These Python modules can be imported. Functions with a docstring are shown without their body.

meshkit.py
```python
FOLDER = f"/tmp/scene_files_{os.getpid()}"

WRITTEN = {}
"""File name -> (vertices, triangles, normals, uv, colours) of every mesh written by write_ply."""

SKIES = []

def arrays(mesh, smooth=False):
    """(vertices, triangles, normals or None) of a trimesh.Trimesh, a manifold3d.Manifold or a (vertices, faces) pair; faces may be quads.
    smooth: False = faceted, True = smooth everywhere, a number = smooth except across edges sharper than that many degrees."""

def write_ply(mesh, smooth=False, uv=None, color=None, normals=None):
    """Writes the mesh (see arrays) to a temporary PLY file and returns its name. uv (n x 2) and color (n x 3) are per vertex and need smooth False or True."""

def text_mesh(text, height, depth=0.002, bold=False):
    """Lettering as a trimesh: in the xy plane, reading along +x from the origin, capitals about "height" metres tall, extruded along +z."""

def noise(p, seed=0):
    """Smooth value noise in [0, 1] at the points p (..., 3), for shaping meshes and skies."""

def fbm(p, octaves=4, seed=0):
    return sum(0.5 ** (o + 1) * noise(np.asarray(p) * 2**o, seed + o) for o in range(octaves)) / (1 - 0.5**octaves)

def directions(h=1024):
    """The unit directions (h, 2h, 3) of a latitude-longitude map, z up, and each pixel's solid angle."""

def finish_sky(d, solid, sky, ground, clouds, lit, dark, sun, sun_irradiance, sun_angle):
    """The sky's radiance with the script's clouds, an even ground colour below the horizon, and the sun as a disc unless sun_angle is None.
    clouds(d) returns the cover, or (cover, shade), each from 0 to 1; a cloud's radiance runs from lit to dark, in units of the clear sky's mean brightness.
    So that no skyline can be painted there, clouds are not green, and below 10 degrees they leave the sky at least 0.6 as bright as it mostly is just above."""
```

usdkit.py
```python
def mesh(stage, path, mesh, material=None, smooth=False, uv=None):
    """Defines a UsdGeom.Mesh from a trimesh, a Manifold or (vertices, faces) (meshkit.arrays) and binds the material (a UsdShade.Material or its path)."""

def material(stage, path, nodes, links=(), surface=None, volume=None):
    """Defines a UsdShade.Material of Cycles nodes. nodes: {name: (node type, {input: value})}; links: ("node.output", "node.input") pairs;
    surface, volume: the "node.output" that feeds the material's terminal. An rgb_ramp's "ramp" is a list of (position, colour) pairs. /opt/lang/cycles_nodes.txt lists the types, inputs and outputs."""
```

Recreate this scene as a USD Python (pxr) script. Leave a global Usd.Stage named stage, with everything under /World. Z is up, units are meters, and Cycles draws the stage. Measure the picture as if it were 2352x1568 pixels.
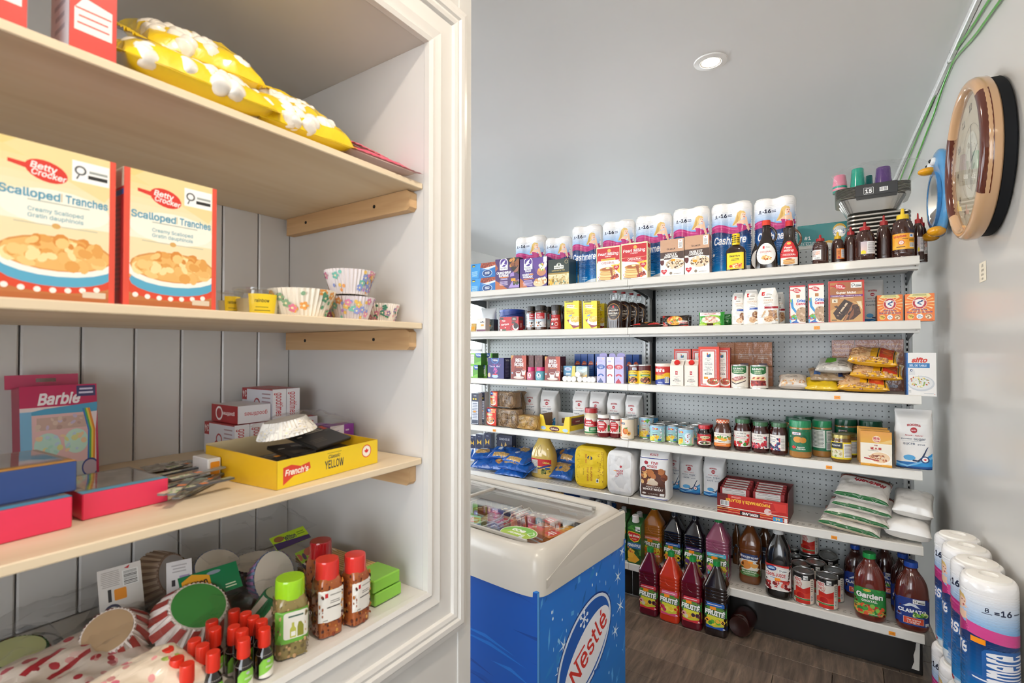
import math, glob, random
import numpy as np, trimesh, usdkit, meshkit
from pxr import Usd, UsdGeom, UsdLux, UsdShade, Gf, Sdf, Vt
from shapely.geometry import Polygon, MultiPolygon, box as sbox, Point, LineString
from shapely import affinity, union_all, box as vbox
from PIL import Image, ImageDraw, ImageFont
stage = Usd.Stage.CreateInMemory()
UsdGeom.SetStageUpAxis(stage, 'Z'); UsdGeom.SetStageMetersPerUnit(stage, 1.0)
UsdGeom.Xform.Define(stage, '/World'); UsdGeom.Scope.Define(stage, '/World/Looks')
# ------------------------------------------------------------------ camera
CX, CY, FPX = 1176.0, 784.0, 1149.4
YAW, PIT, CZ = math.radians(33.62), math.radians(0.92), 1.32
FW = np.array([-math.sin(YAW)*math.cos(PIT), math.cos(YAW)*math.cos(PIT), math.sin(PIT)])
RT = np.array([math.cos(YAW), math.sin(YAW), 0.0]); UP = np.cross(RT, FW); EYE = np.array([0, 0, CZ])
cam = UsdGeom.Camera.Define(stage, '/World/camera')
M4 = Gf.Matrix4d(*RT, 0, *UP, 0, *(-FW), 0, *EYE, 1)
cam.AddTransformOp().Set(M4)
cam.CreateHorizontalApertureAttr(36.0); cam.CreateVerticalApertureAttr(24.0)
cam.CreateFocalLengthAttr(FPX/2352*36.0); cam.CreateClippingRangeAttr((0.03, 100.0))
cam.CreateFStopAttr(6.3); cam.CreateFocusDistanceAttr(2.6)
cam.CreateExposureAttr(0.95)
# ------------------------------------------------------------------ sky and daylight
SKY = 1.15
dome = UsdLux.DomeLight.Define(stage, '/World/sky')
dome.CreateIntensityAttr(SKY); dome.CreateColorAttr((0.90, 0.95, 1.0))
def ray(u, v): return RT*(u-CX) - UP*(v-CY) + FW*FPX
def onX(u, v, X): d = ray(u, v); return EYE + d*(X/d[0])
def onY(u, v, Y): d = ray(u, v); return EYE + d*(Y/d[1])
def onZ(u, v, Z): d = ray(u, v); return EYE + d*((Z-CZ)/d[2])
# ------------------------------------------------------------------ colour
def lin(c):
 if isinstance(c, str):
  c = c.lstrip('#'); c = c if len(c) == 6 else ''.join(k+k for k in c); c = [int(c[i:i+2], 16)/255 for i in (0, 2, 4)]
 return tuple(x/12.92 if x <= .04045 else ((x+.055)/1.055)**2.4 for x in c)
W = '#f2f0ec'
# ------------------------------------------------------------------ materials
LK = '/World/Looks/'
def attr_mat(name, rough=.5, coat=0., metal=0., spec=.5, bump=0., bscale=60., noise=.0, trans=0., sss=0.):
 n = {'a': ('attribute', {'attribute': 'col'}),
   'p': ('principled_bsdf', {'roughness': rough, 'coat_weight': coat, 'coat_roughness': .08, 'metallic': metal, 'specular_ior_level': spec, 'transmission_weight': trans})}
 l = []
 src = 'a.color'
 if noise:
  n['tc'] = ('texture_coordinate', {}); n['nz'] = ('noise_texture', {'scale': 25., 'detail': 3.})
  n['mr'] = ('map_range', {'from_min': .3, 'from_max': .7, 'to_min': 1-noise, 'to_max': 1.0})
  n['mx'] = ('vector_math', {'math_type': 'scale'})
  l += [('tc.object', 'nz.vector'), ('nz.fac', 'mr.value'), ('a.vector', 'mx.vector1'), ('mr.result', 'mx.scale')]
  src = 'mx.vector'
 l.append((src, 'p.base_color'))
 if bump:
  n['tb'] = ('texture_coordinate', {}); n['nb'] = ('noise_texture', {'scale': bscale, 'detail': 2.})
  n['b'] = ('bump', {'strength': bump, 'distance': .002})
  l += [('tb.object', 'nb.vector'), ('nb.fac', 'b.height'), ('b.normal', 'p.normal')]
 usdkit.material(stage, LK+name, n, l, surface='p.BSDF'); return LK+name
CARD = attr_mat('card', .42, .12)
PRINT = attr_mat('print_ink', .42, .12)
FILM = attr_mat('film_print', .22, .35, bump=.35, bscale=45.)
PAPER = attr_mat('paper_bag', .6, 0., bump=.3, bscale=30.)
PLAS = attr_mat('plastic', .3, .1)
GLOS = attr_mat('gloss_plastic', .12, .4)
LIQ = attr_mat('liquid_in_bottle', .1, .6, spec=.55)
METAL = attr_mat('metal', .28, metal=.9)
PAINT = attr_mat('painted_metal', .35, .1)
WALLP = attr_mat('wall_paint', .55, bump=.05, bscale=220.)
SEMI = attr_mat('semi_gloss_paint', .3, .15, bump=.03, bscale=90.)
MATT = attr_mat('matt', .8, spec=.2)
FOOD = attr_mat('food', .55, noise=.35)
def clear_mat(name, tint=(1, 1, 1), gloss_rough=.04, amount=.12, bump=0.):
 n = {'t': ('transparent_bsdf', {'color': tint}), 'g': ('glossy_bsdf', {'color': (1, 1, 1), 'roughness': gloss_rough}),
   'f': ('layer_weight', {'blend': .5}), 'k': ('math', {'math_type': 'power', 'value2': 3.}), 'q': ('math', {'math_type': 'multiply_add', 'value2': amount*2.2, 'value3': amount*.25}), 'm': ('mix_closure', {})}
 l = [('f.facing', 'k.value1'), ('k.value', 'q.value1'), ('q.value', 'm.fac'), ('t.BSDF', 'm.closure1'), ('g.BSDF', 'm.closure2')]
 if bump:
  n.update({'tb': ('texture_coordinate', {}), 'nb': ('noise_texture', {'scale': 28., 'detail': 3.}), 'b': ('bump', {'strength': bump, 'distance': .006})})
  l += [('tb.object', 'nb.vector'), ('nb.fac', 'b.height'), ('b.normal', 'g.normal'), ('b.normal', 'f.normal')]
 usdkit.material(stage, LK+name, n, l, surface='m.closure'); return LK+name
GLASS = clear_mat('clear_glass', (.97, .98, .98), .02, .25)
WRAP = clear_mat('clear_wrap', (.97, .97, .97), .1, .1, .9)
PETC = clear_mat('clear_plastic', (.94, .95, .95), .05, .3)
# ------------------------------------------------------------------ prims
used = {}
def uniq(parent, name):
 k = (parent, name); n = used.get(k, 0); used[k] = n+1
 return name if n == 0 else f'{name}_{n:03d}'
def keys(p, **kw):
 for k, v in kw.items():
  if v is not None: p.SetCustomDataByKey('category' if k == 'cat' else k, v)
def thing(name, label, cat, loc=(0, 0, 0), rz=0., group=None, kind=None, rx=0., ry=0.):
 x = UsdGeom.Xform.Define(stage, '/World/'+uniq('/World', name)); p = x.GetPrim()
 x.AddTranslateOp().Set(Gf.Vec3d(*map(float, loc)))
 x.AddRotateXYZOp().Set(Gf.Vec3f(float(rx), float(ry), float(rz)))
 keys(p, label=label, cat=cat, group=group, kind=kind); return p
def put(parent, name, m, mat=CARD, col=W, smooth=30, label=None, kind=None, vcol=None, cat=None, group=None):
 """One Mesh prim under parent (a prim) or directly under /World."""
 pp = parent.GetPath().pathString if parent else '/World'
 v, f, n = meshkit.arrays(m, smooth)
 us, inv = np.unique(f, return_inverse=True)
 if len(us) < len(v):
  v, f = v[us], inv.reshape(-1, 3); n = n[us] if n is not None else None; vcol = vcol[us] if vcol is not None else None
 path = pp+'/'+uniq(pp, name)
 g = UsdGeom.Mesh.Define(stage, path)
 g.CreatePointsAttr(Vt.Vec3fArray.FromNumpy(np.ascontiguousarray(v, np.float32)))
 g.CreateFaceVertexCountsAttr(Vt.IntArray.FromNumpy(np.full(len(f), 3, np.int32)))
 g.CreateFaceVertexIndicesAttr(Vt.IntArray.FromNumpy(np.ascontiguousarray(f, np.int32).ravel()))
 g.CreateSubdivisionSchemeAttr('none')
 if n is not None:
  g.CreateNormalsAttr(Vt.Vec3fArray.FromNumpy(np.ascontiguousarray(n, np.float32))); g.SetNormalsInterpolation('vertex')
 c = np.asarray(vcol, np.float32) if vcol is not None else np.tile(np.array(lin(col), np.float32), (len(v), 1))
 UsdGeom.PrimvarsAPI(g).CreatePrimvar('col', Sdf.ValueTypeNames.Color3fArray, 'vertex').Set(Vt.Vec3fArray.FromNumpy(np.ascontiguousarray(c)))
 UsdShade.MaterialBindingAPI.Apply(g.GetPrim()).Bind(UsdShade.Material.Get(stage, mat))
 p = g.GetPrim(); keys(p, label=label, kind=kind, cat=cat, group=group); return p
def dup(src, label, loc, rz=0., group=None, rx=0., ry=0., name=None):
 was = src.GetCustomData()
 base = name or src.GetName().rsplit('_', 1)[0] if src.GetName()[-3:].isdigit() else (name or src.GetName())
 p = thing(base, label, was['category'], loc, rz, group or was.get('group'), rx=rx, ry=ry)
 p.GetReferences().AddInternalReference(src.GetPath()); p.SetInstanceable(True); return p
cat_ = trimesh.util.concatenate
# ------------------------------------------------------------------ mesh makers
def tm(v, f): return trimesh.Trimesh(np.asarray(v, float), np.asarray(f, int), process=False)
def cbox(w, d, h, c=.001, x=0., y=None, z=0.):
 """chamfered box: x centred on x, front face at y (default y=0 to d), base at z"""
 y0 = 0. if y is None else y
 c = min(c, w*.45, d*.45, h*.45); P = []
 for sx in (-1, 1):
  for sy in (0, 1):
   for sz in (0, 1):
    X, Y, Z = x+sx*w/2, y0+sy*d, z+sz*h; ix, iy, iz = -sx*c, (1-2*sy)*c, (1-2*sz)*c
    P += [(X, Y+iy, Z+iz), (X+ix, Y, Z+iz), (X+ix, Y+iy, Z)]
 return trimesh.convex.convex_hull(np.array(P))
def quads(nr, ns, closed=True):
 i, j = np.meshgrid(np.arange(nr-1), np.arange(ns if closed else ns-1), indexing='ij')
 a = i*ns+j; b = i*ns+(j+1) % ns; c = (i+1)*ns+(j+1) % ns; d = (i+1)*ns+j
 return np.vstack([np.stack([a, b, c], -1).reshape(-1, 3), np.stack([a, c, d], -1).reshape(-1, 3)])
class Loft:
 """stack of superellipse rings (z, a, b, n[, dx, dy]); front at y = yc - b"""
 def __init__(s, rows, yc, seg=40):
  R = np.array([list(r)+[0]*(6-len(r)) for r in rows], float); s.R = R; s.yc = yc; s.seg = seg
 def at(s, z): return [np.interp(z, s.R[:, 0], s.R[:, k]) for k in range(1, 6)]
 def mesh(s, disp=None):
  th = np.arange(s.seg)/s.seg*2*np.pi; V = []
  for z, a, b, n, dx, dy in s.R:
   c, sn = np.cos(th), np.sin(th); e = 2./n
   V.append(np.stack([dx+a*np.sign(c)*np.abs(c)**e, s.yc+dy+b*np.sign(sn)*np.abs(sn)**e, np.full(s.seg, z)], -1))
  nr = len(s.R); V = np.vstack(V)
  V = np.vstack([V, [[s.R[0, 4], s.yc+s.R[0, 5], s.R[0, 0]], [s.R[-1, 4], s.yc+s.R[-1, 5], s.R[-1, 0]]]])
  F = quads(nr, s.seg); k = np.arange(s.seg); k2 = (k+1) % s.seg; t = (nr-1)*s.seg
  F = np.vstack([F, np.stack([k2, k, np.full(s.seg, nr*s.seg)], -1), np.stack([t+k, t+k2, np.full(s.seg, nr*s.seg+1)], -1)])
  if disp is not None: V = V+disp(V)
  s.disp = disp
  return tm(V, F)
 def front(s, x, z, lift):
  a, b, n, dx, dy = s.at(z); q = np.clip((x-dx)/a, -.985, .985); y = (1-np.abs(q)**n)**(1/n)
  nx, ny = np.sign(q)*np.abs(q)**(n-1)/a, y**(n-1)/b; k = lift/np.sqrt(nx**2+ny**2+1e-12)
  return np.stack([dx+q*a+nx*k, s.yc+dy-b*y-ny*k, z], -1)
 def wrap(s, x, z, lift, a0=None):
  a, b, n, dx, dy = s.at(z); r = a0 or float(np.max(s.R[:, 1])); th = x/r
  k = 1/((np.abs(np.sin(th))/(a+lift))**n+(np.abs(np.cos(th))/(b+lift))**n)**(1/n)
  return np.stack([dx+k*np.sin(th), s.yc+dy-k*np.cos(th), z], -1)
def lathe(prof, seg=32, x=0., y=0., z=0.):
 """prof: (r, z) from bottom to top"""
 return Loft([(zz+z, max(r, 1e-4), max(r, 1e-4), 2, x, 0) for r, zz in prof], y, seg).mesh()
def tube(path, r, sides=8, closed=False):
 p = np.asarray(path, float); n = len(p)
 t = (np.roll(p, -1, 0)-np.roll(p, 1, 0)) if closed else np.gradient(p, axis=0)
 t /= np.linalg.norm(t, axis=1, keepdims=True)+1e-12
 a = np.cross(t[0], [0, 0, 1.]); a = a if np.linalg.norm(a) > .1 else np.cross(t[0], [1., 0, 0]); A = []
 for k in range(n):
  a = a-t[k]*(a@t[k]); a = a/np.linalg.norm(a); A.append(a)
 A = np.array(A); B = np.cross(t, A); ang = np.arange(sides)*2*np.pi/sides
 V = (p[:, None]+r*(np.cos(ang)[None, :, None]*A[:, None]+np.sin(ang)[None, :, None]*B[:, None])).reshape(-1, 3)
 F = quads(n, sides)
 if closed:
  k = np.arange(sides); k2 = (k+1) % sides; e = (n-1)*sides
  F = np.vstack([F, np.stack([e+k, e+k2, k2], -1), np.stack([e+k, k2, k], -1)])
 else:
  V = np.vstack([V, p[:1], p[-1:]]); k = np.arange(sides); k2 = (k+1) % sides; e = (n-1)*sides
  F = np.vstack([F, np.stack([k2, k, np.full(sides, n*sides)], -1), np.stack([e+k, e+k2, np.full(sides, n*sides+1)], -1)])
 return tm(V, F)
def prism(poly, depth, axis='y', at=0.):
 """shapely polygon (x, z) extruded along y (or x) from at"""
 m = trimesh.creation.extrude_polygon(poly, depth, engine='earcut'); v = np.array(m.vertices)
 if axis == 'y': m.vertices = np.stack([v[:, 0], at+v[:, 2], v[:, 1]], -1); m.faces = m.faces[:, ::-1]
 elif axis == 'x': m.vertices = np.stack([at+v[:, 2], v[:, 0], v[:, 1]], -1)
 else: m.vertices = v+[0, 0, at]
 return m
def disc(r, n=24, z=0., x=0., y=0.):
 a = np.arange(n)*2*np.pi/n
 return tm(np.vstack([np.stack([x+r*np.cos(a), y+r*np.sin(a), np.full(n, z)], -1), [[x, y, z]]]), [[k, (k+1) % n, n] for k in range(n)])
def move(m, x=0., y=0., z=0., rx=0., ry=0., rz=0.):
 m = m.copy(); T = trimesh.transformations
 m.apply_transform(T.translation_matrix([x, y, z]) @ T.euler_matrix(math.radians(rx), math.radians(ry), math.radians(rz), 'sxyz')); return m
# ------------------------------------------------------------------ flat print
FONTS = {k: glob.glob('/opt/blender-*/*/datafiles/fonts/'+f)[0] for k, f in (('inter', 'Inter.woff2'), ('cjk', 'Noto Sans CJK Regular.woff2'), ('mono', 'DejaVuSansMono.woff2'))}
FC, TC = {}, {}
def text_poly(s, bold=1, font='inter'):
 k = (s, bold, font)
 if k in TC: return TC[k]
 if font not in FC: FC[font] = ImageFont.truetype(FONTS[font], 72)
 f = FC[font]; sw = int(2*bold)
 x0, y0, x1, y1 = f.getbbox(s, anchor='ls', stroke_width=sw)
 im = Image.new('L', (x1-x0+8, y1-y0+8)); ImageDraw.Draw(im).text((4-x0, 4-y0), s, 255, f, anchor='ls', stroke_width=sw)
 on = np.pad(np.asarray(im) > 127, ((0, 0), (1, 1))).astype(np.int8)
 r, a = np.nonzero(np.diff(on, axis=1) == 1); b = np.nonzero(np.diff(on, axis=1) == -1)[1]
 g = union_all(vbox(a, -r-1., b, -r*1.)).buffer(.6).buffer(-.6).simplify(1.0)
 cap = 52.5
 g = affinity.affine_transform(g, [1/cap, 0, 0, 1/cap, 0, (4-y0)/cap])
 bx = g.bounds; g = affinity.translate(g, -bx[0], 0)
 TC[k] = g; return g
def tri(poly):
 """triangulate a shapely geometry -> (v2, f)"""
 V, F, n = [], [], 0
 for g in getattr(poly, 'geoms', [poly]):
  if g.is_empty or g.area < 1e-12 or g.geom_type != 'Polygon': continue
  v, f = trimesh.creation.triangulate_polygon(g, engine='earcut'); V.append(np.asarray(v)[:, :2]); F.append(np.asarray(f)+n); n += len(v)
 return (np.vstack(V), np.vstack(F)) if V else (np.zeros((0, 2)), np.zeros((0, 3), int))
class Print:
 """coloured flat shapes in layers on a face w wide and h high; unit coordinates, origin bottom left; x maps to -w/2..w/2"""
 def __init__(s, w, h, clip=True): s.w, s.h, s.L, s.clip = w, h, [], clip
 def X(s, p): return np.asarray(p, float)*[s.w, s.h]-[s.w/2, 0]
 def geo(s, g, c):
  if not g.is_valid: g = g.buffer(0)
  if not g.is_empty: s.L.append((g, lin(c) if isinstance(c, str) else c))
  return s
 def r(s, x0, y0, x1, y1, c):
  (a, b), (d, e) = s.X([(x0, y0), (x1, y1)]); return s.geo(sbox(min(a, d), min(b, e), max(a, d), max(b, e)), c)
 def rr(s, x0, y0, x1, y1, c, q=.12):
  a, b = s.X([(x0, y0), (x1, y1)]); q = q*min(b-a)
  return s.geo(sbox(*(a+q), *(b-q)).buffer(q, 4), c)
 def g(s, x0, y0, x1, y1, c0, c1, n=6):
  n *= 2; a, b = np.array(lin(c0)), np.array(lin(c1))
  for k in range(n): q = (k+.5)/n; s.r(x0, y0+(y1-y0)*k/n, x1, y0+(y1-y0)*(k+1)/n, tuple(a*(1-q)+b*q))
  return s
 def e(s, cx, cy, rx, ry, c, n=20, a0=0., a1=360., rot=0.):
  a = np.radians(np.linspace(a0, a1, n+1)[:-1 if a1-a0 == 360 else None]); C = s.X([(cx, cy)])[0]
  d = np.stack([rx*s.w*np.cos(a), (ry*s.h if ry else rx*s.w)*np.sin(a)], -1)
  if rot: k = math.radians(rot); d = d @ np.array([[math.cos(k), math.sin(k)], [-math.sin(k), math.cos(k)]])
  return s.geo(Polygon(C+d), c)
 def ring(s, cx, cy, r0, r1, c, n=24, asp=None):
  a = np.linspace(0, 2*np.pi, n+1)[:-1]; C = s.X([(cx, cy)])[0]; k = asp or 1.
  o, i = [C+np.stack([q*s.w*np.cos(a), q*s.w*k*np.sin(a)], -1) for q in (r1, r0)]
  return s.geo(Polygon(o, [i]), c)
 def p(s, pts, c): return s.geo(Polygon(s.X(pts)).buffer(0), c)
 def t(s, txt, cx, cy, hh, c, b=1, mw=None, sh=0., rot=0., out=None, ow=.12, font='inter', arc=0., sx=1.):
  """text centred on (cx, cy); hh capital height in face heights; mw greatest width in face widths"""
  g = text_poly(txt, b, font); x0, _, x1, _ = g.bounds; k = hh*s.h; wd = (x1-x0)*k*sx
  kx = sx*(min(1., mw*s.w/wd) if mw else 1.)
  g = affinity.translate(g, -(x0+x1)/2, -.5)
  if arc:
   hw = (x1-x0)/2; g = g.segmentize(.5)
   from shapely import transform
   g = transform(g, lambda q: np.stack([q[:, 0], q[:, 1]-arc*(q[:, 0]/hw)**2], -1))
  g = affinity.affine_transform(g, [k*kx, sh*k*kx, 0, k, 0, 0])
  if rot: g = affinity.rotate(g, rot, origin=(0, 0))
  C = s.X([(cx, cy)])[0]; g = affinity.translate(g, *C)
  if out: s.geo(g.buffer(ow*k, 2).simplify(.02*k), out)
  return s.geo(g, c)
 def lines(s, x0, y0, x1, y1, n, c, fill=.5, seed=1, ragged=.25):
  rs = np.random.RandomState(seed); st = (y1-y0)/n
  for k in range(n):
   q = (x1-x0)*ragged*rs.rand()/2; y = y0+st*(k+.5)
   s.r(x0+q, y-st*fill/2, x1-q, y+st*fill/2, c)
  return s
 def bar(s, x0, y0, x1, y1, vert=False, seed=3):
  s.r(x0, y0, x1, y1, '#f4f4f2'); rs = np.random.RandomState(seed); q = .06
  while q < .92:
   w = .02+.05*rs.rand()
   if vert: s.r(x0+(x1-x0)*.08, y0+(y1-y0)*q, x1-(x1-x0)*.08, y0+(y1-y0)*(q+w), '#222222')
   else: s.r(x0+(x1-x0)*q, y0+(y1-y0)*.12, x0+(x1-x0)*(q+w), y1-(y1-y0)*.05, '#222222')
   q += w+.02+.05*rs.rand()
  return s
 def blobs(s, x0, y0, x1, y1, cols, n, r, seed=1, ell=False):
  rs = np.random.RandomState(seed)
  for k in range(n):
   a, b = rs.rand(2)
   if ell:
    q, t = math.sqrt(a), b*2*math.pi; px, py = (x0+x1)/2+(x1-x0)/2*q*math.cos(t), (y0+y1)/2+(y1-y0)/2*q*math.sin(t)
   else: px, py = x0+a*(x1-x0), y0+b*(y1-y0)
   q = r*(.6+.8*rs.rand()); s.e(px, py, q, q*s.w/s.h*(.5+.5*rs.rand()), cols[rs.randint(len(cols))], 9, rot=180*rs.rand())
  return s
 def tag(s, cx, cy, q=.12, c='#ff9a1c'):
  a = s.w/s.h; return s.r(cx-q/2, cy-q*a*.27, cx+q/2, cy+q*a*.27, c)
 def white_tag(s, x0, y0, x1, y1):
  """white notice with a magnifier and dark bars"""
  s.r(x0, y0, x1, y1, '#f4f4f2'); w, h = x1-x0, y1-y0; r = min(w*s.w*.16, h*s.h*.32)/s.w
  s.ring(x0+w*.22, y0+h*.55, r*.65, r, '#55585a', 14); s.p([(x0+w*.1, y0+h*.14), (x0+w*.14, y0+h*.1), (x0+w*.2, y0+h*.32), (x0+w*.17, y0+h*.36)], '#55585a')
  return s.r(x0+w*.45, y0+h*.5, x1-w*.05, y0+h*.62, '#9aa09c').r(x0+w*.42, y0+h*.22, x1-w*.05, y0+h*.4, '#202224')
 def leaf(s, cx, cy, q, c='#d8202c'):
  P = [(0, -1), (.08, -.45), (.62, -.5), (.5, -.3), (1, .1), (.82, .18), (.9, .5), (.55, .4), (.45, .52), (.25, .2), (.32, .75), (.15, .68), (0, 1)]
  P = P+[(-x, y) for x, y in P[::-1][1:-1]]; a = s.w/s.h
  return s.p([(cx+x*q, cy+y*q*a) for x, y in P], c)
 def build(s, fn, maxe=None, e0=.0002):
  """fn(x, z, lift) -> points; every shape is cut by the shapes over it, so the print is one thin sheet; returns mesh, colours"""
  frame = sbox(-s.w/2, 0, s.w/2, s.h) if s.clip else None
  G, cover = [], None
  for g, c in reversed(s.L):
   if frame is not None and not frame.contains(g): g = g.intersection(frame)
   full = g
   if cover is not None and cover.intersects(g): g = g.difference(cover)
   if g.is_empty: continue
   cover = full if cover is None else cover.union(full)
   if cover.geom_type == 'GeometryCollection': cover = union_all([q for q in cover.geoms if q.area > 0])
   G.append((g, c))
  V, F, C, n = [], [], [], 0
  for g, c in G:
   v, f = tri(g)
   if not len(f): continue
   if maxe: v, f = _subdiv(v, f, maxe)
   V.append(fn(v[:, 0], v[:, 1], np.full(len(v), e0))); F.append(f+n); C.append(np.tile(c, (len(v), 1))); n += len(v)
  return tm(np.vstack(V), np.vstack(F)), np.vstack(C)
def _subdiv(v, f, maxe):
 for _ in range(7):
  e = v[f[:, [1, 2, 0]], :2]-v[f, :2]; L = np.sqrt((e**2).sum(-1)); bad = L.max(1) > maxe
  if not bad.any(): break
  fb, Lb = f[bad], L[bad]; k = Lb.argmax(1); i = np.arange(len(fb))
  a, b, c = fb[i, k], fb[i, (k+1) % 3], fb[i, (k+2) % 3]
  key = np.sort(np.stack([a, b], -1), 1); uq, inv = np.unique(key, axis=0, return_inverse=True); inv = inv.ravel()
  m = len(v)+inv; v = np.vstack([v, (v[uq[:, 0]]+v[uq[:, 1]])/2])
  f = np.vstack([f[~bad], np.stack([a, m, c], -1), np.stack([m, b, c], -1)])
 return v, f
def flat(x, z, lift): return np.stack([x, -lift, z], -1)
def onside(xf, d, sgn=1):
 """face x = xf, print's centre on y = d/2; reads from outside"""
 return lambda x, z, l: np.stack([np.full_like(x, xf+sgn*l), d/2+sgn*x, z], -1)
def ontop(h, d): return lambda x, z, l: np.stack([x, z, np.full_like(x, h+l)], -1)
def printed(parent, name, pr, fn, mat=PRINT, maxe=None, label=None, eps=.00011):
 if not pr.L: return None
 m, c = pr.build(fn, maxe, .0006 if maxe else .0002)
 return put(parent, name, m, mat, vcol=c, smooth=True if maxe else False, label=label)
# ================================================================== LAMPS
def rotZ(deg): a = math.radians(deg); return np.array([[math.cos(a), -math.sin(a), 0], [math.sin(a), math.cos(a), 0], [0, 0, 1]])
HC = 2.44                                     # ceiling height
LAMP_COL = (1.0, .86, .70)
usdkit.material(stage, LK+'lamp_glow', {'e': ('emission', {'color': (1.0, .9, .74), 'strength': 30.})}, [], surface='e.emission')
def downlight(x, y, power, label, group=None, r=.033):
 t = thing('recessed_downlight', label, 'ceiling light', (x, y, HC), 0, group)
 put(t, 'trim_ring', lathe([(.036, .004), (.036, -.003), (.040, -.006), (.060, -.004), (.062, 0)], 40), PAINT, '#efece6', smooth=40)
 put(t, 'gimbal', lathe([(.0335, .003), (.034, -.004), (.0365, -.0045), (.0365, .003)], 32), PAINT, '#e6e0d4', smooth=40)
 put(t, 'lens', move(disc(r, 28, 0.), rx=180, z=-.003), LK+'lamp_glow', smooth=False)
 L = UsdLux.DiskLight.Define(stage, t.GetPath().AppendChild('bulb'))
 L.CreateRadiusAttr(r); L.CreateIntensityAttr(power); L.CreateColorAttr(LAMP_COL)
 L.AddTranslateOp().Set(Gf.Vec3d(0, 0, -.008)); return t
downlight(-.425, 2.035, 230., 'lit round recessed ceiling downlight above the store aisle')
# ceiling lamps the photograph implies but does not show
downlight(-.02, .42, 560., 'recessed ceiling downlight above the niche shelves, out of view', 'downlights out of view')
downlight(-1.9, 2.0, 110., 'recessed ceiling downlight out of view, over the freezer aisle', 'downlights out of view')
downlight(-.5, 5.35, 300., 'recessed ceiling downlight behind the gondola shelving, out of view', 'downlights out of view')
# ================================================================== SETTING
def planks():
 n = {'g': ('attribute', {'attribute': 'col'}), 'tc': ('texture_coordinate', {}), 'mp': ('mapping', {'scale': (9., 1.1, 1.)}),
   'n1': ('noise_texture', {'scale': 5., 'detail': 8., 'roughness': .65, 'distortion': .6}), 'r': ('rgb_ramp', {'ramp': [(.25, (.35, .35, .35)), (.5, (1, 1, 1)), (.72, (1.7, 1.65, 1.6))]}),
   'mx': ('vector_math', {'math_type': 'multiply'}), 'p': ('principled_bsdf', {'roughness': .42}), 'b': ('bump', {'strength': .25, 'distance': .002})}
 usdkit.material(stage, LK+'plank', n, [('tc.object', 'mp.vector'), ('mp.vector', 'n1.vector'), ('n1.fac', 'r.fac'), ('g.vector', 'mx.vector1'), ('r.color', 'mx.vector2'), ('mx.vector', 'p.base_color'), ('n1.fac', 'b.height'), ('b.normal', 'p.normal')], surface='p.BSDF')
planks()
def wood(name, c0, c1, c2, sc, rough=.45, s=4.):
 n = {'tc': ('texture_coordinate', {}), 'mp': ('mapping', {'scale': sc}), 'n1': ('noise_texture', {'scale': s, 'detail': 5., 'distortion': 1.2}),
   'r': ('rgb_ramp', {'ramp': [(.3, lin(c0)), (.5, lin(c1)), (.7, lin(c2))]}), 'p': ('principled_bsdf', {'roughness': rough})}
 usdkit.material(stage, LK+name, n, [('tc.object', 'mp.vector'), ('mp.vector', 'n1.vector'), ('n1.fac', 'r.fac'), ('r.color', 'p.base_color')], surface='p.BSDF'); return LK+name
PLY = wood('birch_plywood', '#d9c3a2', '#e2cfb0', '#e8d8be', (3., .35, 3.), .5)
PINE = wood('pine_strip', '#bd9468', '#d0aa7c', '#dab98e', (.5, 6., 9.), .55, 3.)
fl = put(None, 'floor', cbox(9, 12, .1, .001, -2.2, -4.5, -.112), MATT, '#1c1714', kind='structure')
rs = random.Random(4)
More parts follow.
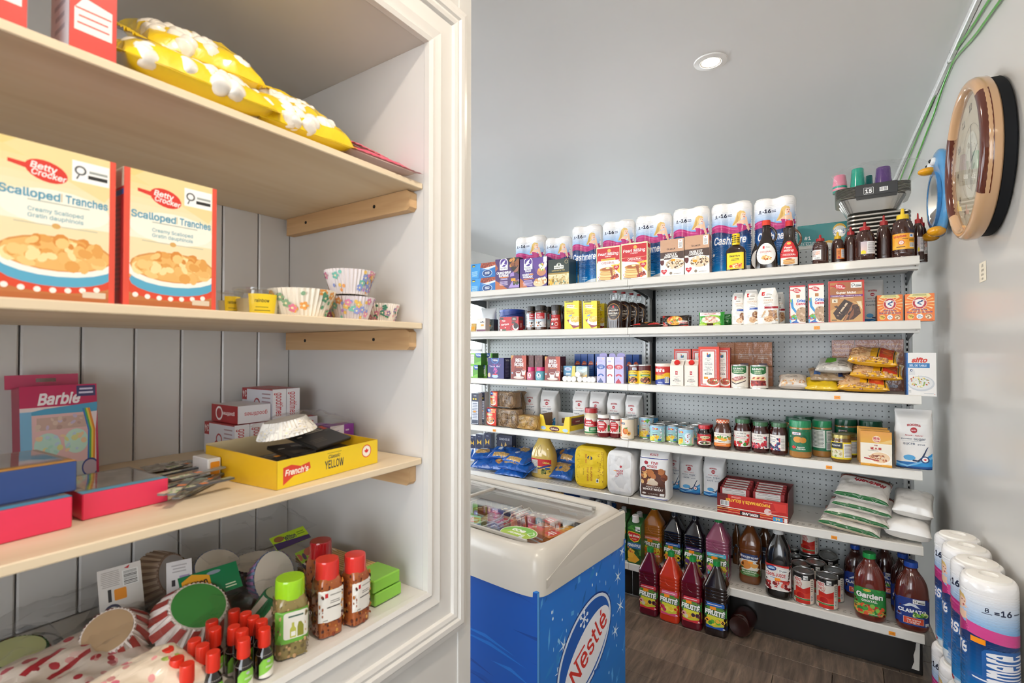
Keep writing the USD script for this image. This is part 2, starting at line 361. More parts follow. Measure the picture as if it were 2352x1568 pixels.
for r in range(-7, 13):                          # rows of planks running along X
 y = 1.28+r*.150 if False else 1.25+r*.15
 if y < .8 or y > 3.05: continue
 x = -2.2-rs.random()*.5
 while x < .4:
  w = 1.2; x1 = min(x+w, .40)
  if x1 > -1.9 and x1-x > .02:
   k = .8+.4*rs.random()
   put(fl, 'plank', cbox(x1-x-.002, .1485, .012, .001, (x+x1)/2, y, -.012), LK+'plank', tuple(k*q for q in (.40, .345, .30)), smooth=False)
  x = x1
put(None, 'ceiling', cbox(8, 11, .1, .001, -2.6, -3.2, HC), WALLP, '#e9e7e4', kind='structure')
# right wall, turned a little off square
RW0, RWA = np.array([.368, 2.15]), -2.25     # passes (x, y); angle
rwd = np.array([math.sin(math.radians(-RWA))*-1, math.cos(math.radians(RWA))])   # along wall, away from the camera
rwn = np.array([-rwd[1], rwd[0]])            # into the room
def onRW(u, v, off=0.):
 d = ray(u, v); P0 = np.array([*(RW0+rwn*off), 0]); n3 = np.array([*rwn, 0.])
 return EYE+d*(((P0-EYE)@n3)/(d@n3))
RWROT = math.degrees(math.atan2(rwn[0], -rwn[1]))  # rotz that turns a front (-y) to face the room
wr = put(None, 'wall_right', move(cbox(7.6, .12, HC, .001), x=RW0[0]+rwd[0]*.6, y=RW0[1]+rwd[1]*.6, rz=RWROT), SEMI, '#cfccc6', kind='structure')
YB, XL = 6.2, -3.5
for x0, x1, z0, z1 in ((-4.1, -3.2, 0, HC), (-3.2, -1.6, 0, .4), (-3.2, -1.6, 2.1, HC), (-1.6, .9, 0, HC)):
 put(None, 'wall_back', cbox(x1-x0, .12, z1-z0, .001, (x0+x1)/2, YB, z0), WALLP, '#e2e0dc', kind='structure')
w2 = thing('window_2', 'added unseen rear window behind the shelving, brightening the far ceiling', 'window', (-2.4, YB+.03, .4), 0, kind='structure')  # window added out of view to throw daylight on the far ceiling
put(w2, 'window_frame', cat_([cbox(1.6, .06, .05, .004), cbox(1.6, .06, .05, .004, z=1.65), *[cbox(.05, .06, 1.7, .004, x=q) for q in (-.775, 0, .775)]]), PAINT, '#f3f3f1', smooth=False)
put(w2, 'pane', cbox(1.58, .004, 1.68, .0005, y=.03, z=.01), GLASS, smooth=False)
# left wall of the store with a window opening
x = XL
for nm, (y0, y1, z0, z1) in {'a': (.85, 1.3, 0, HC), 'b': (1.3, 5.9, 0, .5), 'c': (1.3, 5.9, 2.12, HC), 'd': (5.9, YB, 0, HC)}.items():
 put(None, 'wall_left', move(cbox(y1-y0, .12, z1-z0, .001), x=x, y=(y0+y1)/2, z=z0, rz=90), WALLP, '#e4e2de', kind='structure')
wn = thing('window_1', 'store window', 'window', (XL-.06, 3.6, .5), 90, kind='structure')
put(wn, 'window_frame', cat_([cbox(4.6, .06, .05, .004), cbox(4.6, .06, .05, .004, z=1.57), *[cbox(.05, .06, 1.62, .004, x=q) for q in (-2.275, -1.14, 0, 1.14, 2.275)], cbox(4.6, .03, .025, .003, y=.01, z=.8)]), PAINT, '#f3f3f1')
put(wn, 'pane', cbox(4.58, .004, 1.6, .0005, y=.03, z=.01), GLASS)
# ---- the wall with the niche (face at X = NX), niche from Y = ? to NY
NX, NY, NB, NT, NZ, WE = -.675, .708, -1.115, 1.915, .860, .849
NL = -.42                                    # niche's left end, out of the frame
wl = lambda y0, y1, z0, z1, x0, x1, nm, c='#d2cfca', mt=WALLP: put(None, nm, cbox(x1-x0, y1-y0, z1-z0, .0008, (x0+x1)/2, y0, z0), mt, c, kind='structure')
wl(-3.2, WE, 0, NZ-.02, NX-.5, NX, 'wall_niche')           # below
wl(-3.2, WE, NT, HC, NX-.5, NX, 'wall_niche')              # above
wl(NY, WE, NZ-.02, NT, NX-.5, NX, 'wall_niche', '#d8d5d2')  # right cheek
wl(-3.2, NL, NZ-.02, NT, NX-.5, NX, 'wall_niche')          # left of it
wl(NL, NY, NZ-.02, NZ, NB, NX, 'trim_1', '#dcd8d2', SEMI)    # sill board
bk = put(None, 'wall_niche_back', cbox(.03, NY-NL, NT-NZ+.02, .0008, NB-.035, NL, NZ-.02), WALLP, '#c9c6c2', kind='structure')
YS = [.234+.0792*k for k in range(-9, 7)]
for a, b in zip(YS[:-1], YS[1:]):
 b = min(b, NY)
 if b-a > .01: put(bk, 'board', cbox(.02, b-a-.0025, NT-NZ, .0025, NB-.01, a+.00125, NZ), SEMI, '#d6d4d2', smooth=False)
# fluted casing round the opening: a stepped profile swept round the frame with mitres
prof = [(-.0006, .0005), (-.0006, .013), (.008, .016), (.012, .012), (.018, .013), (.030, .016), (.0335, .011), (.036, .011), (.068, .011), (.0705, .017), (.078, .019), (.084, .017), (.088, .021), (.098, .021), (.104, .016), (.114, .014), (.114, .0005)]
def casing(side):
 P = np.array(prof); V = []
 lo, hi, l, r = NZ, NT, NL, NY
 for end in (0, 1):
  for a, b in P:
   if side == 'right': q = (NX+b, r+a, (lo-a) if end == 0 else (hi+a))
   if side == 'top': q = (NX+b, (r+a) if end == 0 else (l-a), hi+a)
   if side == 'bottom': q = (NX+b, (l-a) if end == 0 else (r+a), lo-a)
   if side == 'left': q = (NX+b, l-a, (hi+a) if end == 0 else (lo-a))
   V.append(q)
 n = len(P); F = [t for k in range(n-1) for t in ([k, k+1, n+k+1], [k, n+k+1, n+k])]
 return tm(V, np.array(F)[:, ::-1])
for k, sd in enumerate(('right', 'top', 'bottom', 'left')):
 put(None, f'trim_{k+2}', casing(sd), SEMI, '#dedbd6', smooth=25, kind='structure')
wl(NY+.1, WE+.0005, 0, HC, NX, NX+.004, 'trim_6', '#d6d4cf', SEMI)
# ================================================================== GONDOLA SHELVING
GY, PY = 2.57, 2.95                          # front edge of shelves, face of the perforated panel
XJ, XR, XLf = -.965, .254, -2.19
SZ = [1.694, 1.434, 1.133, .830, .532, .185]
G0, G1 = '#d9d6cf', '#c9cccd'
def perforated(x0, x1, z0, z1, st=.0254, r=.0034, dp=.016):
 """metal sheet with round holes, each capped in near-black that paints in the unlit void behind; returns mesh, colours"""
 nx, nz = int(round((x1-x0)/st)), int(round((z1-z0)/st)); hx, hz = (x1-x0)/nx, (z1-z0)/nz
 a = np.radians(np.arange(8)*45+22.5); o = np.stack([r*np.cos(a), r*np.sin(a)], -1); k = 1/np.maximum(np.abs(np.cos(a)), np.abs(np.sin(a)))
 q = np.stack([hx/2*np.cos(a)*k, hz/2*np.sin(a)*k], -1); co = np.array([(hx/2, hz/2), (-hx/2, hz/2), (-hx/2, -hz/2), (hx/2, -hz/2)])
 C = np.stack(np.meshgrid(x0+hx*(np.arange(nx)+.5), z0+hz*(np.arange(nz)+.5)), -1).reshape(-1, 2)
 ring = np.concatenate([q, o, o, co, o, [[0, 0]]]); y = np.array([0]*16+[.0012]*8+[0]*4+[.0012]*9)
 dark = np.array([0]*28+[1]*9, bool)  # hole caps get a near-black colour in place of real darkness behind
 f = [t for j in range(8) for t in ([j, (j+1) % 8, 8+(j+1) % 8], [j, 8+(j+1) % 8, 8+j], [8+j, 8+(j+1) % 8, 16+(j+1) % 8], [8+j, 16+(j+1) % 8, 16+j], [28+j, 28+(j+1) % 8, 36])]
 f += [[0, 24, 1], [2, 25, 3], [4, 26, 5], [6, 27, 7]]; n = len(ring)
 V = (C[:, None, :]+ring[None]); V = np.concatenate([V[..., :1], np.broadcast_to(y[None, :, None], V[..., :1].shape), V[..., 1:]], -1).reshape(-1, 3)
 F = (np.array(f)[None]+(np.arange(len(C))*n)[:, None, None]).reshape(-1, 3)
 bx = trimesh.creation.box(bounds=[[x0, 0, z0], [x1, dp, z1]]); keep = bx.face_normals[:, 1] > -.5; F = np.vstack([F, np.array(bx.faces)[keep]+len(V)])
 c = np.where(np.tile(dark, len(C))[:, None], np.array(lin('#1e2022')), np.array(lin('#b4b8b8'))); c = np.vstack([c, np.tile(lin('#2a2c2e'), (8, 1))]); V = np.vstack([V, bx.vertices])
 return tm(V, F), c
def gondola(x0, x1, label, shelves=True):
 t = thing('shelving_bay', label, 'store shelf', (0, 0, 0), 0)
 ZT = 1.83
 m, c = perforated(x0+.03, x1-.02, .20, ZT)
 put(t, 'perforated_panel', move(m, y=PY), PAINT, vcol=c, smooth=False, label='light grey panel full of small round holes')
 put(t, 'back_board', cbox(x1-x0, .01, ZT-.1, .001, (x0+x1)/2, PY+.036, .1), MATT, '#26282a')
 put(t, 'panel_rail', cbox(x1-x0-.04, .012, .018, .002, (x0+x1)/2, PY-.002, ZT), PAINT, G0)
 for k, z in enumerate(SZ):
  yb = PY-.004
  # deck with a lip: (y, z) outline swept along x
  o = [(GY, z), (GY+.004, z+.004), (GY+.012, z), (yb, z), (yb, z-.022), (GY+.055, z-.022), (GY+.05, z-.03), (GY+.016, z-.03), (GY+.010, z-.034), (GY+.001, z-.034), (GY-.003, z-.030), (GY-.001, z-.012)]
  if k < 2: o[5:7] = [(GY+.09, z-.022), (GY+.088, z-.046), (GY+.03, z-.046), (GY+.03, z-.03)]
  put(t, 'shelf', prism(Polygon(o).buffer(0), x1-x0-.002, 'x', x0+.001), PAINT, G0, smooth=20)
  if k >= 2:                               # two rows of slots along the front, one at the back
   S = []
   for y in (GY+.045, GY+.062, PY-.12):
    st = .0254 if y < 2.7 else .035
    for q in range(int((x1-x0-.06)/st)):
     S.append(np.array([[-.006, -.0014], [.006, -.0014], [.006, .0014], [-.006, .0014]])+[x0+.04+q*st, y])
   put(t, 'slot_row', cat_([trimesh.creation.box(bounds=[[*q.min(0), z-.003], [*q.max(0), z+.0004]]) for q in S]), MATT, '#6b655c', smooth=False, kind='stuff')
  if k < 5:
   for xx in (x0+.012, x1-.014):
    br = Polygon([(PY-.005, z-.075), (PY-.005, z-.022), (GY+.03, z-.022), (GY+.03, z-.036), (GY+.08, z-.042), (PY-.12, z-.06)])
    put(t, 'bracket', prism(br, .004, 'x', xx), PAINT, '#63676a', smooth=False)
 put(t, 'kick_plate', cbox(x1-x0-.004, .012, .14, .002, (x0+x1)/2, GY+.05, .002), SEMI, '#1a1817')
 return t
def upright(t, x):
 y = PY-.018
 put(t, 'post', cat_([cbox(.014, .05, 1.835, .002, x-.0125, y), cbox(.014, .05, 1.835, .002, x+.0125, y), cbox(.02, .02, 1.835, .002, x, y+.008)]), PAINT, '#dcdedd')
 put(t, 'slot_row', cat_([cbox(.006, .002, .013, .0004, x, y+.0068, .22+.0254*k) for k in range(62)]), MATT, '#1c1d1e', smooth=False, kind='stuff')
gL = gondola(XLf, XJ, 'left bay of cream metal store shelving with a perforated grey back')
gR = gondola(XJ, XR, 'right bay of cream metal store shelving, beside the white wall')
upright(gL, -.985); upright(gR, .240); upright(gL, -2.18)
# worn white scrape at the right end of the kick plate
scr = Polygon([(.215, .02), (.24, .018), (.243, .13), (.232, .138), (.228, .1), (.222, .075), (.224, .05)])
put(gR, 'worn_paint', prism(scr, .0006, 'y', GY+.0492), MATT, '#d9d6cf', smooth=False)
# ================================================================== PRODUCT BUILDERS
class A: pass
def spot(k, u0, u1, vt, Y=None, vb=None, zb=None):
 """a place on shelf k read off the photograph: left, right and top edge in pixels, front plane Y (or bottom edge vb)"""
 z = zb if zb is not None else SZ[k] if k is not None else 0.
 um = (u0+u1)/2
 if vb is not None: Y = min(max(onZ(um, vb, z)[1], GY+.008 if k is not None else 0), PY-.06)
 if Y is None: Y = GY+.014
 vbase = CY-FPX*((np.array([onY(um, 800, Y)[0], Y, z])-EYE)@UP)/((np.array([onY(um, 800, Y)[0], Y, z])-EYE)@FW)
 vm = (vt+vbase)/2; s = A()
 x0, x1 = onY(u0, vm, Y)[0], onY(u1, vm, Y)[0]
 s.x, s.y, s.z, s.w, s.h = (x0+x1)/2, Y, z+.0006, (x1-x0)*.992, onY(um, vt, Y)[2]-z-.0006
 if vb is not None and k is not None: s.y = max(GY+.006, min(s.y, PY-.008-min(s.w, .13)))
 if k: s.h = min(s.h, SZ[k-1]-(.048 if k < 3 else .0355)-s.z)
 s.loc = (s.x, s.y, s.z); return s
def at(x, y, z, w, h): s = A(); s.x, s.y, s.z, s.w, s.h, s.loc = x, y, z, w, h, (x, y, z); return s
def mk(fn, w, h): p = Print(w, h); fn(p); return p
def carton(name, label, s, d, col, front=None, right=None, left=None, top=None, cat='box', rz=0., group=None, ch=.0012, rx=0., ry=0., mat=PRINT):
 t = thing(name, label, cat, s.loc, rz, group, rx=rx, ry=ry)
 put(t, 'carton', cbox(s.w, d, s.h, ch), CARD, col, smooth=False)
 if front: printed(t, 'printed_front', mk(front, s.w, s.h), flat, mat)
 if right: printed(t, 'printed_side', mk(right, d, s.h), onside(s.w/2, d), mat)
 if left: printed(t, 'printed_side', mk(left, d, s.h), onside(-s.w/2, d, -1), mat)
 if top: printed(t, 'printed_top', mk(top, s.w, d), ontop(s.h, d), mat)
 return t
def loft_thing(name, label, s, rows, dr=1., seg=40, mat=LIQ, col='#333333', body='body', cat='bottle', group=None, rz=0., front=None, zf=(.05, .5), wf=.9, wrap=None, aw=150., lmat=PRINT, disp=None, maxe=.012, lab='label', smooth=35, rx=0.):
 """rows: (z/h, a/(w/2), n[, b/a]) ; front: flat-projected label; wrap: label bent round by angle aw"""
 t = thing(name, label, cat, s.loc, rz, group, rx=rx)
 R = [(z*s.h, a*s.w/2, a*s.w/2*dr*(q[0] if q else 1.), n) for z, a, n, *q in rows]
 L = Loft(R, s.w/2*dr, seg); put(t, body, L.mesh(disp), mat, col, smooth=smooth); t_L[t.GetPath()] = L
 z0, z1 = zf[0]*s.h, zf[1]*s.h
 if front: p = mk(front, s.w*wf, z1-z0); printed(t, lab, p, lambda x, z, l: L.front(x, z+z0, l), lmat, maxe)
 if wrap:
  r = float(L.at((z0+z1)/2)[0]); p = mk(wrap, r*math.radians(aw), z1-z0)
  printed(t, lab, p, lambda x, z, l: L.wrap(x, z+z0, l, r), lmat, maxe)
 return t, L
t_L = {}
def cap(t, s, z0, z1, r, col, name='cap', yc=None, ribs=True, x=0., mat=PLAS, taper=.97):
 yc = s.w/2 if yc is None else yc; seg = 48
 m = lathe([(r, z0), (r, z0+(z1-z0)*.08), (r*taper, z1-(z1-z0)*.1), (r*taper*.95, z1), (r*taper*.8, z1)], seg, x, yc)
 if ribs:
  v = np.array(m.vertices); d = v[:, :2]-[x, yc]; n = np.linalg.norm(d, axis=1); k = (np.arange(len(v)) % 2) == 0
  q = np.where(k & (n > r*.93), .965, 1.); v[:, :2] = [x, yc]+d*q[:, None]; m.vertices = v
 return put(t, name, m, mat, col, smooth=40)
def can(name, label, s, wrap, base='#e8e4dc', top=True, cat='can', group=None, rz=0., aw=330., lid=None, mat=PRINT, dent=None, rx=0.):
 t = thing(name, label, cat, s.loc, rz, group, rx=rx); r, h = s.w/2, s.h
 k = .0022
 put(t, 'body', lathe([(r*.9, .001), (r*.985, 0), (r, .0012), (r, .0035), (r*.97, .006), (r*.972, h-.006), (r, h-.0035), (r, h-.0012), (r*.985, h), (r*.95, h-.0005), (r*.93, h-.004)], 44, 0, r), METAL, '#c9c9c6', smooth=35)
 if lid: put(t, 'lid', lathe([(r*1.005, h-.012), (r*1.005, h+.0015), (r*.95, h+.003), (r*.9, h+.003)], 40, 0, r), PLAS, lid, smooth=35)
 else: put(t, 'lid', lathe([(r*.95, h-.0045), (r*.9, h-.004), (r*.86, h-.0028), (r*.82, h-.004), (r*.7, h-.0035), (r*.66, h-.0026), (r*.62, h-.0035), (r*.3, h-.0033)], 36, 0, r), METAL, '#b9b8b4', smooth=25)
 L = Loft([(.0058, r*.975, r*.975, 2), (h-.0058, r*.977, r*.977, 2)], r, 40)
 put(t, 'paper_sleeve', Loft([(.006, r*.9735, r*.9735, 2), (h-.006, r*.9755, r*.9755, 2)], r, 44).mesh(), CARD, base, smooth=35)
 p = mk(wrap, r*math.radians(aw), h-.012)
 printed(t, 'label', p, lambda x, z, l: L.wrap(x, z+.006, l, r), mat, .008)
 return t
def pillow(w, h, th, seed=1, wr=.0025, nx=26, ny=20, pw=.55, seal=.012):
 """flat bag lying in xy, centred, base at z = 0, thickness th; returns mesh and height function of the top"""
 xs = np.linspace(-1, 1, nx); ys = np.linspace(-1, 1, ny); X, Y = np.meshgrid(xs, ys)
 def prof(a, b): return (np.clip(1-np.abs(a)**2.6, 0, 1)*np.clip(1-np.abs(b)**2.6, 0, 1))**pw
 def shape(a, b): return a*w/2*(1-.05*(1-np.abs(b)**2)*np.abs(a)), b*h/2*(1-.05*(1-np.abs(a)**2)*np.abs(b))
 def topz(a, b):
  q = meshkit.fbm(np.stack([a*3.1*w/h+seed*7.1, b*3.1, np.full_like(a, seed*1.7)], -1), 3, seed)-.5
  q2 = np.sin((a*7+b*3)*2+seed)*.3
  return th/2+prof(a, b)*th/2+(q*2+q2*.3)*wr*(.4+prof(a, b))
 def botz(a, b): return th/2-prof(a, b)*th/2
 px, py = shape(X, Y); T = np.stack([px, py, topz(X, Y)], -1).reshape(-1, 3); B = np.stack([px, py, botz(X, Y)], -1).reshape(-1, 3)
 i, j = np.meshgrid(np.arange(ny-1), np.arange(nx-1), indexing='ij'); a = i*nx+j
 F = np.vstack([np.stack([a, a+1, a+nx+1], -1).reshape(-1, 3), np.stack([a, a+nx+1, a+nx], -1).reshape(-1, 3)]); n = nx*ny
 V = np.vstack([T, B]); F2 = np.vstack([F, F[:, ::-1]+n])
 edge = np.concatenate([np.arange(nx-1), np.arange(nx-1, n-1, nx), np.arange(n-1, n-nx, -1), np.arange(n-nx, 0, -nx)])
 e2 = np.roll(edge, -1); F2 = np.vstack([F2, np.stack([edge, edge+n, e2+n], -1), np.stack([edge, e2+n, e2], -1)])
 def fn(x, z, l):
  a = np.clip(x/(w/2), -1, 1); b = np.clip((z-h/2)/(h/2), -1, 1); qx, qy = shape(a, b)
  return np.stack([qx, qy, topz(a, b)+l*1.6+.0002], -1)
 return tm(V, F2), fn
def bag(name, label, loc, w, h, th, col, front=None, seed=1, rz=0., rx=0., ry=0., mat=FILM, cat='bag', group=None, stand=False, wr=.0025, seals=None, maxe=.012, pw=.55, body='bag', pmat=None):
 """pillow bag; lies with its print upward, reading along +x; stand=True stands it upright facing -y"""
 t = thing(name, label, cat, loc, rz, group, rx=rx, ry=ry)
 m, fn = pillow(w, h, th, seed, wr, pw=pw)
 if stand:
  T = lambda p: np.stack([p[..., 0], th-p[..., 2], p[..., 1]+h/2], -1)
 else: T = lambda p: p
 m.vertices = T(np.array(m.vertices))
 put(t, body, m, mat, col, smooth=50)
 if front:
  p = mk(front, w, h); printed(t, 'printed_film', p, lambda x, z, l: T(fn(x, z, l)), pmat or mat, maxe)
 if seals:                                    # crimped strips at the two short ends
  for e in (-1, 1):
   q = np.linspace(-h/2*.94, h/2*.94, 24); zz = th/2+.0015*np.sin(np.arange(24)*1.9)
   V = np.concatenate([np.stack([np.full(24, e*w/2*.985), q, zz], -1), np.stack([np.full(24, e*(w/2+.012)), q, zz+.002*np.sin(np.arange(24)*2.6)], -1)])
   F = np.array([t3 for k in range(23) for t3 in ([k, 24+k, 25+k], [k, 25+k, k+1])])
   put(t, 'seal', tm(T(V), F), mat, seals, smooth=False)
 return t
def heap(n, w, h, th, cols, r, seed, up=True, flatten=.75):
 """many small pieces (beans, pasta) as one mesh in vertex colours, under the film of a bag"""
 rs = np.random.RandomState(seed); V, F, C, k = [], [], [], 0; b = trimesh.creation.icosphere(1, 1.0)
 for _ in range(n):
  a, c = rs.rand(2)*2-1; q = (max(0, 1-abs(a)**2.6)*max(0, 1-abs(c)**2.6))**.55
  v = np.array(b.vertices)*r*(.8+.4*rs.rand())*[1, 1, flatten]; V.append(v+[a*w/2*.95, c*h/2*.95, th/2+q*th/2-r*.35]); F.append(np.array(b.faces)+k); k += len(v)
  C.append(np.tile(lin(cols[rs.randint(len(cols))]), (len(v), 1)))
 return tm(np.vstack(V), np.vstack(F)), np.vstack(C)
def sack(name, label, s, d, front=None, col='#f0eeea', seed=1, cat='bag', group=None, rz=0., rows=None, fw=.9, fz=(.0, .93), mat=PAPER, side=None, rx=0., bands=()):
 """standing paper bag with a folded top"""
 t = thing(name, label, cat, s.loc, rz, group, rx=rx)
 rows = rows or [(0, .93, 5, .93), (.02, .98, 5, 1), (.12, 1, 4.5, 1.02), (.4, 1, 4, 1.04), (.62, 1, 4, 1.), (.78, .985, 4.5, .92), (.86, .97, 5, .72), (.92, .975, 6, .42), (.955, .985, 7, .2), (.985, .985, 8, .07), (1, .985, 8, .06)]
 R = [(z*s.h, a*s.w/2, b*d/2, n) for z, a, n, b in rows]
 L = Loft(R, d/2, 56)
 def disp(v):
  q = meshkit.fbm(np.stack([v[:, 0]*22+seed, v[:, 1]*22, v[:, 2]*22], -1), 3, seed)-.5
  o = np.zeros_like(v); o[:, 1] = q*.010*np.sign(v[:, 1]-d/2)*-1; o[:, 0] = q*.006; o[v[:, 2] < .002] = 0; return o
 rr = np.array(R)
 zz = np.unique(np.concatenate([rr[:, 0], np.linspace(0, s.h, 26)]))
 L = Loft([(z, *[np.interp(z, rr[:, 0], rr[:, k]) for k in (1, 2, 3)]) for z in zz], d/2, 56)
 put(t, 'paper_bag', L.mesh(disp), mat, col, smooth=50)
 if front:
  z0, z1 = fz[0]*s.h, fz[1]*s.h; p = mk(front, s.w*fw, z1-z0)
  def fn(x, z, l): q = L.front(x, z+z0+.001, l+.0008); return q+disp(q)
  printed(t, 'printed_front', p, fn, mat, .012)
 return t
# ================================================================== TOP SHELF OF THE GONDOLA
def f_blue(p):
 p.r(0, 0, 1, 1, '#2f8fd0').p([(.22, 0), (.3, 1), (1, 1), (1, 0)], '#1b6fb8').p([(.3, 1), (.27, .72), (.45, .62), (.8, .8), (.85, 1)], '#a84a2c')
 p.blobs(.32, .7, .75, .95, ['#7d2f1c', '#c4643f', '#903a22'], 26, .03, 3).p([(.3, .6), (.5, .55), (.9, .78), (.88, .86)], '#d7e6f2')
 p.e(.47, .3, .14, .24, '#cfe2f2').e(.47, .3, .125, .215, '#123e7c').lines(.39, .22, .55, .4, 3, '#e8f0f8', .5, 4)
 p.t('oc', .88, .45, .24, '#f2f6fa', rot=180).r(.04, .78, .13, .93, '#1a2c50').r(.05, .8, .12, .86, '#d9d040').lines(.03, .12, .2, .5, 6, '#a8d4ee', .4)
xa = spot(0, 1081, 1166, 637, GY+.03)
for k in range(2):
 s = spot(0, 1081, 1164, 637, GY+.07); s.z += k*(s.h+.001); s.loc = (s.x, s.y, s.z)
 carton('storage_bag_box', f'{"upper" if k else "lower"} of two stacked blue boxes with upside-down print', s, .10, '#2a7cc0', f_blue, right=lambda p: p.r(0, 0, 1, 1, '#2a84c8'), top=lambda p: p.r(0, 0, 1, 1, '#2a7cc0'), group=None)
def bell(p, cx, cy, q):
 a = p.w/p.h
 p.rr(cx-q, cy-q*a*1.2, cx+q, cy+q*a*.6, '#f4f2f6', .05).e(cx, cy+q*a*.35, q, q*a*.95, '#f4f2f6').e(cx, cy+q*a*.3, q*.84, q*a*.82, '#4b2a86')
 p.p([(cx-q*.85, cy-q*a*.3), (cx-q*.2, cy+q*a*.55), (cx+q*.5, cy+q*a*.9), (cx+q*.1, cy+q*a*.1), (cx+q*.85, cy-q*a*.3)], '#efe9f8')
 p.e(cx+q*.15, cy-q*a*.25, q*.35, q*a*.16, '#4b2a86').t('TACO BELL', cx, cy-q*a*.85, q*a*.32, '#2c1a4a', mw=q*1.7)
def f_taco1(p):
 p.r(0, 0, 1, 1, '#452763').p([(.5, 1), (1, 1), (1, .45), (.7, .6)], '#231a18').p([(0, 0), (.55, 0), (.2, .22), (0, .32)], '#b9642c').p([(0, .6), (.12, .7), (0, .9)], '#a8562c')
 p.blobs(.62, .75, .95, .95, ['#8a4f28', '#c98a3e', '#5d3018'], 12, .07, 5).p([(.7, .5), (.95, .55), (1, .75), (.85, .62)], '#9a6248').p([(.62, .4), (.8, .42), (.78, .55), (.64, .5)], '#9d83c0')
 p.p([(.56, .05), (.72, .25), (1, .3), (1, .05)], '#a58cc8').blobs(.76, .14, .97, .27, ['#40502a', '#7a6a34', '#2f3a20', '#8d5a30'], 16, .05, 6)
 bell(p, .36, .82, .17); p.t('CRUNCHWRAP', .36, .545, .075, '#f4f2f4', 1.5, mw=.6).t('SUPREME', .36, .455, .075, '#f4f2f4', 1.5, mw=.42)
 p.r(.19, .385, .56, .41, '#e07a2a').lines(.2, .32, .54, .37, 2, '#d8cbe4').lines(.17, .14, .55, .28, 5, '#cfc0de', .45, 2).tag(.76, .3, .18)
def f_taco2(p):
 p.r(0, 0, 1, 1, '#472a78').p([(.4, 1), (1, 1), (1, .3), (.6, .5)], '#5f3a8c').p([(0, 0), (.3, 0), (.08, .3), (0, .35)], '#b9642c').r(.87, .82, 1, 1, '#ece9e4')
 p.e(.8, .5, .17, .13, '#c07f5c').e(.83, .62, .1, .09, '#e8c870').blobs(.72, .55, .96, .78, ['#f0e2c0', '#8fae4c', '#d9a24a', '#f5efe0'], 18, .05, 7)
 p.e(.76, .17, .26, .14, '#e9c79a', rot=10).blobs(.58, .06, .96, .28, ['#f4e6c8', '#d8b07a', '#e9c79a', '#c98e54'], 26, .05, 8)
 bell(p, .31, .825, .16); p.t('TACO', .3, .575, .065, '#f4f2f4', 1.5).t('DOUBLE AU', .28, .455, .06, '#f4f2f4', 1.5, mw=.36).t('FROMAGE', .3, .375, .065, '#f4f2f4', 1.5, mw=.36)
 p.r(.14, .29, .52, .315, '#e07a2a').lines(.1, .06, .5, .26, 5, '#cfc0de', .45, 3).r(.35, .43, .5, .47, '#ff8a1c')
carton('meal_kit_box', 'purple meal kit box with a bell emblem, next to the blue boxes', spot(0, 1137.5, 1192.5, 593), .05, '#3c2458', f_taco1)
carton('meal_kit_box', 'purple meal kit box showing a hand holding a taco, next to the green tea box', spot(0, 1194, 1256.5, 592), .05, '#4a2a72', f_taco2, right=lambda p: p.r(0, 0, 1, 1, '#3d2268'))
def f_tea(p):
 p.r(0, 0, 1, 1, '#1c2c20').r(0, 0, 1, .43, '#d9c48c').r(0, .43, 1, .49, '#a98a3c').g(0, .2, 1, .43, '#c9b070', '#e9dcb4', 4)
 p.blobs(.05, .15, .95, .4, ['#d4bd80', '#b79a58', '#e6d6a8'], 50, .045, 2).blobs(.02, .02, .25, .26, ['#e0b020', '#c8961c', '#8a6a18'], 16, .05, 4).blobs(.3, .01, .95, .18, ['#f0e8d0', '#7f9a8a', '#c79a4a', '#8d7a40'], 24, .04, 5)
 p.rr(.28, .63, .75, .76, '#e9e6d8').e(.52, .76, .12, .1, '#e9e6d8').t('AHMAD TEA', .52, .695, .05, '#24352a', 1, mw=.42).e(.52, .79, .06, .05, '#5f6a58').t('CARDAMOM TEA', .49, .575, .05, '#c9b060', .5, mw=.64).ring(.87, .88, .06, .075, '#c9b88a').r(.86, .99, 1, 1, '#a02c28')
carton('tea_box', 'dark green box of tea with a gold landscape, beside the purple boxes', spot(0, 1259, 1307, 595), .09, '#1b2c22', f_tea, right=lambda p: p.r(0, 0, 1, 1, '#1d3a44').r(0, 0, 1, .43, '#2c4a50'))
carton('tea_box', 'dark green tea box with only its edge showing, behind the front one', spot(0, 1312, 1329, 600, GY+.12), .06, '#1b2a22', lambda p: p.r(0, 0, 1, 1, '#1c2a20').r(0, 0, 1, .42, '#c9b070').r(0, .42, 1, .47, '#a98a3c'))
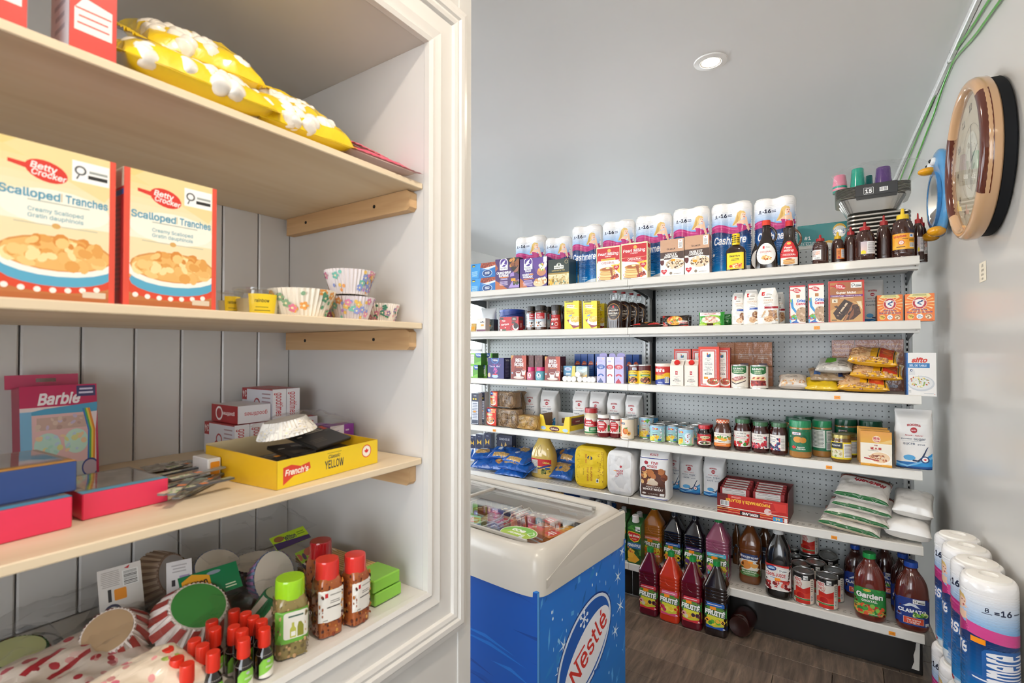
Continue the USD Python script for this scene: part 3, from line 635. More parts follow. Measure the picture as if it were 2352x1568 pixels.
# ---- toilet paper packs
def pack_outline(w, d, n=10):
 g = union_all([affinity.scale(Point(sx*w/4, 0).buffer(1, 12), w/4, d/2) for sx in (-1, 1)])
 g = g.buffer(w*.2).buffer(-w*.2)
 P = np.array(g.exterior.coords)[:-1]; L = LineString(np.vstack([P, P[:1]])); q = [L.interpolate(k/96, normalized=True) for k in range(96)]
 return np.array([(a.x, a.y) for a in q])
def f_tissue(p, word=True):
 p.r(0, 0, 1, 1, '#f1efee').g(0, .62, 1, .92, '#3f97d8', '#f1efee', 8).g(0, .2, 1, .62, '#0f6fb8', '#15255c', 8).g(0, .07, 1, .2, '#1a86cc', '#0f6fb8', 3).g(0, 0, 1, .07, '#dfe8f0', '#8cc0e4', 2)
 p.p([(0, .03), (.2, .02), (.6, .09), (1, .13), (1, 0), (0, 0)], '#e6edf2')
 wv = [(x, .68+.035*math.sin(x*6.2+.3)+.02*x) for x in np.linspace(0, 1, 17)]
 p.p(wv+[(x, z-.085-.02*math.sin(x*5)) for x, z in wv[::-1]], '#b22a72').p([(x, z-.02) for x, z in wv]+[(x, z-.035) for x, z in wv[::-1]], '#cc4a8c')
 # a resting woman with long fair hair
 p.p([(.54, .695), (.62, .77), (.68, .86), (.76, .885), (.84, .87), (.86, .82), (.8, .8), (.74, .74), (.68, .7)], '#d9b870').p([(.56, .7), (.64, .76), (.69, .84), (.72, .78), (.68, .7)], '#c49a50')
 p.p([(.58, .695), (.7, .735), (.83, .76), (.92, .71), (.74, .67)], '#e9c0a4').e(.815, .815, .055, .055, '#efc8b0', rot=-20).p([(.77, .86), (.84, .875), (.87, .84), (.8, .85)], '#d9b870')
 p.e(.84, .793, .016, .008, '#c0605c').r(.80, .825, .83, .832, '#8a5a44').r(.845, .818, .865, .825, '#8a5a44')
 p.p([(.86, .8), (.9, .79), (.92, .72), (.96, .62), (.93, .595), (.88, .66), (.855, .73)], '#ecc4aa').p([(.66, .71), (.78, .70), (.9, .66), (.87, .62), (.7, .63)], '#b22a72')
 p.t('8', .17, .835, .035, '#1b2440', 1).lines(.12, .805, .22, .818, 1, '#3c4660').t('=', .25, .835, .03, '#1b2440', 1.5).t('16', .35, .84, .047, '#1b2440', 2).lines(.43, .82, .55, .86, 2, '#5a6478')
 p.t('Cashmere', .5, .49, .1, '#f4f4f6', 1.3, mw=.78, sh=.22, out='#2a62a8', ow=.1)
 p.e(.09, .3, .035, 0, '#f0f0f0').leaf(.28, .045, .045, '#c8202c').lines(.4, .1, .6, .16, 2, '#9cc8ea')
def tissue_pack(label, s, group=None, rz=0., rx=0., front=f_tissue, d=None, ry=0., name='toilet_paper_pack'):
 t = thing(name, label, 'toilet paper', s.loc, rz, group, rx=rx, ry=ry)
 w, h = s.w, s.h; d = d or w*.51; O = pack_outline(w, d)
 zs = [(0, .93), (h*.02, .975), (h*.05, 1.), (h*.24, 1.), (h*.25, .99), (h*.26, 1.), (h*.49, 1.), (h*.5, .988), (h*.51, 1.), (h*.74, 1.), (h*.75, .99), (h*.76, 1.), (h*.945, 1.), (h*.975, .98), (h*.992, .94), (h, .88)]
 V = np.vstack([np.column_stack([O*k, np.full(96, z)]) for z, k in zs]); V[:, 1] += d/2
 V = np.vstack([V, [[0, d/2, 0], [0, d/2, h]]]); n = len(zs); q = np.arange(96); q2 = (q+1) % 96; e = (n-1)*96
 F = np.vstack([quads(n, 96), np.stack([q2, q, np.full(96, n*96)], -1), np.stack([e+q, e+q2, np.full(96, n*96+1)], -1)])
 put(t, 'film_wrap', tm(V, F), FILM, '#f0eeec', smooth=40)
 for sx in (-1, 1):
  r = w/4*.86
  put(t, 'roll_end', lathe([(r, h-.004), (r*.93, h+.004), (r*.6, h+.007), (r*.42, h+.0075), (r*.36, h+.004), (r*.33, h-.003), (r*.1, h-.006)], 28, sx*w/4, d/2), PAPER, '#f0ede6', smooth=35)
 # front outline as a height field
 fr = O[O[:, 1] < 0]; fr = fr[np.argsort(fr[:, 0])]
 fy = lambda x: np.interp(x, fr[:, 0], fr[:, 1])
 kz = np.array(zs)
 def fn(x, z, l):
  k = np.interp(z, kz[:, 0], kz[:, 1]); return np.stack([x*k, d/2+fy(x)*k-l-.0003, z], -1)
 p = mk(front, w*.985, h*.985); printed(t, 'printed_film', p, fn, FILM, .008)
 return t
PK = [('leftmost pack of toilet paper, above the purple boxes', 1177, 1245, 543, 2.69), ('pack of toilet paper standing above the green tea box', 1247, 1306, 545, 2.70), ('pack of toilet paper left of the two pancake mix boxes', 1308, 1376, 518, 2.69), ('pack of toilet paper above the first pancake mix box', 1378, 1452, 507, 2.68),
   ('pack of toilet paper above the gap between pancake mix and oatmeal', 1454, 1539, 493, 2.68), ('pack of toilet paper above the two oatmeal boxes', 1541, 1627, 477, 2.68), ('pack of toilet paper behind the yellow-capped syrup', 1629, 1726, 465, 2.70), ('rightmost pack of toilet paper on the top shelf, behind the syrup jugs', 1729, 1829, 453, 2.70)]
for q, (lb, a, b, v, Y) in enumerate(PK):
 s = spot(0, a, b, v, Y); tissue_pack(lb, s, 'toilet paper packs on the top shelf')
# ---- pancake mix and oatmeal
def pancakes(p, x0, z0, x1, z1, seed=1):
 n = 4; h = (z1-z0); cx = (x0+x1)/2; rx = (x1-x0)/2
 for k in range(n):
  y = z0+h*(.12+.15*k); p.e(cx, y-.012, rx*(1-.05*k), h*.11, '#b9742e').e(cx, y, rx*(1-.05*k), h*.11, ['#e4b870', '#eccb88'][k % 2])
 y = z0+h*.66; p.e(cx, y, rx*.9, h*.14, '#c88a3c').e(cx-.03, y+.01, rx*.62, h*.09, '#a85a24').p([(cx+rx*.2, y), (cx+rx*.45, y-h*.5), (cx+rx*.55, y-h*.48), (cx+rx*.5, y+.02)], '#9a4a1c').e(cx, y+h*.07, rx*.22, h*.05, '#f0dc9c')
def heart(p, cx, cy, q, c='#c4202c'):
 a = p.w/p.h; th = np.linspace(0, 2*np.pi, 26)
 p.p([(cx+q*.98*np.sin(t)**3, cy+q*a*(.8*np.cos(t)-.32*np.cos(2*t)-.13*np.cos(3*t))) for t in th], c).lines(cx-q*.6, cy-q*a*.1, cx+q*.6, cy+q*a*.35, 2, '#f0d8d4')
def f_pan(p, two=False):
 p.r(0, 0, 1, 1, '#ead9a8').r(.03, .0, .97, .97, '#f4f1e8').r(.03, .55 if not two else .46, .97, .96, '#c41e24').p([(.03, .1), (.97, .1), (.97, .42), (.03, .52)], '#f2efe4').p([(.6, .46), (.97, .5), (.97, .2), (.7, .4)], '#f0c23c')
 p.e(.54, .88, .07, .05, '#e0b050').t('Pearl Milling', .5, .79, .078, '#f6f3ea', 1.3, mw=.84, rot=0, sh=.12).t('COMPANY', .5, .715, .03, '#f6f3ea', .6)
 if two: p.r(.03, .6, .97, .606, '#f0d8a8').t('ORIGINAL', .52, .555, .058, '#f6f3ea', .8, mw=.54).lines(.1, .49, .9, .51, 1, '#e8b8b0')
 else: p.rr(.2, .6, .8, .66, '#ecb444').lines(.24, .615, .76, .645, 1, '#a8702c').r(.06, .47, .94, .6, '#f4f1e8').t('ORIGINAL', .5, .53, .058, '#a8302c', .8, mw=.54)
 pancakes(p, .1, .05, .86, .5); heart(p, .84, .38, .12); p.p([(.6, .06), (.95, .1), (.9, .2), (.7, .16)], '#8a2c24').blobs(.64, .06, .92, .18, ['#a83a28', '#d8683c', '#7a2018'], 10, .05, 3).e(.09, .14, .05, 0, '#fff').lines(.06, .02, .4, .06, 1, '#8a8478').leaf(.09, .14, .025)
SIDE_ING = lambda base: (lambda p: p.r(0, 0, 1, 1, base).lines(.12, .2, .88, .8, 16, '#55504a', .4).r(.1, .85, .9, .96, '#c41e24'))
carton('pancake_mix_box', 'red and cream pancake mix box with a yellow banner', spot(0, 1369.5, 1425, 566), .06, '#e9d9a6', f_pan)
carton('pancake_mix_box', 'red and cream pancake mix box without a banner, nearest the oatmeal', spot(0, 1426.5, 1487.5, 557), .05, '#e9d9a6', lambda p: f_pan(p, True), right=SIDE_ING('#ead9a8'))
def f_oats(p, l1, l2, two):
 p.r(0, 0, 1, 1, '#efece6').r(0, .66, 1, 1, '#c39a7c').r(0, .46, 1, .66, '#4a342c').lines(.03, .7, .97, .99, 8, '#b98f70', .08)
 p.t('QUAKER', .46, .735, .04, '#2a2220', 1.4, mw=.46, arc=-.25).rr(.76, .74, .95, .97, '#eceae6').lines(.79, .76, .92, .9, 5, '#8a8886').e(.85, .94, .02, 0, '#c8202c')
 p.lines(.25, .62, .75, .632, 1, '#e4d8c8').t(l1, .46, .585, .05, '#f4f1ea', 1.6, mw=.52).t(l2, .46, .525, .05, '#f4f1ea', 1.6, mw=.58)
 p.e(.08, .4, .085, .09, '#5a1f1a').r(.0, .45, .16, .5, '#e4ddd4').p([(.1, .12), (1, .06), (1, .2), (.15, .3)], '#f6f4f0')
 p.e(.62, .32, .44, .17, '#f5f2ec').e(.62, .33, .4, .14, '#d8c4a4').blobs(.26, .2, .98, .46, ['#efe4cc', '#d9c49c', '#8a6440', '#f4ecd8', '#5c3c28'], 70, .035, 4 if two else 5, True)
 heart(p, .16, .14, .13); p.e(.45, .09, .06, 0, '#8a7a68').lines(.55, .06, .9, .08, 1, '#7a6a58').tag(.55 if not two else .42, .44 if not two else .345, .18)
carton('oatmeal_box', 'brown oatmeal box with a sticker over its white title, left one', spot(0, 1516.5, 1571, 549), .045, '#d9c8b4', lambda p: f_oats(p, 'MAPLE &', 'BROWN SUGAR', 0))
carton('oatmeal_box', 'brown oatmeal box with a sticker on the bowl, right one', spot(0, 1572.5, 1629.5, 540), .045, '#b08c6c', lambda p: f_oats(p, 'ÉRABLE ET', 'CASSONADE', 1), right=SIDE_ING('#b98f70'))
# ---- syrups
def f_bee(p):
 p.r(0, 0, 1, 1, '#f2d21c').t('BeeHive', .48, .8, .11, '#2a2414', 1.2, mw=.72).lines(.22, .5, .78, .66, 2, '#6a5c20', .35)
 p.e(.62, .2, .3, .16, '#e8a04a', rot=-15).blobs(.38, .1, .9, .32, ['#d8522c', '#f0c878', '#f4e4c0', '#c8382c'], 26, .05, 3).e(.24, .18, .1, .08, '#d03a2c')
s = spot(0, 1665.5, 1711.5, 535)
t, L = loft_thing('syrup_bottle', 'dark syrup bottle with a yellow label and a yellow wrapped cap', s, [(0, .93, 4), (.02, 1, 4), (.5, 1, 4), (.56, .98, 3.6), (.62, .84, 3), (.68, .55, 2.4), (.71, .42, 2), (.74, .4, 2)], .62, col='#2a1a12', front=f_bee, zf=(.06, .49), wf=.84)
put(t, 'cap_wrap', lathe([(s.w*.2, s.h*.705), (s.w*.215, s.h*.73), (s.w*.2, s.h*.8), (s.w*.205, s.h*.985), (s.w*.19, s.h), (s.w*.1, s.h)], 30, 0, s.w*.31), FILM, '#edc81a', smooth=40)
p = Print(s.w*.6, s.h*.24); [p.r(.05+.3*(k % 3), .1+.23*(k//3), .28+.3*(k % 3), .19+.23*(k//3), '#2a2414') for k in range(11)]
Lc = Loft([(0, s.w*.203, s.w*.203, 2), (1, s.w*.203, s.w*.203, 2)], s.w*.31, 24); printed(t, 'cap_print', p, lambda x, z, l: Lc.wrap(x, z, l+.001)+[0, 0, s.h*.74], PRINT, .008)
def handle(t, L, s, side, col, z0, z1, out, r, name='handle', mat=LIQ):
 a0, a1 = L.at(z0*s.h)[0], L.at(z1*s.h)[0]; zz = np.linspace(0, 1, 16); X = []
 for q in zz:
  X.append([side*((a0*q+a1*(1-q))*.86+out*math.sin(math.pi*min(1, q*1.0))**.6), L.yc, s.h*(z1+(z0-z1)*q)])
 put(t, name, tube(np.array(X), r, 10), mat, col, smooth=True)
def f_pc(p):
 p.p([(.5+.5*math.copysign(abs(math.cos(a))**.8, math.cos(a))*(1-.34*max(0, math.sin(a))), .5+.5*math.copysign(abs(math.sin(a))**.8, math.sin(a))) for a in np.linspace(0, 2*np.pi, 40)], '#e6e3df')
 p.r(.33, .74, .43, .86, '#c4262c').lines(.47, .77, .72, .84, 2, '#8a8682').t('ORIGINAL', .5, .585, .075, '#b03028', .8, mw=.62).lines(.4, .5, .6, .52, 1, '#9a948c')
 p.e(.52, .3, .26, .1, '#d8a45c', rot=-8).blobs(.3, .22, .78, .42, ['#a83a24', '#e8c078', '#c4702c', '#f0e0b4'], 22, .045, 5)
s = spot(0, 1733, 1785, 504)
rows = [(0, .93, 3.4), (.03, 1, 3.2), (.14, 1, 3), (.32, .98, 2.8), (.46, .83, 2.4), (.58, .6, 2.2), (.68, .44, 2), (.8, .37, 2), (.88, .36, 2), (.915, .3, 2), (.93, .28, 2)]
t, L = loft_thing('syrup_jug', 'large dark syrup jug with a white rounded label and a red cap', s, rows, .6, col='#20150f', front=f_pc, zf=(.09, .53), wf=.84)
cap(t, s, s.h*.9, s.h, s.w*.2, '#d23a22', yc=s.w*.3); handle(t, L, s, 1, '#2a1a10', .56, .86, s.w*.22, s.w*.06)
s2 = spot(0, 1721, 1771, 514, GY+.13); t, L2 = loft_thing('syrup_jug', 'dark syrup jug half hidden behind the jug with the rounded white label', s2, rows, .5, col='#20150f', front=lambda p: p.e(.5, .5, .5, .5, '#e6e3df'), zf=(.06, .5), wf=.84)
cap(t, s2, s2.h*.9, s2.h, s2.w*.18, '#d23a22', yc=s2.w*.25)
def f_pm(p):
 p.p([(.02, 0), (.98, 0), (1, .5), (.75, .9), (.6, 1), (.4, 1), (.25, .9), (0, .5)], '#c8242a').r(.02, 0, .98, .3, '#ece4d8').e(.5, .9, .12, .06, '#e8b84c')
 p.t('Pearl', .46, .72, .085, '#f6f2ea', 1.2, sh=.12).t('Milling', .48, .6, .085, '#f6f2ea', 1.2, sh=.12).t('ORIGINAL', .52, .42, .07, '#f6f2ea', .8, mw=.8)
 for k in range(3): p.e(.5, .06+.06*k, .34, .05, '#9a5a24').e(.5, .075+.06*k, .34, .045, ['#e0a860', '#ecc080'][k % 2])
 p.e(.5, .225, .2, .035, '#a8581c')
s = spot(0, 1789, 1835, 505)
t, L = loft_thing('syrup_jug', 'dark syrup jug with a ribbed neck and a red label', s, [(0, .93, 3), (.03, 1, 3), (.2, 1, 2.8), (.4, .95, 2.6), (.52, .74, 2.3), (.62, .6, 2), (.72, .58, 2), (.82, .66, 2), (.855, .6, 2), (.875, .38, 2), (.9, .36, 2)], .62, col='#20140e', front=f_pm, zf=(.05, .56), wf=.88)
cap(t, s, s.h*.885, s.h, s.w*.2, '#c42428', yc=s.w*.31); handle(t, L, s, 1, '#5a3418', .45, .8, s.w*.26, s.w*.06)
for k in range(9):
 a = -1.0+.25*k; rr = np.array([[L.at(z*s.h)[0]*1.01*math.sin(a), L.yc-L.at(z*s.h)[1]*1.01*math.cos(a), z*s.h] for z in np.linspace(.57, .85, 7)]); put(t, 'rib', tube(rr, s.w*.016, 5), LIQ, '#2a1a12', smooth=True)
# ---- diaper box standing on the far side's shelf, behind the panel
def f_diaper(p):
 p.r(0, 0, 1, 1, '#1f8a8c').e(.25, .1, .26, .42, '#e8b83c').e(.25, .08, .24, .4, '#eceae4').e(.62, .3, .2, .34, '#e8b83c').e(.6, .26, .19, .33, '#eceae4').r(.0, .0, 1, .01, '#1f8a8c')
 p.t('#1', .2, .72, .07, '#e4f0ee', 1).t('PEDIATRICIAN', .16, .6, .07, '#e4f0ee', .8, mw=.36).lines(.06, .52, .38, .55, 1, '#bfe0dc').t('Pampers', .28, .2, .16, '#147a80', 1.3, mw=.4)
 p.e(.82, .82, .13, .15, '#e8b83c').e(.82, .8, .125, .12, '#eef0ec').t('SOFTEST', .82, .8, .085, '#2a72a8', 1.2, mw=.26)
s = at(0, 3.0, 1.72, 0, 0); a, b = onY(1832, 560, 3.0)[0], onY(1951, 560, 3.0)[0]
s = at((a+b)/2, 3.0, 1.7215, b-a, onY(1890, 514, 3.0)[2]-1.72)
t = carton('diaper_box', 'teal diaper box seen above the perforated panel, behind the honey bottles', s, .22, '#1f8486', f_diaper, top=lambda p: p.r(0, 0, 1, 1, '#e9e8e4'))
bk = thing('shelving_bay', 'far side shelf of the gondola, carrying the teal box', 'store shelf', (-.36, 3.0, 1.69), 0)
put(bk, 'shelf', cbox(1.2, .38, .03, .002), PAINT, G0, smooth=False); put(bk, 'post', cbox(.03, .03, 1.69, .002, 0, .0, -1.69), PAINT, G0, smooth=False)
# ---- foil pans and the bag of cups
def foil_stack(label, s, d, n, band):
 t = thing('foil_pan_stack', label, 'foil pans', s.loc, 0)
 w, h = s.w, s.h; rim = h*.45 if band else h*.92; body = h-rim
 if body > .02:
  m = Loft([(0, w*.33, d*.36, 5), (body*.98, w*.44, d*.45, 5)], d/2, 96).mesh(); v = np.array(m.vertices)
  th = np.arctan2(v[:, 1]-d/2, v[:, 0]); k = 1+.012*np.sign(np.sin(th*44)); v[:, 0] *= k; m.vertices = v; put(t, 'pan', m, METAL, '#c9c5bd', smooth=False)
 for k in range(n):
  z = body+rim*k/n; put(t, 'rim', Loft([(z, w*.47, d*.47, 7), (z+rim/n*.25, w*.5, d*.5, 7), (z+rim/n*.6, w*.497, d*.497, 7), (z+rim/n*.8, w*.47, d*.47, 7)], d/2, 40).mesh(), METAL, '#bdbab4', smooth=30)
 if band:
  z0, z1 = body-h*.12, h*1.004; x0, x1 = -w*.22, w*.32
  put(t, 'paper_band', cbox(x1-x0, d*1.012, rim*1.02, .001, (x0+x1)/2, -d*.006, body), CARD, '#262729', smooth=False)
  m = prism(Polygon([(x0, 0), (x1, 0), (x1-.004, -h*.13), (x0+.004, -h*.13)]), .001, 'y', -.002); m.apply_translation([0, 0, body]); put(t, 'paper_band', move(m, 0), CARD, '#1b1c1d', smooth=False)
  p = Print(x1-x0, rim); p.r(.15, .08, .82, .78, '#262729').rr(.2, .12, .44, .72, '#cfd0d0', .1).rr(.21, .14, .43, .7, '#262729', .1).t('15', .32, .38, .3, '#e4e4e4', 2).lines(.23, .58, .41, .66, 1, '#d0d0d0').bar(.58, .25, .78, .6)
  printed(t, 'label', p, lambda x, z, l: np.stack([x+(x0+x1)/2, np.full_like(x, -d*.006-l), z+body], -1), PRINT)
 return t
s = spot(0, 1945, 2097, 484, 2.70); foil_stack('stack of shiny foil pans behind the honey bottles, under the banded pans', s, .21, 12, False)
a = spot(0, 1917, 2098, 421, 2.66); lo = s.z+s.h+.003; foil_stack('stack of foil pans in a black paper band, above the honey bottles', at(a.x, 2.66, lo, a.w, a.z+a.h-lo), .235, 10, True); ftop = a.z+a.h+.004
def cups(label, u0, u1, v0, cols, n, Y, up=True):
 x0, x1 = onY(u0, 410, Y)[0], onY(u1, 410, Y)[0]; r = (x1-x0)/2; h = onY((u0+u1)/2, v0, Y)[2]-ftop
 t = thing('plastic_cup_stack', label, 'plastic cups', ((x0+x1)/2, Y, ftop), 0)
 for k in range(n):
  z = h*.45*k/n if n > 1 else 0; m = lathe([(r, z), (r*1.03, z+.003), (r, z+.006), (r*.8, z+h*(.55 if n > 1 else .96)), (r*.76, z+h*(.56 if n > 1 else 1.)), (r*.3, z+h*(.56 if n > 1 else 1.))], 28)
  put(t, 'cup', m, GLOS, cols[k % len(cols)], smooth=35)
 return t
cups('stack of pink and green plastic cups in a clear bag, leftmost', 1912, 1946, 402, ['#2a8c78', '#2a9c88', '#d87a90', '#e08aa0'], 8, 2.76)
cups('upside-down teal plastic cup on the foil pans', 1952, 1988, 389, ['#28a088'], 1, 2.74)
cups('upside-down purple plastic cup on the foil pans', 2008, 2050, 385, ['#5c3c78'], 1, 2.74)
cups('dark teal plastic cup between the teal and the purple one', 1986, 2006, 404, ['#0f6c68'], 1, 2.80)
m, _ = pillow(.34, .2, .115, 5, .012); put(None, 'clear_bag', move(m, x=a.x+.02, y=2.76, z=ftop-.002), WRAP, smooth=60, label='crinkled clear plastic bag over the coloured cups on the foil pans', cat='plastic bag')
# ---- honey bottles
HB = [(0, .93, 2.6), (.015, .98, 2.6), (.03, 1., 2.6), (.05, .965, 2.6), (.07, 1, 2.6), (.09, .965, 2.6), (.11, 1, 2.6), (.13, .97, 2.6), (.15, .985, 2.5), (.5, .985, 2.4), (.52, 1, 2.4), (.545, .955, 2.4), (.57, .985, 2.3), (.595, .93, 2.3), (.62, .95, 2.2), (.645, .88, 2.2), (.67, .89, 2.1), (.7, .8, 2), (.725, .79, 2), (.75, .66, 2), (.77, .55, 2), (.79, .5, 2), (.81, .48, 2)]
def f_h1(p): p.r(0, 0, 1, 1, '#e9e6e2').lines(.08, .3, .5, .9, 6, '#7a4a40', .4).lines(.5, .5, .92, .9, 4, '#d89a80', .5).bar(.35, .05, .9, .26).e(.6, .6, .2, .12, '#e8b8a4')
def f_h2(p): p.r(0, 0, 1, 1, '#e88a38').r(.5, .1, .95, .9, '#eceae8').lines(.55, .2, .9, .85, 7, '#8a98c0', .4).p([(.1, .05), (.4, .05), (.3, .25), (.2, .3)], '#c8322c').lines(.1, .4, .4, .8, 4, '#8a4a20')
def f_h3(p): p.r(0, 0, 1, 1, '#d9d4d4').g(0, 0, .4, 1, '#e8c8b8', '#c8bcc4').r(.38, .06, 1, .97, '#eeeceb').lines(.42, .14, .96, .9, 9, '#6a6668', .35).p([(.02, .02), (.3, .02), (.3, .22), (.16, .32), (.02, .22)], '#ecd820')
def f_bb(p):
 p.r(0, 0, 1, 1, '#f0a428').g(0, 0, 1, .5, '#f4b83c', '#f0a428').t('billybee', .36, .82, .13, '#b8261e', 1.8, mw=.54, sh=.1, rot=3).e(.42, .42, .12, 0, '#f0d8c8').ring(.42, .42, .1, .125, '#c83a34').leaf(.42, .45, .025).lines(.45, .62, .72, .7, 1, '#6a3c18').lines(.2, .1, .6, .2, 1, '#6a3c18')
 p.r(.76, .72, .97, .95, '#e8ecf2').e(.84, .84, .05, 0, '#3a78c0').r(.74, .48, .98, .64, '#a87a1c').bar(.76, .1, .98, .4)
HN = [('first honey bottle from the syrup jugs, red cap, label at its left', 1864, 1903, 536, .0, '#a01c20', f_h1, -28, 70), ('honey bottle with a yellow cap in front of the teal box', 1908, 1940, 530, .05, '#dcb41c', f_h2, 30, 80), ('honey bottle with a red cap partly behind its neighbour with a cream label', 1937, 1972, 518, .07, '#a01c20', None, 0, 0), ('honey bottle with a red cap and a cream and yellow label', 1963.5, 2011.5, 506, .0, '#a01c20', f_h3, 22, 95),
   ('unlabelled dark honey bottle left of the orange label', 2013, 2050, 491, .05, '#a01c20', None, 0, 0), ('honey bottle with a yellow cap and an orange label, at the shelf end', 2048, 2103.5, 474, .0, '#e8c41c', f_bb, -2, 118), ('red-capped honey bottle behind the one with the orange label', 2096, 2124, 487, .09, '#a81c20', f_h3, 20, 60), ('last red-capped honey bottle, against the white wall', 2106, 2132, 496, .17, '#a81c20', f_h1, 30, 50)]
for lb, a, b, v, dy, cc, fn, ang, aw in HN:
 s = spot(0, a, b, v, GY+.012+dy); t, L = loft_thing('honey_bottle', lb, s, HB, 1., col='#3c2019', seg=36)
 if fn:
  p = mk(fn, s.w/2*math.radians(aw), s.h*.31); printed(t, 'label', p, lambda x, z, l: L.wrap(x+s.w/2*math.radians(ang), z+s.h*.17, l, s.w/2), PRINT, .008)
 cap(t, s, s.h*.78, s.h*.87, s.w*.27, cc); put(t, 'spout', lathe([(s.w*.12, s.h*.865), (s.w*.09, s.h*.9), (s.w*.07, s.h*.985), (s.w*.05, s.h), (.001, s.h)], 20, 0, s.w/2), PLAS, cc, smooth=40)
# ================================================================== SECOND SHELF
def film_lump(name, label, u0, u1, vt, k, Y, col, cat='bag', seed=3, th=.05, mat=FILM):
 s = spot(k, u0, u1, vt, Y); return bag(name, label, s.loc, s.w, s.h, th, col, seed=seed, stand=True, mat=mat, cat=cat, wr=.006)
carton('card_box', 'small pale card box at the far left of the second shelf, under the blue boxes', spot(1, 1094, 1115, 731), .05, '#d9d4cc', lambda p: p.r(0, 0, 1, .17, '#6a2a4c').lines(.4, .66, .9, .76, 1, '#3a3438').tag(.66, .48, .3).r(.62, .7, .7, .8, '#2a2628'))
carton('card_box', 'dark blue and grey card box left of the blue coffee tin', spot(1, 1117, 1134, 733, GY+.06), .05, '#2f3a3c', lambda p: p.blobs(.05, .05, .95, .9, ['#4a5a54', '#6a7474', '#2a3434', '#586a5c'], 22, .14).tag(.4, .5, .35))
s = spot(1, 1100, 1136, 706, GY+.13); m, _ = pillow(s.w, s.h, .05, 9, .01); m.vertices = np.stack([np.array(m.vertices)[:, 0], np.array(m.vertices)[:, 2], np.array(m.vertices)[:, 1]+s.h/2], -1)
t = thing('chip_bag', 'crumpled clear and silver bag behind the small card boxes', 'bag', s.loc); put(t, 'bag', m, FILM, '#c9cbcc', smooth=50)
carton('leaning_card', 'yellowish leaning card at the left end of the second shelf', spot(1, 1080, 1091, 742), .012, '#c9a45c', lambda p: p.e(.5, .45, .3, .2, '#ff9a1c'), cat='card', rx=-12)
s = spot(1, 1136, 1186, 711, GY+.075)
def f_max(p): p.r(0, 0, 1, 1, '#1c3a8c').r(0, .0, 1, .27, '#e8e4e0').r(0, .1, 1, .26, '#b0262c').t('MAXWELL', .42, .62, .13, '#eef0f4', 1.4, mw=.36).t('HOUSE', .42, .44, .11, '#d0d8ec', 1, mw=.25).lines(.1, .1, .3, .5, 6, '#8a98c8', .4)
can('coffee_tin', 'large round blue coffee tin behind the red coffee box', s, f_max, '#1c3a8c', lid='#2044a0', cat='tin')
def f_tim(p):
 p.r(0, 0, 1, 1, '#c01c24').t('Tim', .2, .72, .13, '#f4ece8', 1.4, sh=.2, rot=4).t('Hortons', .28, .48, .13, '#f4ece8', 1.3, sh=.2, rot=6, mw=.44).leaf(.3, .25, .04, '#f0e4e0').rr(.02, .82, .2, .96, '#2a3a2c').rr(.64, .72, .9, .97, '#3a2a26').r(.64, .52, .84, .68, '#4a3a34').lines(.67, .78, .87, .92, 2, '#d8ccc0')
 p.e(.86, .3, .15, .26, '#ece8e4').e(.86, .36, .13, .2, '#2a1a14').ring(.7, .32, .03, .05, '#ece8e4', 14).blobs(.5, .1, .68, .36, ['#3a1e14', '#522a1a'], 7, .035, 3).r(.03, .03, .12, .16, '#e8e4e0').r(.13, .04, .34, .14, '#3a5a3c').lines(.66, .03, .9, .08, 1, '#f0dcd8')
s = spot(1, 1148, 1191, 727.5); carton('coffee_box', 'red coffee box with a cup of black coffee, in front of the blue tin', s, .055, '#b81a22', f_tim, right=lambda p: p.r(0, 0, 1, 1, '#a8161e').rr(.1, .75, .9, .95, '#4a3a34').t('Tim Hortons', .5, .4, .2, '#f0e0dc', 1, rot=90, mw=.5).r(0, .04, .16, .4, '#28324a'))
def f_ij(p):
 p.g(0, 0, 1, 1, '#dfe4e8', '#b8ccd8', 4).r(.36, .58, .86, 1, '#b81c24').t('Tim', .5, .86, .09, '#f4ecec', 1, sh=.15).t('Hortons', .6, .7, .085, '#f4ecec', 1, sh=.15, mw=.42).lines(.3, .46, .9, .52, 1, '#7a8490')
 p.blobs(.34, .08, .72, .38, ['#d8862c', '#3a1e14', '#f0ece8', '#a85a24'], 18, .05, 2).e(.7, .25, .12, .12, '#eceae8').r(0, .1, .22, .9, '#eef0f0').lines(.02, .15, .2, .85, 8, '#6a7074', .4).bar(.86, .06, 1, .24)
def inst_jar(lb, a, b, v, Y=None, shift=0., fn=f_ij):
 s = spot(1, a, b, v, Y); t, L = loft_thing('coffee_jar', lb, s, [(0, .9, 2.6), (.02, .98, 2.6), (.05, 1, 2.6), (.74, 1, 2.6), (.79, .9, 2.4), (.82, .86, 2)], 1., col='#4a2a18', seg=32)
 p = mk(fn, s.w/2*3.0, s.h*.56); printed(t, 'label', p, lambda x, z, l: L.wrap(x+shift*s.w, z+s.h*.14, l, s.w/2), PRINT, .007)
 cap(t, s, s.h*.8, s.h, s.w*.46, '#1c1a1a'); return t
inst_jar('black-lidded instant coffee jar on the left, next to the red coffee box', 1206, 1224, 703, GY+.03, .25)
inst_jar('black-lidded instant coffee jar in the middle, label facing forward', 1224.5, 1248, 701)
inst_jar('black-lidded instant coffee jar half hidden on the right of the middle one', 1240, 1262, 704, GY+.09, -.1)
NJ = [(0, .88, 2.4), (.03, .97, 2.4), (.18, 1, 2.4), (.38, .88, 2.2), (.52, .78, 2.2), (.66, .86, 2.2), (.74, .92, 2), (.79, .9, 2)]
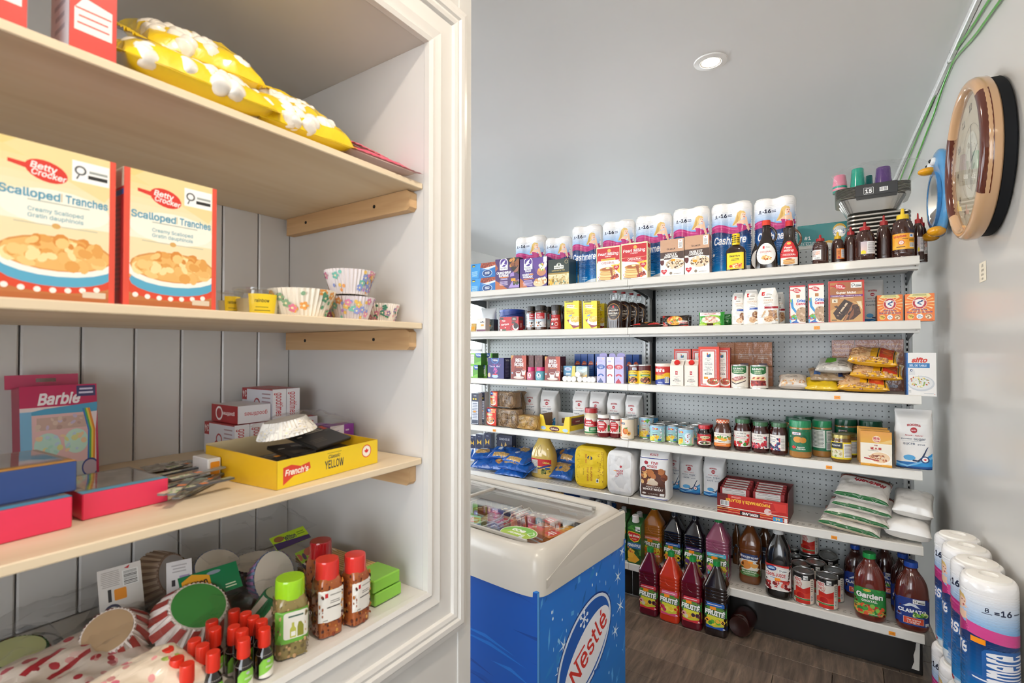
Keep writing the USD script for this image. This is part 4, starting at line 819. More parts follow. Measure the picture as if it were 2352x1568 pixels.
for lb, a, b, v, Y, fn in (('red-labelled waisted coffee jar with a black lid, left of the yellow boxes', 1259, 1284, 700, GY+.014, 1), ('waisted coffee jar with a black lid, behind the red-labelled one', 1280, 1300, 703, GY+.12, 0)):
 s = spot(1, a, b, v, Y); t, L = loft_thing('coffee_jar', lb, s, NJ, 1., col='#3a1f12', seg=32)
 if fn:
  p = mk(lambda p: p.r(0, 0, 1, 1, '#b01c20').t('NESCAFE', .5, .68, .12, '#f4ecea', 1.6, mw=.6).lines(.3, .54, .7, .6, 1, '#d8a098').e(.4, .34, .12, .15, '#2a1410').e(.4, .36, .08, .09, '#f0e8e4').e(.68, .34, .1, .13, '#f0e4e0').e(.68, .34, .08, .1, '#c03028').lines(.2, .06, .8, .14, 1, '#e0b8b0').e(.5, .9, .05, .05, '#e8a09c'), s.w/2*2.6, s.h*.56)
  printed(t, 'label', p, lambda x, z, l: L.wrap(x, z+s.h*.05, l, s.w/2), PRINT, .007)
 cap(t, s, s.h*.77, s.h, s.w*.47, '#1a1614')
def f_mac(p):
 p.r(0, 0, 1, 1, '#f0d418').p([(.2, .88), (.75, .84), (.6, .78), (.95, .72), (.5, .74), (.1, .78)], '#f6f0c8').r(.06, .955, .6, .99, '#2a2a20').t('macaroni', .36, .885, .04, '#a8402c', 1, mw=.56).t('& cheese', .36, .82, .04, '#a8402c', 1, mw=.5).lines(.08, .77, .25, .785, 1, '#4a4420')
 p.lines(.08, .69, .3, .71, 1, '#4a4420').t('macaroni', .36, .65, .04, '#a8402c', 1, mw=.56, sh=.1).t('au fromage', .42, .58, .04, '#a8402c', 1, mw=.66, sh=.1).p([(.3, .5), (.55, .53), (.5, .47), (.28, .45)], '#8098d0')
 p.p([(.16, .34), (.62, .04), (1, .1), (1, .18), (.4, .36)], '#8a1c2c').e(.72, .28, .42, .13, '#f2efe8').p([(.34, .3), (1, .3), (1, .15), (.85, .13), (.6, .15), (.42, .22)], '#eceae4').e(.74, .34, .4, .12, '#f4f1ea').e(.75, .35, .35, .105, '#ecc04a').blobs(.4, .25, 1, .46, ['#f0d070', '#e0a83c', '#f6e4a0', '#d8962c'], 45, .035, 3, True).lines(.06, .015, .7, .03, 1, '#8a7c28')
sd = lambda p: p.r(0, 0, 1, 1, '#dcc010').lines(.2, .1, .8, .9, 14, '#7a6c18', .4)
carton('macaroni_box', 'yellow macaroni box, first from the coffee jars', spot(1, 1296.5, 1330, 691), .035, '#e8cc14', f_mac, right=sd)
carton('macaroni_box', 'yellow macaroni box, second from the coffee jars, by the bottles', spot(1, 1339, 1371, 691), .045, '#e8cc14', f_mac, right=sd)
carton('macaroni_box', 'yellow macaroni box behind, only its right edge showing by the maple bottles', spot(1, 1366, 1388, 697, GY+.14), .04, '#e0c414', f_mac, right=sd)
# ---- four maple syrup flasks one behind the other
def f_map(p):
 p.p([(.5+.5*math.cos(a), .5+.5*math.sin(a)) if True else 0 for a in np.linspace(0, 2*np.pi, 30)], '#c08a3c').e(.5, .5, .47, .475, '#2a140e').p([(.44, .8), (.56, .8), (.58, .92), (.42, .92)], '#2a140e').e(.5, .8, .07, .08, '#c8242c')
 p.lines(.3, .69, .7, .72, 1, '#c8b090').t('MAPLE SYRUP', .5, .58, .085, '#efe6d8', 1.2, mw=.74).t("SIROP D'ÉRABLE", .5, .4, .085, '#efe6d8', 1.2, mw=.8).lines(.24, .24, .76, .32, 2, '#d8c8a8', .4).r(.35, .49, .65, .5, '#c08a3c').lines(.4, .1, .6, .13, 1, '#d8c8a8')
FL = [(0, .78, 3), (.02, .84, 3), (.25, .9, 3), (.45, .96, 3), (.58, .99, 2.8), (.66, .9, 2.5), (.71, .66, 2.2), (.735, .42, 2), (.75, .3, 2)]
flask0 = None
for q, lb in enumerate(('front dark flask of maple syrup with glass loops at the neck, label showing', 'second flask of maple syrup, just behind the front one', 'third flask of maple syrup in the row', 'rearmost flask of maple syrup, next to the noodle packets')):
 s = spot(1, 1390.5, 1426.5, 667, GY+.014)
 if q == 0:
  t = thing('maple_syrup_flask', lb, 'bottle', s.loc, 0); flask0 = t
  L = Loft([(z*s.h, a*s.w/2, a*s.w/2*(.5 if z < .68 else .62), n) for z, a, n in FL], s.w*.26, 40); put(t, 'flask', L.mesh(), LIQ, '#26100b', smooth=35)
  p = mk(f_map, s.w*.82, s.h*.43); printed(t, 'label', p, lambda x, z, l: L.front(x, z+s.h*.23, l), PRINT, .008)
  for k in range(7):
   x = s.w*(-.36+.12*k); put(t, 'flute', tube(np.array([L.front(np.array([x*.9]), np.array([z*s.h]), .0005)[0] for z in np.linspace(.03, .2, 6)]), s.w*.012, 5), LIQ, '#3a1a12', smooth=True)
  put(t, 'neck', lathe([(s.w*.14, s.h*.74), (s.w*.17, s.h*.8), (s.w*.15, s.h*.9), (s.w*.13, s.h*.96)], 24, 0, s.w*.26), PETC, smooth=40)
  for sx in (-1, 1):
   th = np.linspace(0, 2*np.pi, 21)[:-1]; put(t, 'loop_handle', tube(np.stack([sx*(s.w*.2+s.w*.1*np.cos(th)), np.full(20, s.w*.26), s.h*(.84+.075*np.sin(th))], -1), s.w*.035, 8, True), PETC, smooth=True)
  cap(t, s, s.h*.95, s.h, s.w*.13, '#8a1c20', yc=s.w*.26)
  fs = s
 else: dup(flask0, lb, (fs.x+.021*q*(1-.05*q), fs.y+.078*q, fs.z))
# ---- noodle packets
def f_nood(p, red=True):
 p.r(0, 0, 1, 1, '#241a18').e(.5, .55, .33, .42, '#3a2a20').e(.5, .55, .3, .38, '#d89a3c').blobs(.26, .25, .74, .88, ['#ecb850', '#c8782c', '#d8482c', '#f4d890', '#4a7a30', '#e8a040'], 46, .045, 3, True).p([(0, 0), (.3, .0), (.1, .4), (0, .5)], '#c02a24').p([(.55, 0), (1, 0), (1, .22), (.7, .12)], '#b82824').r(.62, .42, .98, .52, '#f0dcd8').r(.68, .3, .99, .38, '#e89ca0').p([(0, .7), (.2, 1), (0, 1)], '#a02420').lines(.04, .12, .25, .25, 2, '#f0c8b8').lines(.8, .05, .96, .12, 1, '#f4e4dc')
s = spot(1, 1453, 1518, 739, GY+.02); bag('noodle_packet', 'black and red noodle packet lying flat next to the maple flasks', (s.x, s.y+.05, s.z), s.w, .12, s.h*.95, '#2a1c18', f_nood, 3, wr=.004, seals='#c8c4bc')
t, s = None, spot(1, 1518, 1580, 722, GY+.03); bag('noodle_packet', 'black noodle packet standing up, bowl of noodles on its front', (s.x, s.y, s.z), s.w, s.h, .04, '#241a18', f_nood, 5, stand=True, wr=.004, seals='#1c1614', rx=-8)
def f_green(p):
 p.r(0, 0, 1, 1, '#3aa02c').r(.04, .72, .86, 1, '#e8ece4').e(.46, .88, .36, .1, '#b02430').e(.46, .88, .345, .085, '#f4f0ee').t('Mr.Noodles', .46, .88, .1, '#b02430', 1.4, mw=.62, rot=3).p([(.02, .3), (.2, .6), (.5, .78), (.8, .72), (.9, .4), (.86, .2), (.1, .15)], '#8ac03c').e(.48, .44, .36, .24, '#e8c8b0').blobs(.14, .22, .82, .66, ['#f0dcc8', '#d8a890', '#f4e8d4', '#c88470', '#e8ccb8'], 50, .045, 3, True)
 p.r(0, 0, .9, .22, '#a8cc30').r(.33, .04, .58, .2, '#4a2418').r(.86, 0, 1, 1, '#2a9030').lines(.05, .08, .28, .14, 1, '#e8f0c8').lines(.62, .06, .84, .16, 2, '#e8f0c8')
s = spot(1, 1603, 1663, 715, GY+.02); bag('noodle_packet', 'bright green noodle packet propped up beside the white cookie bags', s.loc, s.w, s.h, .035, '#2c9a30', f_green, 6, stand=True, wr=.003, rx=-6)
s = spot(1, 1650, 1683, 720, GY+.09); bag('noodle_packet', 'dark green noodle packet half hidden behind the bright green one', s.loc, s.w, s.h, .035, '#1f6a2c', None, 7, stand=True, wr=.006)
def f_cook(p, red, seed):
 p.r(0, 0, 1, 1, '#e9e6e0').r(.22, .84, .37, .95, '#c0242a').lines(.42, .84, .75, .92, 2, '#9a9690').p([(.27, .87), (.33, .87), (.3, .92)], '#f0e0e0').lines(.32, .76, .7, .8, 1, '#6a6460').t('COOKIES', .55, .7, .04, '#c8a078', 1.2, mw=.6).lines(.3, .6, .8, .66, 2, '#c0b4a4').lines(.4, .545, .75, .565, 1, '#5a5450')
 c = '#a82430' if red else '#3a5aa8'; p.p([(.35, .46), (1, .46), (1, .52), (.35, .52), (.38, .49)], c)
 if red: p.p([(.18, .2), (.26, .22), (.42, .36), (.4, .42), (.3, .36)], '#d8b48c').p([(.5, .2), (.62, .42), (.95, .4), (1, .2), (.8, .1), (.56, .12)], '#b08460')
 else: p.e(.76, .3, .2, .11, '#8a5a3c')
 p.blobs(.55, .12, 1, .4, ['#d8b890', '#8a5a3c', '#e8d0a8', '#6a4028', '#c09468'], 26, .05, seed).e(.58, .16, .24, .09, '#d8b088').blobs(.36, .08, .8, .24, ['#e8c8a0', '#a87048', '#c89464'], 18, .04, seed+1, True).lines(.1, .2, .4, .3, 3, '#b8b0a8', .3).lines(.7, .02, .96, .05, 1, '#4a4440')
for q, (lb, a, b, v, Y, r, rz) in enumerate((('white cookie bag, leftmost of the row leaning together', 1680, 1712, 671, GY+.05, 0, 8), ('white cookie bag with a blue ribbon, second in the leaning row', 1707, 1745, 664, GY+.035, 0, 6), ('white cookie bag with a red ribbon and a wooden spoon, in front', 1737, 1788, 660, GY+.014, 1, -4), ('white cookie bag standing behind the one with the red ribbon', 1772, 1803, 670, GY+.11, 1, 0))):
 s = spot(1, a, b, v, Y); sack('cookie_bag', lb, s, .05, lambda p: f_cook(p, r, 3+q), '#e6e3dd', 5+q, rz=rz, rows=[(0, .96, 4, .9), (.03, 1, 4, 1), (.15, 1, 3, 1.05), (.5, .98, 2.6, 1.1), (.75, .92, 2.8, .8), (.88, .8, 3, .4), (.95, .72, 4, .12), (1, .66, 4, .05)], mat=FILM)
# ---- baking mixes
def spoon_logo(p, cx, cy, q, c='#c81e28', left=1.):
 a = p.w/p.h; p.p([(cx-q*1.7*left, cy+q*a*.34), (cx-q*.6, cy+q*a*.25), (cx-q*.6, cy-q*a*.1), (cx-q*1.7*left, cy+q*a*.12)], c).e(cx, cy, q, q*a*.62, c, rot=-14)
 p.t('Betty', cx-.02, cy+q*a*.22, q*a*.36, '#f6efec', 1.3, mw=q*1.3, sh=.1, rot=-6).t('Crocker', cx+.02, cy-q*a*.2, q*a*.34, '#f6efec', 1.3, mw=q*1.6, sh=.1, rot=-6)
def f_crisp(p):
 p.r(0, 0, 1, 1, '#c41e28').r(.05, .03, 1, .96, '#ece8e0'); spoon_logo(p, .46, .87, .26)
 p.rr(.43, .68, .66, .76, '#b8783c').t('Crispy', .82, .6, .06, '#2a62b8', 2, out='#e8ecf4').t('Cannelle', .86, .52, .06, '#c83a3c', 2, out='#e8ecf4', mw=.9)
 p.p([(.04, .62), (.2, .66), (.26, .45), (.5, .3), (.42, .26), (.12, .42)], '#2a90d0').p([(.06, .66), (.15, .6), (.13, .55), (.04, .6)], '#8ac03c').p([(.05, .2), (.3, .26), (.42, .12), (.05, .1)], '#c83030').p([(.05, .03), (.4, .1), (.6, .03)], '#2a70c0').p([(.1, .22), (.4, .24), (.5, .12), (.12, .15)], '#6ab43c').blobs(.03, .02, .5, .2, ['#2a70c0', '#1c4a98', '#58b0e0', '#3c9838'], 14, .06, 3)
 p.e(.85, .24, .44, .2, '#b89878', rot=20).blobs(.5, .08, 1, .4, ['#c8a888', '#a8845c', '#8a6444', '#d8bca0'], 20, .06, 5)
sl = lambda p: p.r(0, 0, 1, 1, '#d8cfc8').lines(.15, .08, .85, .95, 22, '#6a625c', .45)
carton('cereal_bar_box', 'red and white box with bright splashes, first from the cookie bags', spot(1, 1813.5, 1850, 655.5), .05, '#d4ccc4', f_crisp, left=sl, rz=5)
carton('cereal_bar_box', 'red and white box with bright splashes, next to the cake mix', spot(1, 1856.5, 1893, 651), .05, '#d4ccc4', f_crisp, left=sl, rz=5)
def f_moist(p):
 p.r(0, 0, 1, 1, '#c42a24').r(.045, .03, .955, .96, '#c08a50').p([(.045, .6), (.955, .75), (.955, .96), (.045, .96)], '#a8683c').p([(.045, .8), (.3, .96), (.045, .96)], '#b87a44').p([(.05, .03), (.95, .03), (.95, .4), (.7, .5), (.05, .3)], '#d0a468'); spoon_logo(p, .33, .86, .16)
 p.white_tag(.63, .82, .93, .95).t('Super Moist', .5, .715, .05, '#f6efe4', 1.5, mw=.56).r(.05, .615, .955, .665, '#6a2a7c').t('Chocolate Fudge - Fondant au chocolat', .5, .64, .024, '#f0e4ee', 1, mw=.84).lines(.3, .58, .72, .6, 1, '#f4e8d4').rr(.1, .48, .26, .57, '#e8ddc4').t('4', .18, .525, .05, '#3a3a3a', 1)
 p.p([(.13, .24), (.45, .56), (.68, .47), (.6, .3), (.35, .06), (.22, .1)], '#38241c').p([(.68, .47), (.86, .38), (.9, .22), (.7, .08), (.4, .05), (.48, .16)], '#4a2c20').p([(.23, .17), (.28, .16), (.55, .46), (.5, .48)], '#d8c0a0').p([(.42, .05), (.47, .04), (.74, .44), (.69, .47)], '#a8704c').blobs(.2, .15, .85, .42, ['#4a3024', '#2c1a14', '#5a3c2c', '#38241c'], 46, .03, 4).p([(.56, .05), (.7, .18), (.72, .34), (.6, .2)], '#8a5638').lines(.08, .05, .24, .09, 1, '#4a3a28').p([(.78, .5), (.92, .5), (.94, .3), (.86, .4)], '#e8d8b4')
carton('cake_mix_box', 'red-edged cake mix box with a slice of chocolate cake', spot(1, 1902.5, 1986, 644), .055, '#d8cfc8', f_moist, left=sl, rz=5)
def f_sugar(p):
 p.g(0, 0, 1, .12, '#163a78', '#1f74bc', 3).p([(0, .1), (.35, .06), (.7, .16), (1, .3), (1, .06), (0, .03)], '#2a8ccc').p([(0, .1), (.3, .06), (.65, .13), (1, .25), (1, .2), (.6, .09), (.3, .03), (0, .07)], '#7ab8e0')
 p.t('ROGERS', .5, .8, .035, '#b02a34', 1.8, mw=.42, arc=.35).e(.5, .705, .1, 0, '#b02430').t('Lantic', .5, .705, .026, '#f0d8d8', 1, mw=.15).t('Naturel - Natural', .5, .61, .024, '#c05058', .5, mw=.5, sh=.2).t('granulated', .28, .545, .022, '#4a5a70', .5, mw=.34).t('sugar', .66, .55, .045, '#6a7484', .6).t('sucre', .36, .46, .045, '#6a7484', .6).t('granulé', .7, .45, .022, '#4a5a70', .5).r(.16, .5, .84, .503, '#8a98a8')
 p.p([(.44, .17), (.6, .16), (.7, .22), (.86, .4), (.9, .42), (.88, .39), (.74, .2), (.62, .13), (.46, .14)], '#2a3c5c').e(.36, .2, .17, .05, '#58a8dc').ring(.8, .18, .085, .125, '#2a4878', 20).e(.8, .18, .086, 0, '#f0eeec').leaf(.8, .18, .05)
s = spot(1, 1978, 2032, 641, GY+.2); sack('sugar_bag', 'white paper sugar bag behind the cake mix box on the second shelf', s, .09, f_sugar, '#dcdad6', 9)
def f_soda(p):
 p.r(0, 0, 1, 1, '#e8782c')
 for k in range(20):
  a = math.radians(18*k+5); c = '#f4b868' if k % 2 else '#ecd0a0'; x, y = .5, .66
  p.p([(x+.14*math.cos(a), y+.14*math.sin(a)), (x+.5*math.cos(a-.06), y+.4*math.sin(a-.06)), (x+.5*math.cos(a+.06), y+.4*math.sin(a+.06))], c)
 p.p([(.1, .9), (.2, 1), (.8, 1), (.9, .9), (.8, .88), (.2, .88)], '#e8d890').lines(.22, .91, .78, .985, 2, '#3a6a48', .35).e(.5, .66, .25, .22, '#e8dcd0').e(.5, .66, .235, .205, '#b82430').e(.5, .665, .16, .145, '#eceae6')
 p.t('ARM & HAMMER', .5, .775, .052, '#f4ece8', 1.4, mw=.4, arc=.7).p([(.4, .66), (.48, .72), (.56, .74), (.58, .7), (.5, .68), (.46, .62)], '#2a4a88').p([(.46, .62), (.56, .58), (.57, .62), (.5, .65)], '#2a4a88').e(.58, .735, .04, .03, '#1c3468').lines(.32, .5, .68, .53, 1, '#e8b0a8')
 p.t('Baking Soda', .5, .42, .058, '#2a4a8c', 1.4, mw=.5).t('Bicarbonate de soude', .5, .33, .052, '#2a4a8c', 1.2, mw=.86).tag(.5, .02, .01)
 for k, c in enumerate((['#8a6a28', '#e8c040', '#503818'], ['#b8c8d8', '#f0f4f8', '#7a90a8'], ['#e8c898', '#a87848', '#f4e4c8'])): x = .2+.3*k; p.e(x, .17, .12, .1, '#d8b8a0').e(x, .17, .105, .085, c[1]).blobs(x-.08, .11, x+.08, .23, c, 12, .03, k+2, True)
 p.lines(.8, .02, .95, .05, 1, '#8a4a18')
sl2 = lambda p: p.r(0, 0, 1, 1, '#6a3c20').lines(.1, .1, .9, .9, 8, '#7c4a2a', .5)
carton('baking_soda_box', 'orange baking soda box left of its twin, right of the cake mix', spot(1, 2014.5, 2074, 677), .055, '#b05a20', f_soda, left=sl2, rz=4)
carton('baking_soda_box', 'orange baking soda box at the right end of the second shelf', spot(1, 2078.5, 2147, 674), .055, '#b05a20', f_soda, rz=0)
# ================================================================== THIRD SHELF
def f_tet(p, a=0):
 p.r(0, 0, 1, 1, '#7cc040').p([(0, 0), (1, .35), (1, 1), (.7, 1), (0, .4)], '#5aa02c')
 if a: p.r(.08, .1, .42, .9, '#e4e4d8').lines(.1, .15, .4, .85, 8, '#a8a89c', .3); x = .8
 else: p.r(.14, .12, .84, .98, '#e9ecd8'); x = .5; p.lines(.24, .36, .76, .58, 3, '#a8c070', .4).r(.3, .12, .7, .3, '#6ab43c')
 p.e(x, .86, .28, .24, '#1c3a84').e(x, .9, .28, .2, '#3a68b8').t('Tetley', x, .84, .13, '#eef2f8', 1, mw=.42)
for k, (lb, a, b, vt, zb, fl) in enumerate((('green tea box, lower left of the stacked four', 1078, 1097.5, 838, None, 1), ('green tea box, lower right of the stacked four', 1099, 1118.5, 838, None, 0), ('green tea box, upper left of the stacked four', 1078, 1105, 811, .11, 1), ('green tea box, upper right of the stacked four', 1107, 1131, 811, .11, 0))):
 s = spot(2, a, b, vt, GY+(.03 if k % 2 == 0 else .094))
 if zb:
  lo = s2.h+.0015; s.z += lo; s.h -= lo; s.loc = (s.x, s.y+.0, s.z)
 else: s2 = s
 carton('green_tea_box', lb, s, .07, '#5fa030', lambda p: f_tet(p, fl), right=lambda p: p.r(0, 0, 1, 1, '#3c7a24'))
def f_cocoa(p):
 p.r(0, 0, 1, 1, '#2c2a74').e(.46, .93, .24, .2, '#3a7ac0').e(.46, .94, .2, .17, '#1c2c78').t('Tetley', .46, .9, .085, '#eef2f8', 1.4, mw=.34).p([(.1, .66), (.46, .58), (.84, .68), (.6, .52), (.5, .3), (.4, .3), (.34, .52)], '#3c3c90').t('Cocoa', .3, .6, .07, '#e8e0f0', .6, sh=.3).t('Bliss', .64, .6, .07, '#e8e0f0', .6, sh=.3)
 p.blobs(.1, .6, .85, .72, ['#c84a98', '#e070a8', '#8a4ab0'], 18, .022, 3).blobs(.36, .28, .6, .56, ['#d8408c', '#e878a8', '#7a3aa0', '#c02c78'], 34, .03, 4, True).e(.46, .13, .2, .08, '#a8c4e8').p([(.3, .22), (.62, .22), (.56, .08), (.36, .08)], '#b8d0f0').e(.46, .22, .16, .035, '#c82840').e(.1, .18, .09, .11, '#e8c8a8').ring(.1, .18, .06, .075, '#b88858')
carton('cocoa_tea_box', 'dark blue tea box with a pink steaming cup', spot(2, 1120, 1157.5, 822), .075, '#262560', f_cocoa, right=lambda p: p.r(0, 0, 1, 1, '#211f58').t('Tetley', .5, .9, .1, '#dfe4f0', 1, mw=.6).lines(.2, .1, .8, .8, 12, '#8a88b8', .4))
def f_rose(p):
 p.r(0, 0, 1, 1, '#7a2418').p([(0, 1), (.18, 1), (.0, .8)], '#c8882c').p([(.7, 1), (1, 1), (1, 0), (.8, .2)], '#b8401c').p([(0, 0), (.25, .5), (.2, 1), (0, .8)], '#a0341c').t('RED', .52, .8, .13, '#f0e4e0', 2, mw=.5).t('ROSE', .52, .63, .13, '#f0e4e0', 2, mw=.6).r(.32, .5, .72, .54, '#c0683c').e(.08, .28, .06, 0, '#9ab0c0')
 p.e(.5, .1, .34, .06, '#d8c8bc').p([(.3, .3), (.66, .3), (.6, .1), (.36, .1)], '#e8dcd4').e(.48, .3, .18, .05, '#ece4dc').e(.48, .3, .15, .035, '#8a3018').p([(.68, .38), (.95, .38), (.9, .2), (.72, .2)], '#e0d4cc').e(.815, .38, .135, .04, '#e8e0d8').e(.815, .38, .11, .028, '#8a3018')
dk = lambda p: p.r(0, 0, 1, 1, '#4a1a16').t('RED ROSE', .5, .5, .3, '#b8a09c', 1, rot=90, mw=.5)
carton('red_tea_box', 'red tea box with white cups, left one behind the pink-lidded jars', spot(2, 1174, 1209, 816), .07, '#6a2018', f_rose, right=dk)
for k, (a, b) in enumerate(((1211, 1226), (1228, 1246))):
 carton('red_tea_box', ['dark wrapped tea box on its side, left of two', 'dark wrapped tea box on its side, right of two'][k], spot(2, a, b, 816, GY+.03), .07, '#4a1b18', lambda p: p.r(0, 0, 1, 1, '#58201c').t('RED ROSE', .3, .4, .13, '#c0a8a4', 1, rot=90, mw=.8).blobs(.1, .6, .9, 1, ['#6a3028', '#4a2420', '#7a4a40'], 12, .12, 3), right=lambda p: p.r(0, 0, 1, 1, '#3a1614'))
carton('red_tea_box', 'red tea box with white cups, right one next to the drink mixes', spot(2, 1251, 1287, 818.5), .07, '#6a2018', f_rose, right=dk)
def f_cand(p, c): p.r(0, 0, 1, 1, c[0]).e(.5, .52, .22, .34, '#eceae4').e(.5, .62, .1, .12, c[1]).r(.3, .25, .7, .45, '#e8b8c8' if c[2] else '#bcd0d8').lines(.34, .28, .66, .42, 2, c[1], .4)
for lb, a, b, v, Y, c in (('small pink jar with a bright pink lid in front of the red tea', 1207.5, 1224.5, 843, GY+.012, ('#c06078', '#c8602c', 1)), ('small turquoise jar with a bright pink lid, beside the pink jar', 1226.5, 1248, 843, GY+.012, ('#58a0b0', '#2c6a88', 0)), ('third pink-lidded jar, behind the turquoise one', 1243, 1258, 843, GY+.085, ('#8a3a44', '#9a4a50', 1))):
 s = spot(2, a, b, v, Y-.006); t, L = loft_thing('sprinkle_jar', lb, s, [(0, .85, 3), (.05, .96, 3), (.4, 1, 3), (.62, .96, 2.6), (.72, .82, 2.2)], 1., col=c[0], seg=30, cat='jar')
 p = mk(lambda p: f_cand(p, c), s.w*.95, s.h*.56); printed(t, 'label', p, lambda x, z, l: L.wrap(x, z+s.h*.08, l, s.w/2), PRINT, .006); cap(t, s, s.h*.71, s.h, s.w*.46, '#d0206c')
 Y0 = s
s = spot(2, 1246, 1292, 864, GY+.03); bag('wafer_packet', 'flat beige packet lying on the third shelf by the pink-lidded jars', (s.x, s.y+.02, s.z), s.w, .07, .012, '#c8b098', lambda p: p.blobs(0, 0, 1, 1, ['#b89878', '#d8c0a8', '#a88468', '#e0d0bc'], 40, .05, 3), 4, wr=.003)
def f_pud(p): p.r(0, 0, 1, 1, '#4a88b0').p([(.6, 0), (1, 0), (1, 1), (.75, 1)], '#d8c85c').p([(0, 0), (.6, 0), (.7, .35), (0, .45)], '#1c4a68').e(.38, .8, .28, .12, '#b8c8e0').t('JELLY', .38, .8, .1, '#8a4a8c', 1, mw=.4).t('JELLY', .38, .5, .12, '#e8eef0', 1.4, mw=.4).lines(.2, .2, .6, .38, 2, '#c8d4dc')
carton('drink_mix_box', 'blue and yellow dessert mix box above the white lids', spot(2, 1294, 1322, 840, GY+.04), .03, '#3a7090', lambda p: p.r(0, 0, 1, 1, '#4a88b0').p([(.6, 0), (1, 0), (1, 1), (.75, 1)], '#d8c85c').p([(0, 0), (.6, 0), (.7, .35), (0, .45)], '#1c4a68').e(.38, .8, .28, .12, '#b8c8e0').lines(.24, .74, .52, .86, 2, '#8a6a9c').lines(.2, .2, .6, .56, 4, '#d8e0e4'))
carton('drink_mix_box', 'pale blue and gold dessert mix box above the white lids', spot(2, 1323.5, 1348.5, 841, GY+.04), .03, '#a8c0c8', lambda p: p.g(0, 0, 1, 1, '#d8b040', '#a8d0e0', 4).p([(0, .3), (1, .75), (1, .95), (0, .6)], '#d0e4ec').p([(.3, 0), (1, .1), (1, .5), (.5, .3)], '#e0b040').lines(.1, .8, .6, .94, 2, '#7a98b0'))
# white-capped tubes lying with their round ends forward
tube0 = None
pos = [(1297, 870.5), (1307, 871), (1317, 871), (1331, 872), (1343, 872.5), (1353, 873), (1361.5, 873.5), (1326.5, 861)]
for k, (u, v) in enumerate(pos):
 r = .0165; Y = GY+.012; X = onY(u, v, Y)[0]; z = SZ[2]+.001 if k < 7 else SZ[2]+.001+r*1.72
 lb = 'white round end of a candle tube, lying on top of the row' if k == 7 else 'white round end of a candle tube in the row on the third shelf'
 lb = lb if k == 7 else f'{["first", "second", "third", "fourth", "fifth", "sixth", "seventh"][k]} white round tube end from the left in the row on the third shelf'
 if tube0 is None:
  tube0 = thing('candle_tube', lb, 'candle', (X, Y, z), group='white round tube ends in a row')
  L = lathe([(r*.9, 0), (r, .002), (r, .016), (r*.96, .0165), (r*.96, .10), (r*.9, .102)], 28); v3 = np.array(L.vertices); L.vertices = np.stack([v3[:, 0], v3[:, 2], r-v3[:, 1]], -1)
  put(tube0, 'tube', L, PLAS, '#e8e4dc', smooth=35)
  D = lathe([(r*.8, -.0003), (r*.78, -.0006), (.001, -.0006)], 24); v3 = np.array(D.vertices); D.vertices = np.stack([v3[:, 0], v3[:, 2], r-v3[:, 1]], -1); put(tube0, 'end_disc', D, PLAS, '#f2efe8', smooth=35)
 else: dup(tube0, lb, (X, Y, z), group='white round tube ends in a row' if k < 7 else 'single white tube end on top')
def f_spag(p): p.r(0, 0, 1, 1, '#1c4a94').p([(.1, .62), (.3, .72), (.6, .74), (.9, .66), (.9, .6), (.1, .57)], '#c8582c').t('Barilla', .5, .64, .035, '#e8c8b0', 1, sh=.15, mw=.7).lines(.2, .44, .8, .55, 4, '#8aa8d0', .35).lines(.2, .2, .8, .4, 3, '#3a68a8')
for k, (a, b, v, lb) in enumerate(((1319.5, 1334, 813, 'first tall blue box in the row behind the white tubes'), (1335, 1349, 813, 'second tall blue box in the row behind the white tubes'), (1350, 1364, 813, 'third tall blue box in the row behind the white tubes'), (1367, 1380, 812.5, 'fourth tall blue box, behind the blue and lilac icing box'), (1381, 1394, 812.5, 'fifth tall blue box, behind the icing boxes'), (1438, 1452, 814, 'tall blue box behind the first yellow can'), (1453, 1468, 814, 'tall blue box behind the second yellow can'))):
 carton('blue_pasta_box', lb, spot(2, a, b, v, 2.80 if k < 5 else 2.78), .05, '#1a4286', f_spag)
def f_ice(p, a, b, c):
 p.r(0, 0, 1, 1, a).r(.2, .8, .62, .86, '#b0a4d4').e(.72, .93, .1, .025, '#f0c8a0')
 p.e(.46, .62, .46, .09, b).t('Pudding', .46, .65, .025, '#f0f0f8', 1, mw=.6, rot=4).t('Top it!', .46, .59, .035, '#f0f0f8', 1.2, mw=.6, rot=4, sh=.1)
 for k in range(5):
  t = math.radians(20+35*k); p.e(.46+.26*math.cos(t), .27+.07*math.sin(t), .09, .03, b, rot=20+35*k-0)
 p.e(.42, .05, .3, .07, c).p([(.15, .06), (.42, .2), (.7, .06)], c).lines(.3, .4, .7, .46, 2, '#a8a8c0', .3)
for lb, a, b, v, cols, rt in (('lilac and blue tall icing box, left of three', 1371, 1391, 819, ('#b8b4dc', '#2c58a8', '#4a5888'), '#8884bc'), ('white tall icing box with a red emblem, middle of three', 1393, 1410, 819.5, ('#eceaf0', '#c02c34', '#eceaf0'), '#d0ccd8'), ('lilac and red tall icing box, right of three', 1411.5, 1432.5, 819, ('#b8b0d8', '#c02438', '#b02438'), '#9088b8')):
 s = spot(2, a, b, v); t = carton('icing_box', lb, s, .035, cols[0], lambda p: f_ice(p, *cols), right=lambda p: p.r(0, 0, 1, 1, rt))
 put(t, 'hang_tab', prism(Polygon([(-s.w*.45, 0), (s.w*.45, 0), (s.w*.45, .012), (s.w*.2, .02), (-s.w*.2, .02), (-s.w*.45, .012)]), .001, 'y', .03).apply_translation([0, 0, s.h]), CARD, '#8c84b8', smooth=False)
